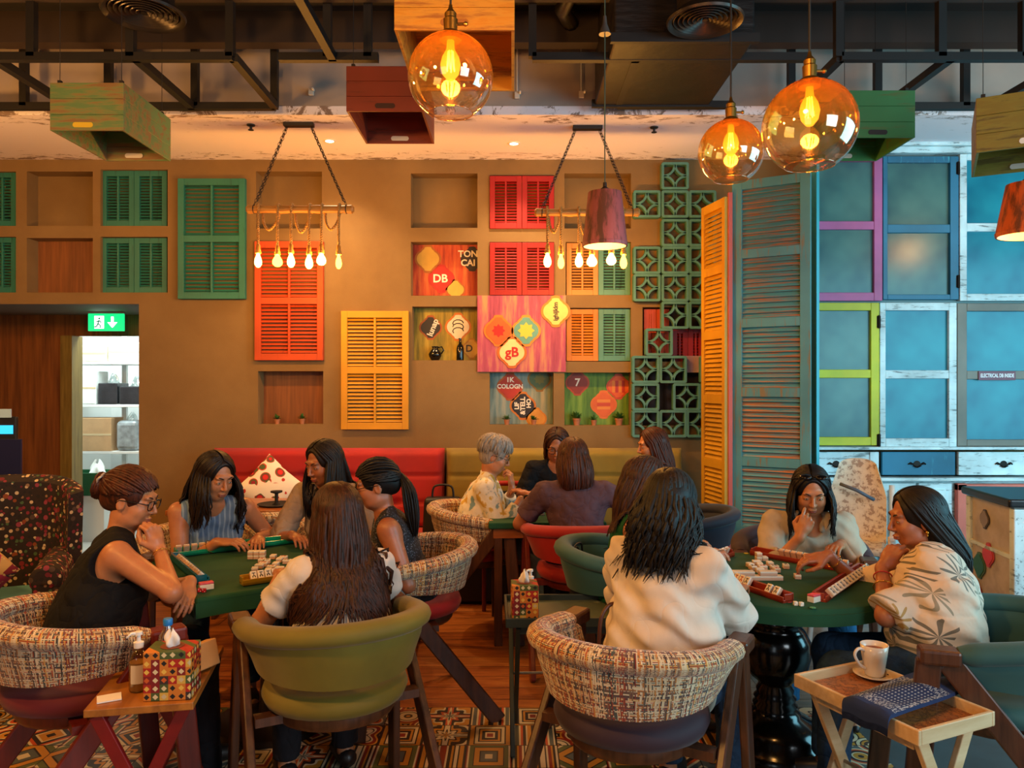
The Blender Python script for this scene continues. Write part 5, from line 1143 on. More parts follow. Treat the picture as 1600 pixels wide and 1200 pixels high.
for u in (0, 1): mb.grid(lambda v, q, u=u: tuple(Vector(wb_(u, v)).lerp(Vector(wbb(u, v)), q)), 14, 3, flip=(u == 1))
mb.build('back', EMB, t, smooth='auto')
for s in (-1, 1): mb = MB(); mb.box((s*.36, .08, .44), (.12, .56, .36)); mb.cyl((s*.36, -.18, .62), (s*.36, .36, .62), .075, n=16); mb.build('arm', EMB, t, bevel=.02, smooth='auto')
mb = MB(); mb.box((0, .06, .40), (.62, .60, .16)); mb.build('seat_cushion', plain('sky_seat', '#5c9aa8', .7), t, bevel=.04, seg=3); mb = MB(); mb.box((0, .05, .23), (.80, .66, .2)); mb.build('seat_base', MAR, t, bevel=.015)
for sx in (-1, 1):
    for sy in (-1, 1): mb = MB(); mb.box((sx*.34, sy*.25+.04, .065), (.05, .05, .13), taper=1.2); mb.build('leg', CHW, t)
g = G('patch_cushion').set(.8); v = g.n('TexVoronoi', {'Vector': g.co(), 'Scale': 9}, distance='CHEBYCHEV'); h = g.n('SeparateColor', {0: v.outputs[1]}).outputs[0]; bgc = g.ramp(h, [(0, C('#a82c54')), (.3, C('#2c2a6a')), (.5, C('#c8a060')), (.7, C('#7c1c30')), (.85, C('#3a3040'))], 'CONSTANT')
g.base(g.mix(g.ma('GREATER_THAN', g.noise(30, g.co(), 2), .58), bgc, C('#d8b078'))); scatter_cushion('cushion', 'pink and blue patchwork cushion on the embroidered armchair', (-2.76, 3.93, .66), .36, (.45, .75, .25), g.m)
t = thing('poster_stand', 'dark blue poster stand with a small screen at the left picture edge', 'stand', (-3.02, 4.45, 0), .1); NB = plain('navy_poster', '#14183a', .4)
mb = MB(); mb.box((.07, 0, 1.15), (.20, .015, .26)); mb.build('poster', NB, t, bevel=.002); mb = MB(); mb.box((.05, .02, 1.3), (.17, .03, .22)); mb.build('screen_case', BLACK, t, bevel=.006)
mb = MB(); mb.box((.08, .002, 1.335), (.08, .004, .05)); mb.build('screen', emit('screen_cyan', '#30b8e8', 1.2), t); mb = MB(); mb.box((.08, .002, 1.43), (.06, .01, .05)); mb.build('paper_slip', plain('slip', '#a8c8d0', .5), t)
mb = MB(); mb.cyl((0, .03, 0.02), (0, .03, 1.2), .018, n=10); mb.build('post', BLACK, t); mb = MB(); mb.lathe([(.001, 0), (.16, 0), (.16, .015), (.02, .03)], 24); mb.build('foot', BLACK, t, smooth='auto')
# exit sign
x, z, w_, h = box_px(137, 490, 192, 517, 6.95); t = thing('exit_sign', 'lit green exit sign with running figure and down arrow above the doorway', 'sign', (x, 6.95, z))
mb = MB(); mb.box((0, .02, h/2), (w_, .03, h)); mb.build('panel', emit('exit_green', '#0fae62', 1.6), t, bevel=.002); mb = MB(); mb.box((0, .02, h+.02), (w_*1.02, .045, .035)); mb.build('housing', plain('sign_housing', '#a89a90', .5), t, bevel=.003); mb = MB(); mb.cyl((0, .02, h+.03), (0, .02, OPEN.z-z), .008, n=8); mb.build('hanger', STEEL, t)
WE = emit('exit_white', '#e8fff4', 3.0); k = h
mb = MB(); mb.bar((w_*.20, 0, h*.82), (w_*.20, 0, h*.45), .022, .004, up=(0, 1, 0)); mb.add([(w_*.20-.045, 0, h*.5), (w_*.20+.045, 0, h*.5), (w_*.20, 0, h*.18)], [(2, 1, 0), (0, 1, 2)]); mb.build('arrow', WE, t)
mb = MB(); mb.box((-w_*.18, .003, h*.5), (.085, .003, h*.72)); mb.build('door_symbol', WE, t); GE = emit('exit_dark', '#0a6a40', .8); mb = MB(); mb.sphere((-w_*.17, .0, h*.72), .010, 10, 6, sc_=(1, .3, 1))
for a, b in (((-.17, .62), (-.21, .42)), ((-.21, .42), (-.13, .30)), ((-.13, .30), (-.15, .18)), ((-.21, .42), (-.25, .25)), ((-.25, .25), (-.31, .22)), ((-.17, .6), (-.11, .48)), ((-.17, .6), (-.25, .52))): mb.bar((a[0]*w_, 0, a[1]*h), (b[0]*w_, 0, b[1]*h), .010, .003, up=(0, 1, 0))
mb.build('running_figure', GE, t)
# storeroom shelving and goods
SY = 8.45; t = thing('storage_rack', 'white storeroom shelving seen through the doorway', 'shelf', (-4.35, SY, 0)); WS = plain('shelf_white', '#d8dcda', .5)
sz = [W(0, y_, SY-.25).z for y_ in (705, 632, 565)]
for z_ in sz: mb = MB(); mb.box((0, 0, z_-.015), (1.3, .5, .03)); mb.build('shelf_board', WS, t, bevel=.003)
for sx in (-.645, -.02, .645): mb = MB(); mb.box((sx, .22, 1.1), (.05, .04, 2.2)); mb.build('upright', WS, t)
KB = plain('kraft_carton', '#b8946a', .8, var=.1); PW = clear_glass('plastic_wrap', '#eef6f6', .22); OW = plain('wrapped_white', '#dfe6e2', .5, var=.1, bump=.8, bs=25); CR = plain('wrapped_cream', '#e0dcc4', .5, var=.1, bump=.8, bs=20); BK = plain('wrapped_black', '#2a2c30', .25, var=.3, bump=.8, bs=30)
def pack(name, label, cat, px0, px1, pyb, pyt, zbase, m, yo=0, bev=.012, rot=0, wrap=False):
    Yd = SY-.12+yo; x0_, x1_ = tx(px0, Yd-.1), tx(px1, Yd-.1); h_ = (pyb-pyt)*Yd/F; t = thing(name, label, cat, ((x0_+x1_)/2, Yd, zbase), rot)
    mb = MB(); mb.box((0, 0, h_/2), (x1_-x0_, .26, h_)); mb.build('package', m, t, bevel=bev, seg=3)
    if wrap: crumple('wrap_top', (0, 0, h_*.8), .07, t, int(px0), PW)
    else: mb = MB(); mb.box((0, -.131, h_*.5), (x1_-x0_, .001, .02)); mb.build('tape', plain('tape', '#c8b48c', .4), t)
pack('wrapped_parcel', 'cream wrapped parcel on the top storeroom shelf, the left one', 'parcel', 117, 168, 556, 531, sz[2], CR); pack('wrapped_parcel', 'cream wrapped parcel on the top storeroom shelf, the right one', 'parcel', 171, 222, 558, 528, sz[2], CR)
pack('wrapped_parcel', 'white wrapped parcel on the middle storeroom shelf', 'parcel', 112, 152, 626, 575, sz[1], OW); pack('wrapped_parcel', 'black parcel in clear wrap on the middle storeroom shelf, the left one', 'parcel', 155, 185, 628, 595, sz[1], BK, wrap=True); pack('wrapped_parcel', 'black parcel in clear wrap on the middle storeroom shelf, the right one', 'parcel', 188, 222, 628, 600, sz[1], BK, wrap=True)
pack('carton', 'brown cardboard box on the lower storeroom shelf', 'box', 112, 176, 699, 648, sz[0], KB, bev=.003); pack('plastic_sack', 'clear plastic sack on the lower storeroom shelf beside the cardboard box', 'sack', 182, 216, 699, 652, sz[0], plain('grey_sack', '#8a9498', .3, var=.3, vs=14, bump=.9, bs=15), wrap=True, bev=.05)
t = thing('crate_box', 'dark green plastic crate on the storeroom floor stand behind the person in the black top', 'crate', (tx(138, 7.9), 7.95, .0)); GC = plain('green_crate', '#145a34', .5); mb = MB()
zc0, zc1 = W(0, 772, 7.9).z, W(0, 737, 7.9).z
for s in (-1, 1): mb.box((s*.235, 0, (zc0+zc1)/2), (.015, .34, zc1-zc0)); mb.box((0, s*.165, (zc0+zc1)/2), (.47, .015, zc1-zc0))
mb.box((0, 0, zc0+.008), (.47, .34, .015)); mb.build('crate_shell', GC, t, bevel=.004); mb = MB(); mb.box((0, 0, zc0/2-.001), (.44, .32, zc0-.004)); mb.build('plinth', WS, t)
crumple('wrapping', (.08, 0, zc1-.1), .10, t, 4, OW)

# ============================================================ RIGHT: BLACK TOPPED COLLAGE CABINET, HIGH CHAIR
A_ = Vector((tx(1582, 3.95), 3.95)); B_ = Vector((tx(1508, 4.46), 4.46)); d = (B_-A_); L = d.length; ang = math.atan2(d.y, d.x)-PI; n_ = Vector((-math.sin(ang), math.cos(ang)))
mid = (A_+B_)/2+Vector((math.cos(ang+PI/2), math.sin(ang+PI/2)))*.26; t = thing('side_cabinet', 'painted collage cabinet with black top at the right edge', 'cabinet', (mid.x, mid.y, 0), ang)
CG = G('collage_base').set(.5); f = CG.noise(4, CG.co(), 5); CG.base(CG.ramp(f, [(.35, C('#948a80')), (.5, C('#b8b0a4')), (.65, C('#a49a88'))])); CG = CG.m
mb = MB(); mb.box((0, 0, .49), (L-.05, .48, .94)); mb.build('carcass', CG, t, bevel=.004); mb = MB(); mb.box((0, 0, .985), (L+.02, .56, .045)); mb.build('top', plain('black_top', '#14161a', .3), t, bevel=.012, seg=3)
for sx in (-1, 1): mb = MB(); mb.box((sx*(L/2-.02), -.22, .48), (.05, .07, .95)); mb.build('corner_post', CW, t, bevel=.006)
mb = MB(); mb.box((0, -.245, .70), (L-.09, .012, .02)); mb.build('drawer_lip', CW, t)
mb = MB(); mb.sphere((L/2-.06, -.27, .30), .018, 12, 8); mb.build('knob', HING, t, smooth=True)
for x_, z_, r_, rim, fc in ((-.12, .58, .055, '#4a6a4c', '#2f6a4c'), (-.02, .66, .05, '#b8484c', '#c83c44'), (-.16, .42, .055, '#8a2c3c', '#a8303c'), (.1, .30, .06, '#c8a838', '#d0b84c'), (.14, .40, .055, '#a8442c', '#b85a3c'), (-.06, .85, .04, '#4a4440', '#8a8078')):
    badge(t, x_, z_, r_*1.3, rim, fc, y=-.248)
mb = MB(); M2 = Matrix.Translation((L/2+.008-.03, 0, 0))
for y_, z_, r_, c_ in ((-.04, .55, .08, '#d8506c'), (.08, .40, .07, '#e0c83c'), (-.1, .3, .04, '#4a8a9c')):
    mb = MB(); mb.prism(badge_poly(r_), 0, .004, M=Matrix.Translation((L/2-.0245, y_, z_)) @ Matrix.Rotation(PI/2, 4, 'Y') @ Matrix.Rotation(PI/2, 4, 'Z')); mb.build('side_badge', plain('sb'+c_, c_, .5), t)
# high chair
t = thing('high_chair', 'cream padded baby high chair with white frame in front of the cabinet drawers', 'high chair', (tx(1338, 4.9), 4.9, 0), math.radians(-28)); PADM = G('speckled_pad').set(.8); f = PADM.noise(22, PADM.co(), 4, .7); PADM.base(PADM.ramp(f, [(.44, C('#a08a76')), (.46, C('#cdbfa8')), (.6, C('#d8ccb4'))]))
mb = MB()
def hp(u, v): a = (u-.5)*2; z = .58+.50*v; return (.17*a*(1-.35*max(0, v-.6)**1.0/.4*abs(a)), .10+.06*v-.07*(1-a*a)*0+.05*abs(a)**2*-1, z+.03*(1-a*a)*v)
mb.grid(hp, 16, 12); mb.grid(lambda u, v: (hp(u, v)[0], hp(u, v)[1]+.05, hp(u, v)[2]), 16, 12, flip=True)
for e in (0, 1): mb.grid(lambda u, q, e=e: (hp(u, e)[0], hp(u, e)[1]+.05*q, hp(u, e)[2]), 16, 2); mb.grid(lambda v, q, e=e: (hp(e, v)[0], hp(e, v)[1]+.05*q, hp(e, v)[2]), 12, 2)
mb.build('back_pad', PADM.m, t, smooth='auto'); mb = MB(); mb.box((0, -.04, .57), (.34, .30, .05)); mb.build('seat_pad', PADM.m, t, bevel=.02)
mb = MB(); mb.tube([(-.1, .055, .95), (.0, .02, .92), (.1, .055, .86)], .012, 6); mb.build('harness_strap', plain('strap_blue_grey', '#4a5868', .6), t, smooth=True)
HW = plain('high_chair_white', '#d8d4cc', .4)
for s in (-1, 1):
    mb = MB(); mb.box((s*.21, -.02, .66), (.035, .32, .035)); mb.build('armrest', HW, t, bevel=.01)
    mb = MB(); mb.tube([(s*.20, .14, .95), (s*.20, .12, .66), (s*.25, .28, 0)], .018, 8); mb.build('leg', HW, t, smooth=True); mb = MB(); mb.tube([(s*.20, -.1, .66), (s*.25, -.28, 0)], .018, 8); mb.build('leg', HW, t, smooth=True)

# ============================================================ PEOPLE: distance-field bodies meshed with surface nets
def axis(lo, hi, h, bands=()):
    out = [lo]; x = lo
    while x < hi:
        s = h
        for a, b, hf in bands:
            if a <= x <= b: s = min(s, hf)
        x += s; out.append(x)
    return np.array(out, np.float32)
class Vol:
    def __init__(s, lo, hi, h, fine=()):
        s.ax = [axis(lo[i], hi[i], h, [(c[i]-r, c[i]+r, hf) for c, r, hf in fine]) for i in range(3)]
        s.a = np.full([len(q) for q in s.ax], 1.0, np.float32)
    def apply(s, lo, hi, fn, k=.02, sub=False):
        m = k+.035; ix = []
        for i in range(3):
            a = int(np.searchsorted(s.ax[i], lo[i]-m)); b = int(np.searchsorted(s.ax[i], hi[i]+m)); 
            if a >= b: return s
            ix.append(slice(a, b))
        X = s.ax[0][ix[0]][:, None, None]; Y = s.ax[1][ix[1]][None, :, None]; Z = s.ax[2][ix[2]][None, None, :]
        d = fn(X, Y, Z).astype(np.float32); A = s.a[tuple(ix)]
        if sub:
            d = -d; h = np.maximum(k-np.abs(A-d), 0)/k; s.a[tuple(ix)] = np.maximum(A, d)+h*h*k*.25
        else:
            h = np.maximum(k-np.abs(A-d), 0)/k; s.a[tuple(ix)] = np.minimum(A, d)-h*h*k*.25
        return s
    def cap(s, a, b, ra, rb=None, k=.02, sub=False, clip=None):
        a = np.array(a, np.float32); b = np.array(b, np.float32); rb = ra if rb is None else rb; ab = b-a; L = float(ab@ab)+1e-9; r = max(ra, rb)
        def fn(X, Y, Z):
            x, y, z = X-a[0], Y-a[1], Z-a[2]; h = np.clip((x*ab[0]+y*ab[1]+z*ab[2])/L, 0, 1)
            d = np.sqrt((x-h*ab[0])**2+(y-h*ab[1])**2+(z-h*ab[2])**2)-(ra+(rb-ra)*h)
            if clip is not None:
                n = ab/math.sqrt(L); d = np.maximum(d, (X-b[0])*n[0]+(Y-b[1])*n[1]+(Z-b[2])*n[2])
            return d
        return s.apply(np.minimum(a, b)-r, np.maximum(a, b)+r, fn, k, sub)
    def ell(s, c, r, R=None, k=.02, sub=False):
        c = np.array(c, np.float32); r = np.array(r, np.float32); R = np.eye(3) if R is None else np.array(R); e = np.abs(R)@r
        def fn(X, Y, Z):
            x, y, z = X-c[0], Y-c[1], Z-c[2]; q = [R[0, i]*x+R[1, i]*y+R[2, i]*z for i in range(3)]
            k0 = np.sqrt(sum((q[i]/r[i])**2 for i in range(3))); k1 = np.sqrt(sum((q[i]/r[i]**2)**2 for i in range(3)))+1e-6
            return k0*(k0-1)/k1
        return s.apply(c-e, c+e, fn, k, sub)
    def disp(s, amp, fr, seed=0):
        X = s.ax[0][:, None, None]; Y = s.ax[1][None, :, None]; Z = s.ax[2][None, None, :]
        s.a += amp*(np.sin(fr*(X*.8+Z*.7)+2*np.sin(fr*.45*(Y-Z)+seed))+.6*np.sin(fr*1.7*(Y*.9-Z*.5+X*.3)+seed*2)+.5*np.sin(fr*2.3*(Z+.4*X)+1.5*np.sin(fr*X))).astype(np.float32)*.5
    def sample(s, P):
        ii = [np.clip(np.searchsorted(s.ax[i], P[:, i]), 1, len(s.ax[i])-2) for i in range(3)]
        inside = np.ones(len(P), bool)
        for i in range(3): inside &= (P[:, i] > s.ax[i][0]) & (P[:, i] < s.ax[i][-1])
        d = s.a[ii[0], ii[1], ii[2]]; g = np.zeros((len(P), 3), np.float32)
        for i in range(3):
            hi = list(ii); lo = list(ii); hi[i] = ii[i]+1; lo[i] = ii[i]-1; g[:, i] = s.a[tuple(hi)]-s.a[tuple(lo)]
        g /= np.linalg.norm(g, axis=1, keepdims=True)+1e-6; return np.where(inside, d, 1), g
    def mesh(s):
        A = s.a; n = A.shape; I = A < 0; cx = [q for q in s.ax]
        c = I[:-1, :-1, :-1].astype(np.int8)
        sm = np.zeros([k-1 for k in n], np.int8)
        for dx in (0, 1):
            for dy in (0, 1):
                for dz in (0, 1): sm += I[dx:n[0]-1+dx, dy:n[1]-1+dy, dz:n[2]-1+dz]
        act = (sm > 0) & (sm < 8); idx = np.full(act.shape, -1, np.int32); cells = np.argwhere(act); idx[act] = np.arange(len(cells))
        acc = np.zeros((len(cells), 3), np.float32); cnt = np.zeros(len(cells), np.float32)
        for ax in range(3):
            o1, o2 = [q for q in range(3) if q != ax]
            for a in (0, 1):
                for b in (0, 1):
                    p = cells.copy(); p[:, o1] += a; p[:, o2] += b; q = p.copy(); q[:, ax] += 1
                    va = A[p[:, 0], p[:, 1], p[:, 2]]; vb = A[q[:, 0], q[:, 1], q[:, 2]]; m = (va < 0) != (vb < 0)
                    t = np.where(m, va/(va-vb+1e-12), 0); pos = np.stack([cx[i][p[:, i]] for i in range(3)], 1); pos[:, ax] += t*(cx[ax][q[:, ax]]-cx[ax][p[:, ax]])
                    acc[m] += pos[m]; cnt[m] += 1
        V = acc/cnt[:, None]; Fs = []
        for ax in range(3):
            o1, o2 = [(1, 2), (2, 0), (0, 1)][ax]
            sl0 = [slice(0, n[i]-(1 if i == ax else 0)) for i in range(3)]; sl1 = list(sl0); sl0[ax] = slice(0, n[ax]-1); sl1[ax] = slice(1, n[ax])
            cr = I[tuple(sl0)] != I[tuple(sl1)]; e = np.argwhere(cr); e = e[(e[:, o1] > 0) & (e[:, o2] > 0) & (e[:, o1] < n[o1]-1) & (e[:, o2] < n[o2]-1)]
            q = []
            for a, b in ((1, 1), (0, 1), (0, 0), (1, 0)):
                p = e.copy(); p[:, o1] -= a; p[:, o2] -= b; q.append(idx[p[:, 0], p[:, 1], p[:, 2]])
            Q = np.stack(q, 1); ins = I[e[:, 0], e[:, 1], e[:, 2]]; Q[~ins] = Q[~ins][:, ::-1]; Q = Q[(Q >= 0).all(1)]; Fs.append(Q)
        return V, np.concatenate(Fs)

def vol_obj(vol, name, mat, origin, parent=None):
    V, Fc = vol.mesh(); V = V-np.array(origin, np.float32); me = new_mesh(name, V, Fc, mats=[mat]); me.polygons.foreach_set('use_smooth', np.ones(len(me.polygons), bool))
    o = link(name, me, parent)
    if parent is None: o.location = origin
    return o

def skin_mat(name, c, c2):
    g = G(name).set(.42); f = g.noise(14, g.co(), 4); g.base(g.ramp(f, [(.3, C(c)), (.7, C(c2))])); b = g.b
    b.inputs['Subsurface Weight'].default_value = .12; b.inputs['Subsurface Radius'].default_value = (.012, .005, .003); b.inputs['Subsurface Scale'].default_value = 1; g.bump(g.noise(220, g.co(), 2), .06, .001); return g.m
SK1 = skin_mat('skin_medium', '#93573a', '#a86844'); SK2 = skin_mat('skin_light', '#a96c48', '#bd8058'); SK3 = skin_mat('skin_deep', '#7a4a32', '#8e5a3e')
def hair_mat(name, a, b, rough=.38):
    g = G(name).set(rough+.1); f = g.noise(12, g.co(scale=(9, 9, 1)), 5, .6); g.base(g.ramp(f, [(.35, C(a)), (.7, C(b))])); g.bump(g.noise(60, g.co(scale=(6, 6, .6)), 4), .5, .002); g.b.inputs['Specular IOR Level'].default_value = .3; return g.m
HD = hair_mat('hair_dark', '#0e0806', '#24140c'); HB = hair_mat('hair_brown', '#1e0e08', '#4a2614'); HG = hair_mat('hair_grey', '#6f675e', '#a89e92', .5); HK = hair_mat('hair_black', '#080606', '#17100e')
HR = hair_mat('hair_redbrown', '#2a120a', '#5a2a14')
def cloth(name, c, c2=None, rough=.85, wr=.35, ws=14):
    g = G(name).set(rough); f = g.noise(ws, g.co(scale=(1, 1, .6)), 4, .6); g.base(g.ramp(f, [(.3, C(c)), (.7, C(c2 or c))])); rd1 = g.ma('ABSOLUTE', g.ma('SUBTRACT', g.noise(ws*.55, g.co(rot=(.4, .6, .5), scale=(1, 1, .45)), 2, .45), .5)); rd2 = g.ma('ABSOLUTE', g.ma('SUBTRACT', g.noise(ws*.8, g.co(rot=(-.5, .2, 1.2), scale=(1, .5, 1)), 2, .45), .5)); h = g.ma('ADD', g.ma('ADD', g.ma('POWER', g.ma('MULTIPLY', rd1, 4), .6), g.ma('POWER', g.ma('MULTIPLY', rd2, 4), .6)), g.ma('MULTIPLY', g.noise(260, g.co(), 2), .05)); g.bump(h, wr, .02); g.b.inputs['Specular IOR Level'].default_value = .25; return g.m
DENIM = cloth('denim', '#1c3048', '#2c4662', ws=20); BLKP = cloth('dark_trousers', '#151418', '#1f1d22'); JEANL = cloth('light_jeans', '#5c7488', '#7c92a0')
EYEW = plain('eye_white', '#d8ccc0', .2); IRIS = plain('iris_dark', '#140c08', .1); LASH = plain('lash', '#0c0706', .6); LIPM = plain('lip_rose', '#8c4038', .4); GLF = plain('glasses_frame', '#17100e', .25)

def nrm(v): v = np.array(v, float); return v/(np.linalg.norm(v)+1e-9)
def frame(f, up=(0, 0, 1)):
    f = nrm(f); r = nrm(np.cross(f, up)); u = np.cross(r, f); return np.stack([r, f, u], 1)
def hand_prims(v, wr, fd, back, side, curl, sc=1.0, thumb=.6, spread=.0):
    """side +1: thumb towards +x of the hand frame"""
    y = nrm(fd); z = nrm(np.array(back)-y*np.dot(back, y)); x = np.cross(y, z); wr = np.array(wr, float)
    P = lambda a, b, c: wr+x*a*side*sc+y*b*sc+z*c*sc
    v.cap(P(0, -.02, 0), P(0, .03, 0), .021*sc, .022*sc, k=.015)
    v.ell(P(.0, .048, 0), (.037*sc, .045*sc, .015*sc), np.stack([x, y, z], 1), k=.016)
    for i, (bx, by, ln, r) in enumerate(((.027, .082, .070, .0085), (.009, .088, .078, .0088), (-.009, .085, .072, .0084), (-.026, .076, .058, .0076))):
        p = P(bx, by-.015, 0); q = P(bx*1.02+spread*bx, by, .002); v.cap(p, q, r*sc*1.15, r*sc*1.1, k=.006); a = 0
        cu = curl[i] if isinstance(curl, (list, tuple)) else curl; cu = cu*(1+.05*i)
        d0 = nrm(y+x*side*bx*(2+8*spread))
        for j, f_ in enumerate((.46, .31, .25)):
            a += cu*(.8, 1.1, .7)[j]; d = d0*math.cos(a)-z*math.sin(a); e = q+d*ln*f_*sc; v.cap(q, e, r*sc*(1.05-.1*j), r*sc*(.95-.1*j), k=.004); q = e
    t0 = P(.022, .012, -.006); t1 = P(.048, .042, -.012*(1+thumb)); t2 = P(.052-.012*thumb, .072, -.018-.02*thumb); t3 = P(.048-.028*thumb, .095, -.026-.022*thumb)
    v.cap(t0, t1, .016*sc, .0115*sc, k=.012); v.cap(t1, t2, .0108*sc, .0098*sc, k=.005); v.cap(t2, t3, .0098*sc, .0078*sc, k=.004)
def head_prims(v, Hc, R, male=False, s=1.0):
    P = lambda x, y, z: Hc+R@np.array([x, y, z])*s
    E = lambda c, r, k=.02, sub=False: v.ell(P(*c), [q*s for q in r], R, k, sub)
    E((0, -.014, .034), (.071, .090, .084)); E((0, .020, -.026), (.060, .065, .072), .03); E((0, .053, -.080), (.024, .023, .021), .03)
    for q in (-1, 1):
        E((q*.040, .030, -.066), (.020, .034, .024), .03); E((q*.034, .058, -.022), (.024, .024, .022), .03); E((q*.026, .076, .034), (.024, .012, .010), .018)
        E((q*.031, .096, .010), (.015, .015, .011), .012, True); E((q*.031, .074, .009), (.0145, .0125, .0125), .006)
        E((q*.072, -.004, -.004), (.008, .018, .031), .006); E((q*.080, .002, -.004), (.005, .009, .018), .004, True)
        E((q*.009, .094, -.026), (.0075, .008, .0065), .008)
    v.cap(P(0, .084, .022), P(0, .107, -.020), .0062*s, .0090*s, k=.011); E((0, .088, -.052), (.020, .010, .0065), .006); E((0, .086, -.062), (.018, .010, .007), .006); E((0, .100, -.057), (.022, .006, .0012), .003, True)
def face_bits(Hc, R, s=1.0, look=0, brow='#1c100a', lip=None, male=False):
    """eyes, lashes, brows and lips as small coloured pieces, returned as a mesh builder in world coordinates"""
    mb = MB(); M3 = Matrix([list(R[i]) for i in range(3)]).to_4x4(); M4 = Matrix.Translation(Vector(Hc)) @ M3 @ Matrix.Scale(s, 4)
    for q in (-1, 1):
        mb.cur = 0; mb.cs = True; mb.sphere((q*.031, .0815, .0085), 1, 12, 8, M=M4, sc_=(.0110, .0062, .0034))
        mb.cur = 1; mb.sphere((q*.031+.002*look, .0858, .0075), 1, 10, 6, M=M4, sc_=(.0044, .0023, .0032))
        mb.cur = 2; mb.tube([(q*.031+.0135*t, .0862-.0055*abs(t)**2, .0114-.0040*t*t) for t in (-1, -.5, 0, .5, 1)], [.0007, .0014, .0017, .0014, .0007], 5, M=M4)
        mb.tube([(q*.031+.012*t, .0855-.0055*abs(t)**2, .0048+.002*t*t) for t in (-1, 0, 1)], [.0004, .0007, .0004], 4, M=M4)
        mb.cur = 3; mb.tube([(q*(.013+.037*t), .0905-.014*t*t, .030+.008*math.sin(PI*min(1, t*.85))) for t in (0, .3, .6, 1)], [.0016, .003, .0028, .001], 6, M=M4)
        mb.cur = 2; mb.sphere((q*.0065, .0985, -.0325), 1, 8, 6, M=M4, sc_=(.003, .003, .0014))
    mb.cur = 4; mb.sphere((0, .0915, -.0528), 1, 14, 8, M=M4, sc_=(.0205, .0062, .0040)); mb.sphere((0, .0905, -.0615), 1, 14, 8, M=M4, sc_=(.0175, .0064, .0052))
    mb.cs = False
    return mb, [EYEW, IRIS, LASH, plain('brow'+brow, brow, .7), lip or LIPM]

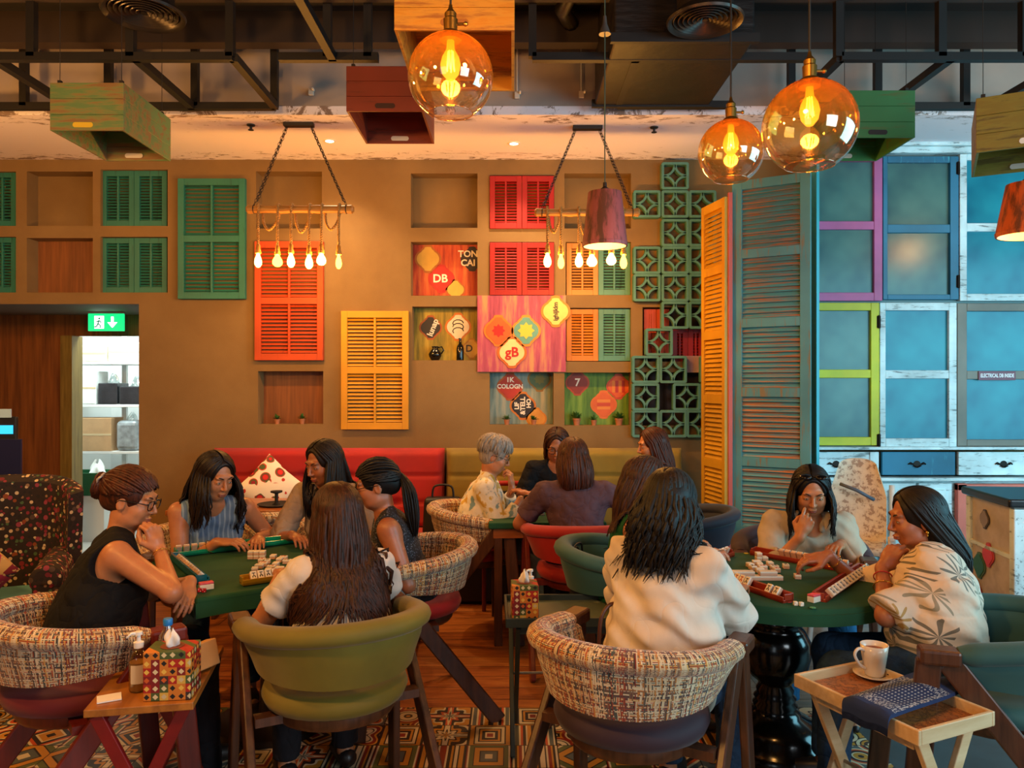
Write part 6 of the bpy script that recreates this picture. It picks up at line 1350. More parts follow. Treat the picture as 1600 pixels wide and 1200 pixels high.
def hair_build(Hc, R, st, bodyvol, origin, parent, mat, s=1.0):
    rng = np.random.RandomState(st.get('seed', 1)); style = st['style']; cz = np.array([0, -.014, .034]); rad = np.array([.071, .090, .084])
    off = st.get('off', .012); mid = lambda x, y, z: Hc+R@np.array([x, y, z])*s
    fr = R[:, 1]; zend = st.get('zend', Hc[2]-.4)
    # base shell
    lo = Hc-.20; hi = Hc+.20; lo[2] = min(lo[2], zend-.03); bk = -np.array([fr[0], fr[1], 0]); bk = nrm(bk)
    if style == 'long': lo -= .10; hi += .10; hi[2] -= .08
    v = Vol(lo, hi, .006); v.ell(mid(*cz), (rad+off)*s, R, .02)
    if style == 'long':
        sw = st.get('core', .062); p0 = mid(0, -.055, .02); q = p0+bk*.03; q[2] = Hc[2]-.14; e = q+bk*st.get('bk', .03); e[2] = zend+.10
        rr = np.array([R[0, 0], R[1, 0], 0]); rr = nrm(rr)
        for k_ in (-1, 0, 1): v.cap(p0+rr*k_*.03, q+rr*k_*.045, .055, .045, k=.03); v.cap(q+rr*k_*.045, e+rr*k_*sw, .040, .022, k=.03)
    if style == 'short': v.ell(mid(0, -.03, -.02), (.070*s, .066*s, .06*s), R, .02)
    if style in ('bun', 'pony'): v.ell(mid(0, -.075, -.01), (.05*s, .04*s, .05*s), R, .03)
    fc = st.get('face', (.062, .10, .112)); v.ell(mid(0, .105, -.018+st.get('hl', 0)), (fc[0]*s, fc[1]*s*.85, (fc[2]+.012)*s), R, .012, True); v.ell(mid(0, .075, -.09), (.058*s, .09*s, .07*s), R, .012, True)
    if style != 'long':
        for q in (-1, 1): v.ell(mid(q*.082, .005, -.012), (.022*s, .022*s, .030*s), R, .008, True)
        v.ell(mid(0, -.02, -.135), (.1*s, .12*s, .055*s), R, .01, True)
    if bodyvol is not None and style == 'long': pass
    Vb, Fb = v.mesh()
    # locks
    N = int(st.get('n', 230)*1.55); tubes = []
    def slerp(a, b, t): w_ = math.acos(max(-1, min(1, float(a@b)))); return a if w_ < 1e-3 else (math.sin((1-t)*w_)*a+math.sin(t*w_)*b)/math.sin(w_)
    def scalp(d, ex): return mid(*(cz+d*(rad+off+ex)))
    for i in range(N):
        ex = rng.uniform(-.006, .007); j = rng.uniform
        if style == 'long':
            sd = 1 if i % 2 else -1; t = (i//2+.5)/(N//2); fmin = st.get('fmin', 58); az = math.radians(fmin+(180-fmin)*t**.8+j(-5, 5)); p0 = nrm([st.get('part', 0)+sd*.06, .62-1.5*t, 1.0]); e = nrm([sd*math.sin(az), math.cos(az), j(-.25, -.02)])
            if t < .18 and st.get('fringe'): e = nrm([sd*.75, .62, .18+j(-.1, .1)])
            pts = [scalp(slerp(p0, e, k/6), ex*(k/6)+.002) for k in range(7)]; zl = zend+j(-.02, st.get('rag', .07))+.10*(1-t)*st.get('layer', .5)
            p = pts[-1].copy(); L = p[2]-zl; ns = max(4, int(L/.035)); rdv = p-mid(0, -.02, 0); rdv[2] = 0; rdv = nrm(rdv); frontside = sd in st.get('front', ()) and t < .45
            ph = j(0, 6); wv = st.get('wave', .004)
            for k in range(1, ns+1):
                u = k/ns; drift = rdv*(.022*math.sin(min(1, u*2)*PI/2)*st.get('vol', 1)-.035*u*max(0, st.get('conv', .3)))+(bk*(-.02 if frontside else .05*(1-t)*st.get('back', 1)+.02))*min(1, u*1.6)
                pt = p+drift; pt[2] = p[2]-L*u; pt = pt+np.array([math.sin(ph+u*9)*wv*1.5*u, math.cos(ph+u*8)*wv*u, 0]); pts.append(pt)
            rr_ = [.005]+[.0068]*(len(pts)-4)+[.005, .003, .001]
        elif style in ('bun', 'pony'):
            az = rng.uniform(-PI, PI); el = .55-.95*(abs(az)/PI)**.8+j(-.08, .08); d0 = nrm([math.sin(az), math.cos(az), max(-.75, math.tan(el))]) if abs(az) < 2.6 else nrm([math.sin(az)*.8, math.cos(az), -.75]); d1 = nrm([j(-.12, .12), -1, st.get('tie', .05)+j(-.12, .12)])
            pts = [scalp(slerp(d0, d1, k/7), ex+.003) for k in range(8)]; rr_ = [.003]+[.0062]*6+[.005]
            if style == 'pony':
                p = pts[-1]; L = p[2]-zend-j(0, .06); bd = bk*.03; tw = np.array([j(-1, 1), j(-1, 1), 0])*.03
                for k in range(1, 9): u = k/8; pts.append(p+bd*math.sin(min(1, u*2.2)*PI/2)+tw*math.sin(PI*u*.9)-np.array([0, 0, L*u**1.25])+np.array(st.get('sway', (0, 0, 0)))*u)
                rr_ = rr_[:-1]+[.007]*7+[.004, .001]
        else:
            az = rng.uniform(-PI, PI); top = nrm([j(-.3, .3), j(-.3, .1), 1]); aa = abs(az); el = (-.15 if aa > 1.9 else .18) if aa > 1.15 else .42; d1 = nrm([math.sin(az), math.cos(az), math.tan(el+j(-.3, .1))]); pts = [scalp(slerp(top, d1, .15+k/6*.85), ex+.004+.010*math.sin(PI*k/6)) for k in range(7)]; rr_ = [.004, .008, .010, .010, .009, .007, .002]
        tubes.append((pts, rr_))
    if style == 'bun' and st.get('knot', True):
        for i in range(46):
            a0 = rng.uniform(0, 2*PI); c = mid(0, -.118, .0+st.get('tie', .05)*.1); pts = []
            for k in range(9): a = a0+k*.55; q = .036+.006*math.sin(k+a0); z_ = (i/46-.5)*.05; pts.append(c+R@np.array([q*math.cos(a), z_, q*math.sin(a)*1.15]))
            tubes.append((pts, [.003]+[.009]*7+[.003]))
    allp = np.concatenate([np.array(p) for p, _ in tubes]).astype(np.float32)
    if bodyvol is not None:
        for _ in range(9):
            d, g = bodyvol.sample(allp); m = d < .012; allp[m] += (g*(.012-d)[:, None])[m]
    mb = MB(); k = 0; Vt = []; Ft = []; b = 0; ns = 5
    for pts, rr_ in tubes:
        m = len(pts); P = allp[k:k+m]; k += m; T = np.gradient(P, axis=0); T /= np.linalg.norm(T, axis=1, keepdims=True)+1e-9; c0 = P-Hc; U = np.cross(T, c0); U /= np.linalg.norm(U, axis=1, keepdims=True)+1e-6; Wd = np.cross(T, U)
        for q in range(ns): a = 2*PI*q/ns; Vt.append(P+(U*math.cos(a)*1.25+Wd*math.sin(a)*.6)*np.array(rr_)[:, None])
        base = b; 
        for q in range(ns):
            q2 = (q+1) % ns; i = np.arange(m-1); Ft.append(np.stack([base+q*m+i, base+q2*m+i, base+q2*m+i+1, base+q*m+i+1], 1))
        b += ns*m
    Vt = np.concatenate(Vt); Ft = np.concatenate(Ft)+len(Vb); V = np.concatenate([Vb, Vt])-np.array(origin); Fc = np.concatenate([Fb, Ft])
    me = new_mesh('hair', V, Fc, mats=[mat]); me.polygons.foreach_set('use_smooth', np.ones(len(me.polygons), bool)); return link('hair', me, parent)

def person(label, pel, face, head, hyaw, hpitch=0, hroll=0, skin=SK1, top=None, bottom=BLKP, hair=None, hairm=HD, L=None, R_=None, w_=1.0, hh=1.0, fine=.0045, hfine=.0036, glasses=None, shw=.160, knee=(.40, .0), legs=True, lean=None, look=0, male=False, group=None):
    T1 = time.time(); f = np.array([math.cos(face), math.sin(face), 0]); r = np.array([f[1], -f[0], 0]); P = np.array([pel[0], pel[1], .575]); Hc = np.array(head, float)
    cy = math.cos(hyaw)*math.cos(hpitch); hf = np.array([cy, math.sin(hyaw)*math.cos(hpitch), -math.sin(hpitch)]); RH = frame(hf)
    if hroll: q = np.array(Matrix.Rotation(hroll, 3, Vector(hf))); RH = q@RH
    Nb = Hc-np.array([0, 0, .155])*hh-RH[:, 1]*.022-f*.012; u = nrm(Nb-P); ft = nrm(f-u*np.dot(f, u)); RT = np.stack([r, ft, u], 1); TL = np.linalg.norm(Nb-P)
    sp = lambda t, y=0, x=0: P+u*TL*t+ft*y+r*x
    SH = {s: Nb-u*.045+r*s*shw*w_-ft*.012 for s in (-1, 1)}
    hip = {s: P+r*s*.088*w_-np.array([0, 0, .02]) for s in (-1, 1)}
    kn = {s: hip[s]+f*knee[0]+r*s*(.03+knee[1])-np.array([0, 0, .035]) for s in (-1, 1)}; an = {s: kn[s]+f*(.02 if knee[0] > .3 else .0)+r*s*.01 for s in (-1, 1)}
    for s in an: an[s][2] = .085
    arms = {}
    for s, spec in ((-1, L), (1, R_)):
        S = SH[s]
        if spec is None: spec = dict(w=hip[s]+f*.16+r*s*(-.03)+np.array([0, 0, .10]), fd=nrm(f-r*s*.5), back=(0, 0, 1), curl=.3)
        Tg = np.array(spec['w'], float); l1, l2 = .265*hh, .235*hh; D = Tg-S; d = np.linalg.norm(D); 
        if d > (l1+l2)*.995: k = d/((l1+l2)*.99); l1 *= k; l2 *= k
        pole = np.array(spec.get('pole', r*s*.5-f*.3+np.array([0, 0, -1.])), float); dn = D/d; a = (l1*l1-l2*l2+d*d)/(2*d); h = math.sqrt(max(0, l1*l1-a*a)); pp = nrm(pole-dn*np.dot(pole, dn)); E = S+dn*a+pp*h; arms[s] = (S, E, Tg, spec)
    pts = [P-r*.25, P+r*.25, P-f*.2, Hc+.16, Hc-.16, kn[-1]+f*.1, kn[1]+f*.1, an[1]+f*.24, an[-1]+f*.24, an[1]-f*.1]+[x for s in arms for x in (arms[s][1]+.06, arms[s][1]-.06, arms[s][2]+.18, arms[s][2]-.18, SH[s]+.09, SH[s]-.09)]
    pts = np.array(pts); lo = pts.min(0); hi = pts.max(0); lo[2] = -.005; origin = (float(pel[0]), float(pel[1]), 0.0)
    bands = [(Hc, .135, hfine)]+[(arms[s][2]+nrm(arms[s][3].get('fd', arms[s][2]-arms[s][1]))*.05, .09, min(fine, .0042)) for s in arms if arms[s][3].get('seen', 1)]
    def torso(v, e=0, k=.03):
        W_ = w_; v.ell(sp(.02), ((.165)*W_+e, .125*W_+e, .12+e), RT, k); v.ell(sp(.30, -.0), (.128*W_+e, .098*W_+e, .15+e), RT, k); v.ell(sp(.62, -.004), (.142*W_+e, .098*W_+e, .15+e), RT, k)
        v.cap(SH[-1]-u*.03+r*.04, SH[1]-u*.03-r*.04, .062+e, .062+e, k=k)
        if not male:
            for s in (-1, 1): v.ell(sp(.60, .072, s*.066), (.058*W_+e, .055+e, .058+e), RT, k)
        for s in (-1, 1): v.cap(Nb+u*.01-ft*.01, SH[s]+u*.008, .034+e, .036+e, k=k)
    v = Vol(lo, hi, .009 if fine < .006 else fine*1.6, bands+[((lo+hi)/2*0+np.array([Nb[0], Nb[1], .95]), .34, fine*1.35)])
    torso(v); v.cap(Nb-u*.03, Hc-RH[:, 2]*.07-RH[:, 1]*.012, .050, .047, k=.025)
    for s in (-1, 1):
        S, E, Tg, spec = arms[s]; v.cap(S, E, .050*w_**.5, .038, k=.03); v.cap(E, Tg, .038, .0235, k=.015); fd = spec.get('fd'); fd = nrm(Tg-E) if fd is None else nrm(fd)
        hand_prims(v, Tg+fd*.012, fd, spec.get('back', (0, 0, 1)), -s, spec.get('curl', .35), .98, spec.get('thumb', .5), spec.get('spread', 0))
        if legs: v.cap(hip[s], kn[s], .082*w_, .055, k=.03); v.cap(kn[s], an[s], .053, .034, k=.03); v.cap(an[s]-f*.02+np.array([0, 0, -.045]), an[s]+f*.14-np.array([0, 0, .055]), .034, .026, k=.03)
    head_prims(v, Hc, RH, male, hh)
    V, Fc = v.mesh(); fm, fmats = face_bits(Hc, RH, hh, look)
    nb = len(V); body = new_mesh('person', V-np.array(origin, np.float32), Fc, mats=[skin]+fmats)
    # join the small face pieces into the same mesh
    import bmesh
    bm = bmesh.new(); bm.from_mesh(body); vs = [bm.verts.new((p[0]-origin[0], p[1]-origin[1], p[2])) for p in fm.v]
    for q, mi in zip(fm.f, fm.mi):
        try: fc = bm.faces.new([vs[i] for i in q]); fc.material_index = mi+1
        except ValueError: pass
    bm.to_mesh(body); bm.free(); body.polygons.foreach_set('use_smooth', np.ones(len(body.polygons), bool))
    o = link('person', body); o.location = origin; tag(o, label, 'person')
    # garment
    tp = top or {}; e = tp.get('e', .013); sl = tp.get('sleeve', 0); g = Vol(lo, hi, max(fine*1.35, .006)); torso(g, e, .035)
    if tp.get('loose'): g.ell(sp(.15), (.165*w_+e+tp['loose'], .125*w_+e+tp['loose'], .20), RT, .06); g.ell(sp(.42), (.150*w_+e+tp['loose'], .108*w_+e+tp['loose'], .2), RT, .06)
    for s in (-1, 1):
        S, E, Tg, spec = arms[s]; pf = tp.get('puff', 0); ra = .050*w_**.5+e
        if sl > 0:
            if sl <= 1: g.cap(S, S+(E-S)*sl, ra+.002, ra+pf-.004, k=.02, clip=1)
            else: g.cap(S, E, ra+.002, .042+e+pf, k=.02); g.cap(E, E+(Tg-E)*(sl-1), .042+e+pf, .029+e+pf*.8, k=.02, clip=1)
    if tp.get('fold', 1): g.disp(.0045*tp.get('fold', 1), tp.get('ff', 38), tp.get('seed', 1))
    if sl == 0:
        for s in (-1, 1): g.ell(SH[s]+r*s*.035+u*.0, (tp.get('arm', .062), .095, .105), RT, .006, True)
    elif sl < 1.0: pass
    nk = tp.get('neck', .072); g.ell(Nb+u*.055+ft*tp.get('nf', .03), (nk*1.05, nk*1.05, tp.get('nd', .085)), RT, .006, True)
    if tp.get('collar'): 
        for s in (-1, 1):
            g.cap(Nb+u*.012+r*s*.05+ft*.055-u*.03, Nb+u*.028+r*s*.055-ft*.02, .011, .012, k=.008); g.cap(Nb+u*.028+r*s*.055-ft*.02, Nb+u*.032-ft*.058, .012, .012, k=.008)
    g.ell(P-np.array([0, 0, .22]), (.5, .5, .14), None, .01, True)
    go = vol_obj(g, tp.get('name', 'blouse'), tp['mat'], (0, 0, 0) if False else origin, None); go.parent = o; go.location = (0, 0, 0)
    if legs:
        t = Vol(lo, hi, .010); t.ell(P-np.array([0, 0, .01]), (.172*w_, .132*w_, .095), RT, .03)
        for s in (-1, 1): t.cap(hip[s], kn[s], .092*w_, .068, k=.03); t.cap(kn[s], an[s]+np.array([0, 0, .01]), .066, .055, k=.03, clip=1)
        t.disp(.004, 30, 3); q = vol_obj(t, 'trousers', bottom, origin); q.parent = o; q.location = (0, 0, 0)
        for s in (-1, 1):
            mb = MB(); a = Vector(an[s])-Vector(origin); F_ = Vector(f)
            mb.tube([a-F_*.06+Vector((0, 0, -.045)), a-F_*.04+Vector((0, 0, -.042)), a+F_*.04+Vector((0, 0, -.048)), a+F_*.13+Vector((0, 0, -.058)), a+F_*.175+Vector((0, 0, -.064))], [.012, .038, .04, .034, .010], 12); mb.build('shoe', plain('shoe_dark', '#1c1614', .4), o, smooth=True)
    if hair: hair_build(Hc, RH, hair, g if hair['style'] in ('long', 'pony') else None, origin, o, hairm, hh)
    if glasses:
        mb = MB(); M4 = Matrix.Translation(Vector(Hc)-Vector(origin)) @ Matrix([list(RH[i]) for i in range(3)]).to_4x4()
        for q in (-1, 1):
            mb.tube([(q*.032+.026*math.copysign(abs(math.cos(a))**.7, math.cos(a)), .100-.004*abs(math.cos(a)), .008+.019*math.copysign(abs(math.sin(a))**.7, math.sin(a))) for a in [k*PI/10 for k in range(20)]], glasses, 6, closed=True, M=M4)
            mb.tube([(q*.058, .095, .014), (q*.074, .04, .013), (q*.078, -.01, .008), (q*.076, -.022, -.008)], glasses, 6, M=M4)
        mb.tube([(-.008, .101, .012), (0, .103, .015), (.008, .101, .012)], glasses, 6, M=M4); mb.build('glasses', GLF, o, smooth=True)
    o['_k'] = 1; del o['_k']
    print('PERSON', label[:30], round(time.time()-T1, 1), len(V)); return o, dict(Hc=Hc, RH=RH, arms=arms, origin=origin, SH=SH, Nb=Nb, u=u, f=f, r=r, P=P)
def bracelet(info, s, at_, mat, name='bracelet', r=.0335, th=.0018, label=None, o=None):
    S, E, Tg, _ = info['arms'][s]; c = Tg+(E-Tg)*at_; d = Vector(nrm(Tg-E)); a = d.orthogonal().normalized(); b = d.cross(a); c = Vector(c)-Vector(info['origin']); mb = MB()
    mb.tube([c+(a*math.cos(2*PI*k/24)+b*math.sin(2*PI*k/24))*r for k in range(24)], th, 6, closed=True); return mb.build(name, mat, o, smooth=True, label=label)

# ------------------------------------------------------------ the thirteen people
rad_ = math.radians
def stripes(name, c, c2, f):
    g = G(name).set(.8); x = g.n('SeparateXYZ', {0: g.co()}); s = g.ma('SINE', g.ma('MULTIPLY', g.ma('ADD', x.outputs[0], x.outputs[1]), f)); g.base(g.ramp(s, [(.2, C(c)), (.8, C(c2))])); g.bump(g.noise(14, g.co(), 3), .3, .02); return g.m
# 1 black top, left
TOPK = cloth('black_jersey', '#070608', '#0e0d0f')
o, i = person('person in a black sleeveless top and glasses, chin on hand, at the left', (-1.62, 2.90), rad_(30), (-1.53, 3.08, 1.135), rad_(2), rad_(16), skin=SK2, w_=1.04,
    top=dict(mat=TOPK, name='sleeveless_top', sleeve=0, arm=.058, loose=.015), hair=dict(style='bun', n=240, seed=2, tie=.25, hl=.004), hairm=HR, glasses=.0022,
    R_=dict(w=(-1.385, 3.02, .945), pole=(1, .0, -.45), fd=(-.28, .02, .8), back=(.8, -.5, .2), curl=1.1, thumb=.8), L=dict(w=(-1.30, 3.10, .80), pole=(-.2, .4, -1), fd=(.25, -.85, -.45), back=(.5, 0, .8), curl=.35), bottom=BLKP)
mb = MB(); hc = Vector(i['Hc'])-Vector(i['origin']); RHm = Matrix([list(i['RH'][k]) for k in range(3)])
for k in range(5): a = hc+RHm @ Vector((.02*(k-2), -.115-.004*(k % 2), .075+.006*(k % 2))); mb.tube([a, a+RHm @ Vector((.004, -.014, -.02)), a+RHm @ Vector((.0, -.008, -.045))], .005, 6)
mb.build('hair_clip', plain('clip_silver', '#b8b0ac', .3, .4), o, smooth=True); GOLD = plain('gold', '#c8963c', .25, .9); bracelet(i, 1, .12, GOLD, o=o)
# 2 blue top
o, i = person('person in a light blue sleeveless top, behind the square table', (-1.64, 4.20), rad_(-62), (-1.515, 3.92, 1.125), rad_(-36), rad_(22), skin=SK2,
    top=dict(mat=stripes('blue_pleats', '#5c7ba0', '#86a2c0', 190), name='sleeveless_top', sleeve=0, arm=.05, nf=.045), hair=dict(style='long', n=250, seed=5, zend=.84, front=(1, -1), part=.1, fmin=54, vol=1.8, bk=.02, wave=.007), hairm=HD,
    R_=dict(w=(-1.46, 3.80, .815), pole=(-.6, 0, -1), fd=(1, -.1, .05), back=(0, -.2, 1), curl=.45), L=dict(w=(-1.32, 4.0, .80), pole=(.5, .3, -1), fd=(.3, -1, 0), curl=.3), bottom=DENIM)
bracelet(i, 1, .18, GOLD, o=o)
# 3 beige blouse
BEI = cloth('beige_linen', '#8c7462', '#a08a74')
o, i = person('person in a beige blouse with long dark hair, behind the square table', (-.98, 4.50), rad_(-100), (-1.02, 4.16, 1.168), rad_(-128), rad_(18), skin=SK1,
    top=dict(mat=BEI, name='blouse', sleeve=1.35, collar=1, nd=.10, nf=.05, loose=.01, puff=.006), hair=dict(style='long', n=240, seed=8, zend=.84, front=(-1, 1), part=-.1, fmin=62, wave=.002), hairm=HD,
    R_=dict(w=(-1.14, 3.98, .815), pole=(-.8, .4, -1), fd=(.6, -.8, 0), back=(0, 0, 1), curl=.4), L=dict(w=(-.86, 4.0, .80), pole=(.6, 0, -1), fd=(-.2, -1, 0), curl=.4), bottom=BLKP)
# 4 dotted black top, ponytail
g = G('dotted_black').set(.8); vo = g.n('TexVoronoi', {'Vector': g.co(), 'Scale': 90}); g.base(g.mix(g.ma('LESS_THAN', vo.outputs[0], .30), C('#141419'), C('#5c6272'))); DOT = g.m
o, i = person('person with a long ponytail in a black dotted sleeveless top beside the square table', (-.50, 3.82), rad_(188), (-.655, 3.72, 1.108), rad_(190), rad_(14), skin=SK1, w_=1.02,
    top=dict(mat=DOT, name='sleeveless_top', sleeve=0, arm=.058), hair=dict(style='pony', n=240, seed=4, zend=.86, tie=-.12, sway=(.045, -.03, 0)), hairm=HK, glasses=.0018,
    L=dict(w=(-.68, 3.56, .80), pole=(.1, -.15, -1), fd=(-1, .1, -.1), curl=.3), R_=dict(w=(-.78, 3.86, .82), pole=(.4, .3, -1), fd=(-1, -.1, 0), curl=.4), bottom=BLKP)
# 5 long hair from behind, white top
WHT = cloth('white_cotton', '#c9bcae', '#d8ccc0', wr=.28, ws=8)
o, i = person('person seen from behind with very long brown hair and a white short sleeved top', (-.61, 2.80), rad_(118), (-.668, 2.93, 1.092), rad_(122), rad_(18), skin=SK2, w_=.92,
    top=dict(mat=WHT, name='puff_sleeve_top', sleeve=.62, puff=.010, loose=.010, fold=1.2), hair=dict(style='long', n=460, seed=11, zend=.70, rag=.12, wave=.006, core=.035, bk=.05, conv=.25, vol=1.1, layer=.3, back=.7), hairm=HB,
    L=dict(w=(-.93, 3.08, .83), pole=(-.5, -.6, -1), fd=(-.2, 1, 0), curl=.35), R_=dict(w=(-.70, 3.22, .80), pole=(1, 0, -.8), fd=(-.3, 1, 0), curl=.3), bottom=BLKP)
# 6 grey haired
g = G('patterned_shirt').set(.8); vo = g.noise(16, g.co(), 3, .5); g.base(g.ramp(vo, [(.36, C('#6f9098')), (.42, C('#d8cdb4')), (.56, C('#e0d8c4')), (.62, C('#c8a444'))])); g.bump(g.noise(12, g.co(), 3), .4, .02); SHR = g.m
o, i = person('grey haired person in a pale patterned shirt at the back table', (-.24, 5.06), rad_(0), (-.115, 5.06, 1.125), rad_(-2), rad_(22), skin=SK2, male=True, w_=1.05, shw=.175, fine=.006, hfine=.0045,
    top=dict(mat=SHR, name='shirt', sleeve=1.75, collar=1, loose=.015), hair=dict(style='short', n=230, seed=3, off=.016), hairm=HG, glasses=.0016,
    R_=dict(w=(.06, 4.93, .86), pole=(0, -.3, -1), fd=(1, .2, .1), back=(0, -.4, 1), curl=.7), L=dict(w=(.00, 5.14, .90), pole=(.3, .2, -1), fd=(-.1, 0, 1), back=(1, -.3, 0), curl=1.0), bottom=JEANL, knee=(.42, -.02))
# 7 black top facing camera
o, i = person('person with glasses in a black top, on the olive sofa facing the room', (.32, 5.80), rad_(-92), (.325, 5.55, 1.155), rad_(-96), rad_(26), skin=SK1, fine=.006, hfine=.0045, w_=1.08,
    top=dict(mat=TOPK, name='blouse', sleeve=1.3, nd=.10, loose=.01), hair=dict(style='long', n=160, seed=6, zend=.98, part=0, fmin=66, vol=.6, layer=.1), hairm=HB, glasses=.002, bottom=BLKP,
    R_=dict(w=(.14, 5.36, .83), pole=(-.5, 0, -1), fd=(.5, -1, 0), curl=.5), L=dict(w=(.46, 5.36, .83), pole=(.6, 0, -1), fd=(-.4, -1, 0), curl=.5), knee=(.34, 0))
# 8 mauve T-shirt from behind
MAU = cloth('mauve_cotton', '#4a343c', '#5c444c')
o, i = person('person seen from behind in a mauve brown T-shirt reaching left', (.40, 4.52), rad_(92), (.365, 4.62, 1.148), rad_(100), rad_(12), skin=SK1, w_=1.12, fine=.0055, hfine=.005,
    top=dict(mat=MAU, name='t_shirt', sleeve=.72, puff=.004, fold=1.1), hair=dict(style='long', n=230, seed=9, zend=1.0, layer=.1, rag=.03, conv=.2, vol=1.0, bk=.0, wave=.001), hairm=HR,
    L=dict(w=(.115, 4.82, .90), pole=(-.6, -.4, -1), fd=(-.6, .3, .2), back=(0, 0, 1), curl=.5), R_=dict(w=(.70, 4.80, .84), pole=(1, -.2, -.4), fd=(.3, 1, 0), curl=.4), bottom=BLKP)
bracelet(i, -1, .12, plain('watch', '#14141a', .3), 'watch', r=.031, th=.006, o=o)
# 9 far right dark blouse
o, i = person('person in a dark blouse at the right end of the olive sofa', (1.06, 5.34), rad_(190), (.985, 5.40, 1.165), rad_(188), rad_(12), skin=SK2, fine=.0065, hfine=.0045,
    top=dict(mat=cloth('navy_floral', '#1c1c2c', '#3a3a50', ws=60), name='blouse', sleeve=1.2), hair=dict(style='long', n=220, seed=12, zend=.82, part=.1, fmin=60, vol=1.0), hairm=HR, bottom=BLKP, knee=(.34, 0))
# 10 green tank
g_tank = cloth('green_tank', '#0c4a2a', '#125a34')
o, i = person('person in a dark green sleeveless top, hidden behind the person in the cream blouse', (.55, 3.72), rad_(-8), (.655, 3.74, 1.12), rad_(0), rad_(10), skin=SK2, w_=1.08,
    top=dict(mat=g_tank, name='tank_top', sleeve=0, arm=.058, nd=.11), hair=dict(style='long', n=240, seed=14, zend=.86, fmin=62, vol=1.1, wave=.005), hairm=HB,
    R_=dict(w=(.86, 3.58, .82), pole=(-.2, -.3, -1), fd=(1, 0, 0), curl=.4), L=dict(w=(.84, 3.85, .82), pole=(-.2, .3, -1), fd=(1, -.2, 0), curl=.4), bottom=BLKP)
# 11 cream blouse from behind
CRM = cloth('cream_cotton', '#c8b8a6', '#dcd0c2', wr=.28, ws=6)
o, i = person('person seen from behind in a loose cream blouse with wavy dark hair', (.515, 2.66), rad_(58), (.565, 2.745, 1.165), rad_(58), rad_(20), skin=SK2, w_=1.02, shw=.152,
    top=dict(mat=CRM, name='blouse', sleeve=1.45, loose=.026, puff=.010, e=.014, fold=3.2, ff=34), hair=dict(style='long', n=420, seed=15, zend=.93, rag=.13, wave=.014, core=.055, bk=.03, vol=1.5, conv=-.35, layer=.4), hairm=HK,
    R_=dict(w=(.86, 2.96, .80), pole=(.25, -.5, -1), fd=(.5, 1, 0), curl=.4), L=dict(w=(.62, 3.08, .81), pole=(-.8, 0, -1), fd=(.4, 1, 0), curl=.3), bottom=DENIM)
# 12 facing, hand to mouth
EMBR = cloth('ecru_linen', '#a89a84', '#bcae98', wr=.2, ws=8)
o, i = person('person with sunglasses on the head, hand at the mouth, behind the round table', (1.50, 4.10), rad_(-96), (1.495, 3.84, 1.062), rad_(-104), rad_(24), skin=SK2, w_=1.06,
    top=dict(mat=EMBR, name='embroidered_blouse', sleeve=1.5, collar=1, nd=.11, nf=.05, puff=.012, loose=.015, fold=2), hair=dict(style='long', n=290, seed=18, zend=.82, front=(-1, 1), part=.12, fmin=60, vol=1.3, wave=.006), hairm=HK,
    R_=dict(w=(1.385, 3.69, .865), pole=(-.5, -.1, -1), fd=(.40, .05, .9), back=(-.35, -1, .15), curl=[.5, 1.3, 1.5, 1.6], thumb=.9), L=dict(w=(1.62, 3.78, .81), pole=(.6, .2, -1), fd=(-.6, -.7, 0), curl=.4), bottom=cloth('blue_trousers', '#1c4a6c', '#26608a'))
mb = MB(); hc = Vector(i['Hc'])-Vector(i['origin']); RHm = Matrix([list(i['RH'][k]) for k in range(3)]); M4 = Matrix.Translation(hc) @ RHm.to_4x4()
for q in (-1, 1): mb.sphere((q*.036, .052, .116), 1, 14, 8, M=M4 @ Matrix.Translation((0, 0, 0)), sc_=(.030, .024, .010)); mb.tube([(q*.062, .05, .105), (q*.085, 0, .075), (q*.088, -.04, .04)], .003, 6, M=M4)
mb.tube([(-.012, .062, .110), (0, .064, .113), (.012, .062, .110)], .003, 6, M=M4); mb.build('sunglasses', plain('dark_lens', '#0c0a0c', .12), o, smooth=True)
S, E, Tg, _ = i['arms'][1]; c = Vector(S+(E-S)*.55)-Vector(i['origin'])+Vector((-.02, -.062, .0)); mb = MB(); mb.sphere(tuple(c), .013, 8, 6, sc_=(1, .4, 1)); mb.build('red_flower_patch', plain('embroidery_red', '#c8301c', .7), o, smooth=True)
# 13 floral blouse
g = G('palm_print').set(.8); co = g.co(); n1 = g.noise(7, co, 2); vo = g.n('TexVoronoi', {'Vector': g.n('VectorMath', {0: co, 1: g.noise(9, co, 2, .5, col=True)}, operation='MULTIPLY_ADD').outputs[0] if False else co, 'Scale': 13}, feature='DISTANCE_TO_EDGE')
sx = g.n('SeparateXYZ', {0: co}); co2 = g.n('CombineXYZ', {0: g.ma('ADD', sx.outputs[0], g.ma('MULTIPLY', sx.outputs[1], .6)), 1: sx.outputs[2]}).outputs[0]; vf = g.n('TexVoronoi', {'Vector': co2, 'Scale': 9, 'Randomness': .8}, voronoi_dimensions='2D'); dv = g.n('SeparateXYZ', {0: g.n('VectorMath', {0: co2, 1: vf.outputs[2]}, operation='SUBTRACT').outputs[0]}); hx = dv.outputs[0]
th = g.ma('ARCTAN2', dv.outputs[1], hx); rr = g.ma('SQRT', g.ma('ADD', g.ma('MULTIPLY', dv.outputs[1], dv.outputs[1]), g.ma('MULTIPLY', hx, hx))); hh_ = g.n('SeparateColor', {0: vf.outputs[1]}).outputs
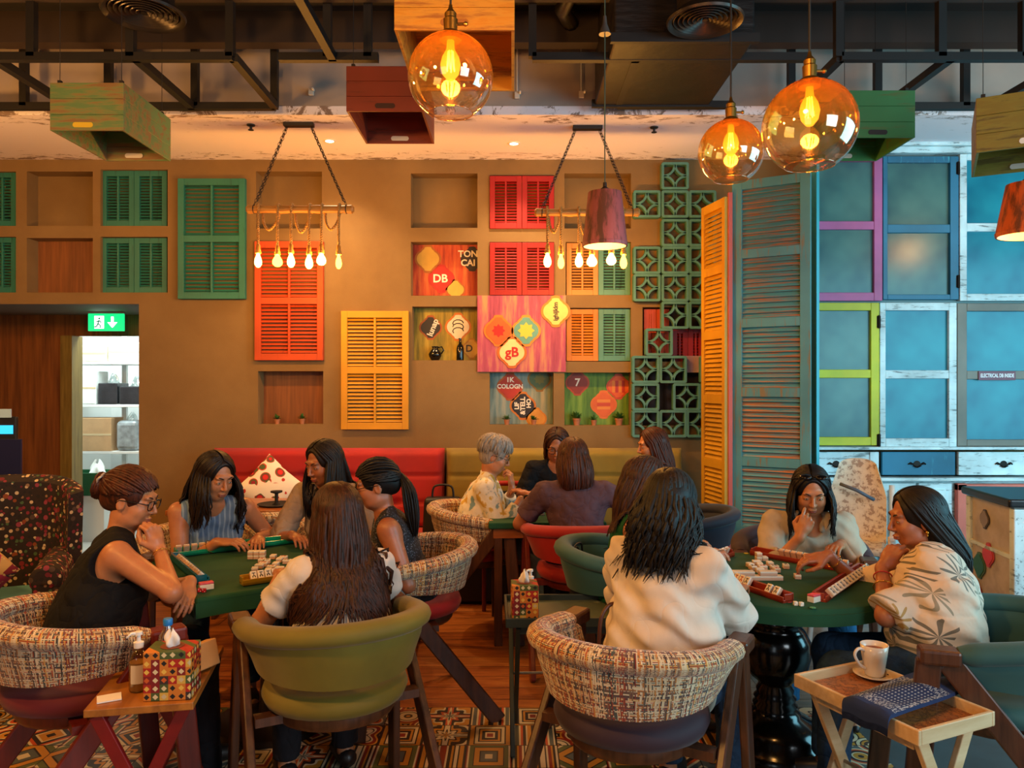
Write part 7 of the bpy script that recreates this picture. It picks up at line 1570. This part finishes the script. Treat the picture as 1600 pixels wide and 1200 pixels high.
pet = g.ma('COSINE', g.ma('MULTIPLY', th, 9)); lf = g.ma('GREATER_THAN', g.ma('MULTIPLY', pet, .045), g.ma('SUBTRACT', rr, .022)); lf = g.ma('MULTIPLY', lf, g.ma('GREATER_THAN', pet, -.1)); lf = g.ma('MULTIPLY', lf, g.ma('GREATER_THAN', hh_[0], .25))
lcol = g.ramp(hh_[1], [(0, C('#6a675c')), (.55, C('#8a8470')), (.85, C('#a8864c'))], 'CONSTANT'); cc = g.mix(lf, C('#cdbca6'), lcol); g.base(cc); g.bump(g.noise(10, co, 3), .5, .025); PALM = g.m
o, i = person('person in a palm leaf print blouse, chin on hand, at the right', (1.60, 2.89), rad_(163), (1.625, 3.09, 1.055), rad_(176), rad_(10), skin=SK1, w_=1.0,
    top=dict(mat=PALM, name='blouse', sleeve=.98, puff=.020, loose=.025, e=.016, fold=2.4, nd=.10, nf=-.01), hair=dict(style='long', n=420, seed=21, zend=.80, part=0, fmin=72, wave=.001, back=2.6, vol=.8, bk=.09, rag=.04, layer=.15, core=.05), hairm=HK,
    L=dict(w=(1.46, 3.03, .875), pole=(-1, -.3, -.6), fd=(.55, .05, .72), back=(-.7, -.6, .3), curl=1.1, thumb=.7), R_=dict(w=(1.36, 3.30, .862), pole=(.4, .3, -1), fd=(-1, .1, -.18), back=(0, -.25, 1), curl=[.45, .6, .75, .8], thumb=.6), bottom=DENIM, knee=(.36, 0))
bracelet(i, -1, .20, plain('red_thread', '#a81c14', .6), 'thread_bracelet', r=.033, th=.0025, o=o); bracelet(i, -1, .42, GOLD, r=.037, th=.0026, o=o); bracelet(i, 1, .15, GOLD, r=.033, o=o)
hc = Vector(i['Hc'])-Vector(i['origin']); RHm = Matrix([list(i['RH'][k]) for k in range(3)])
for q in (-1, 1): mb = MB(); c = hc+RHm @ Vector((q*.080, -.002, -.038)); mb.sphere(tuple(c), .008, 10, 8); mb.sphere(tuple(c+Vector((0, 0, -.012))), .005, 8, 6); mb.build('earring', GOLD, o, smooth=True)
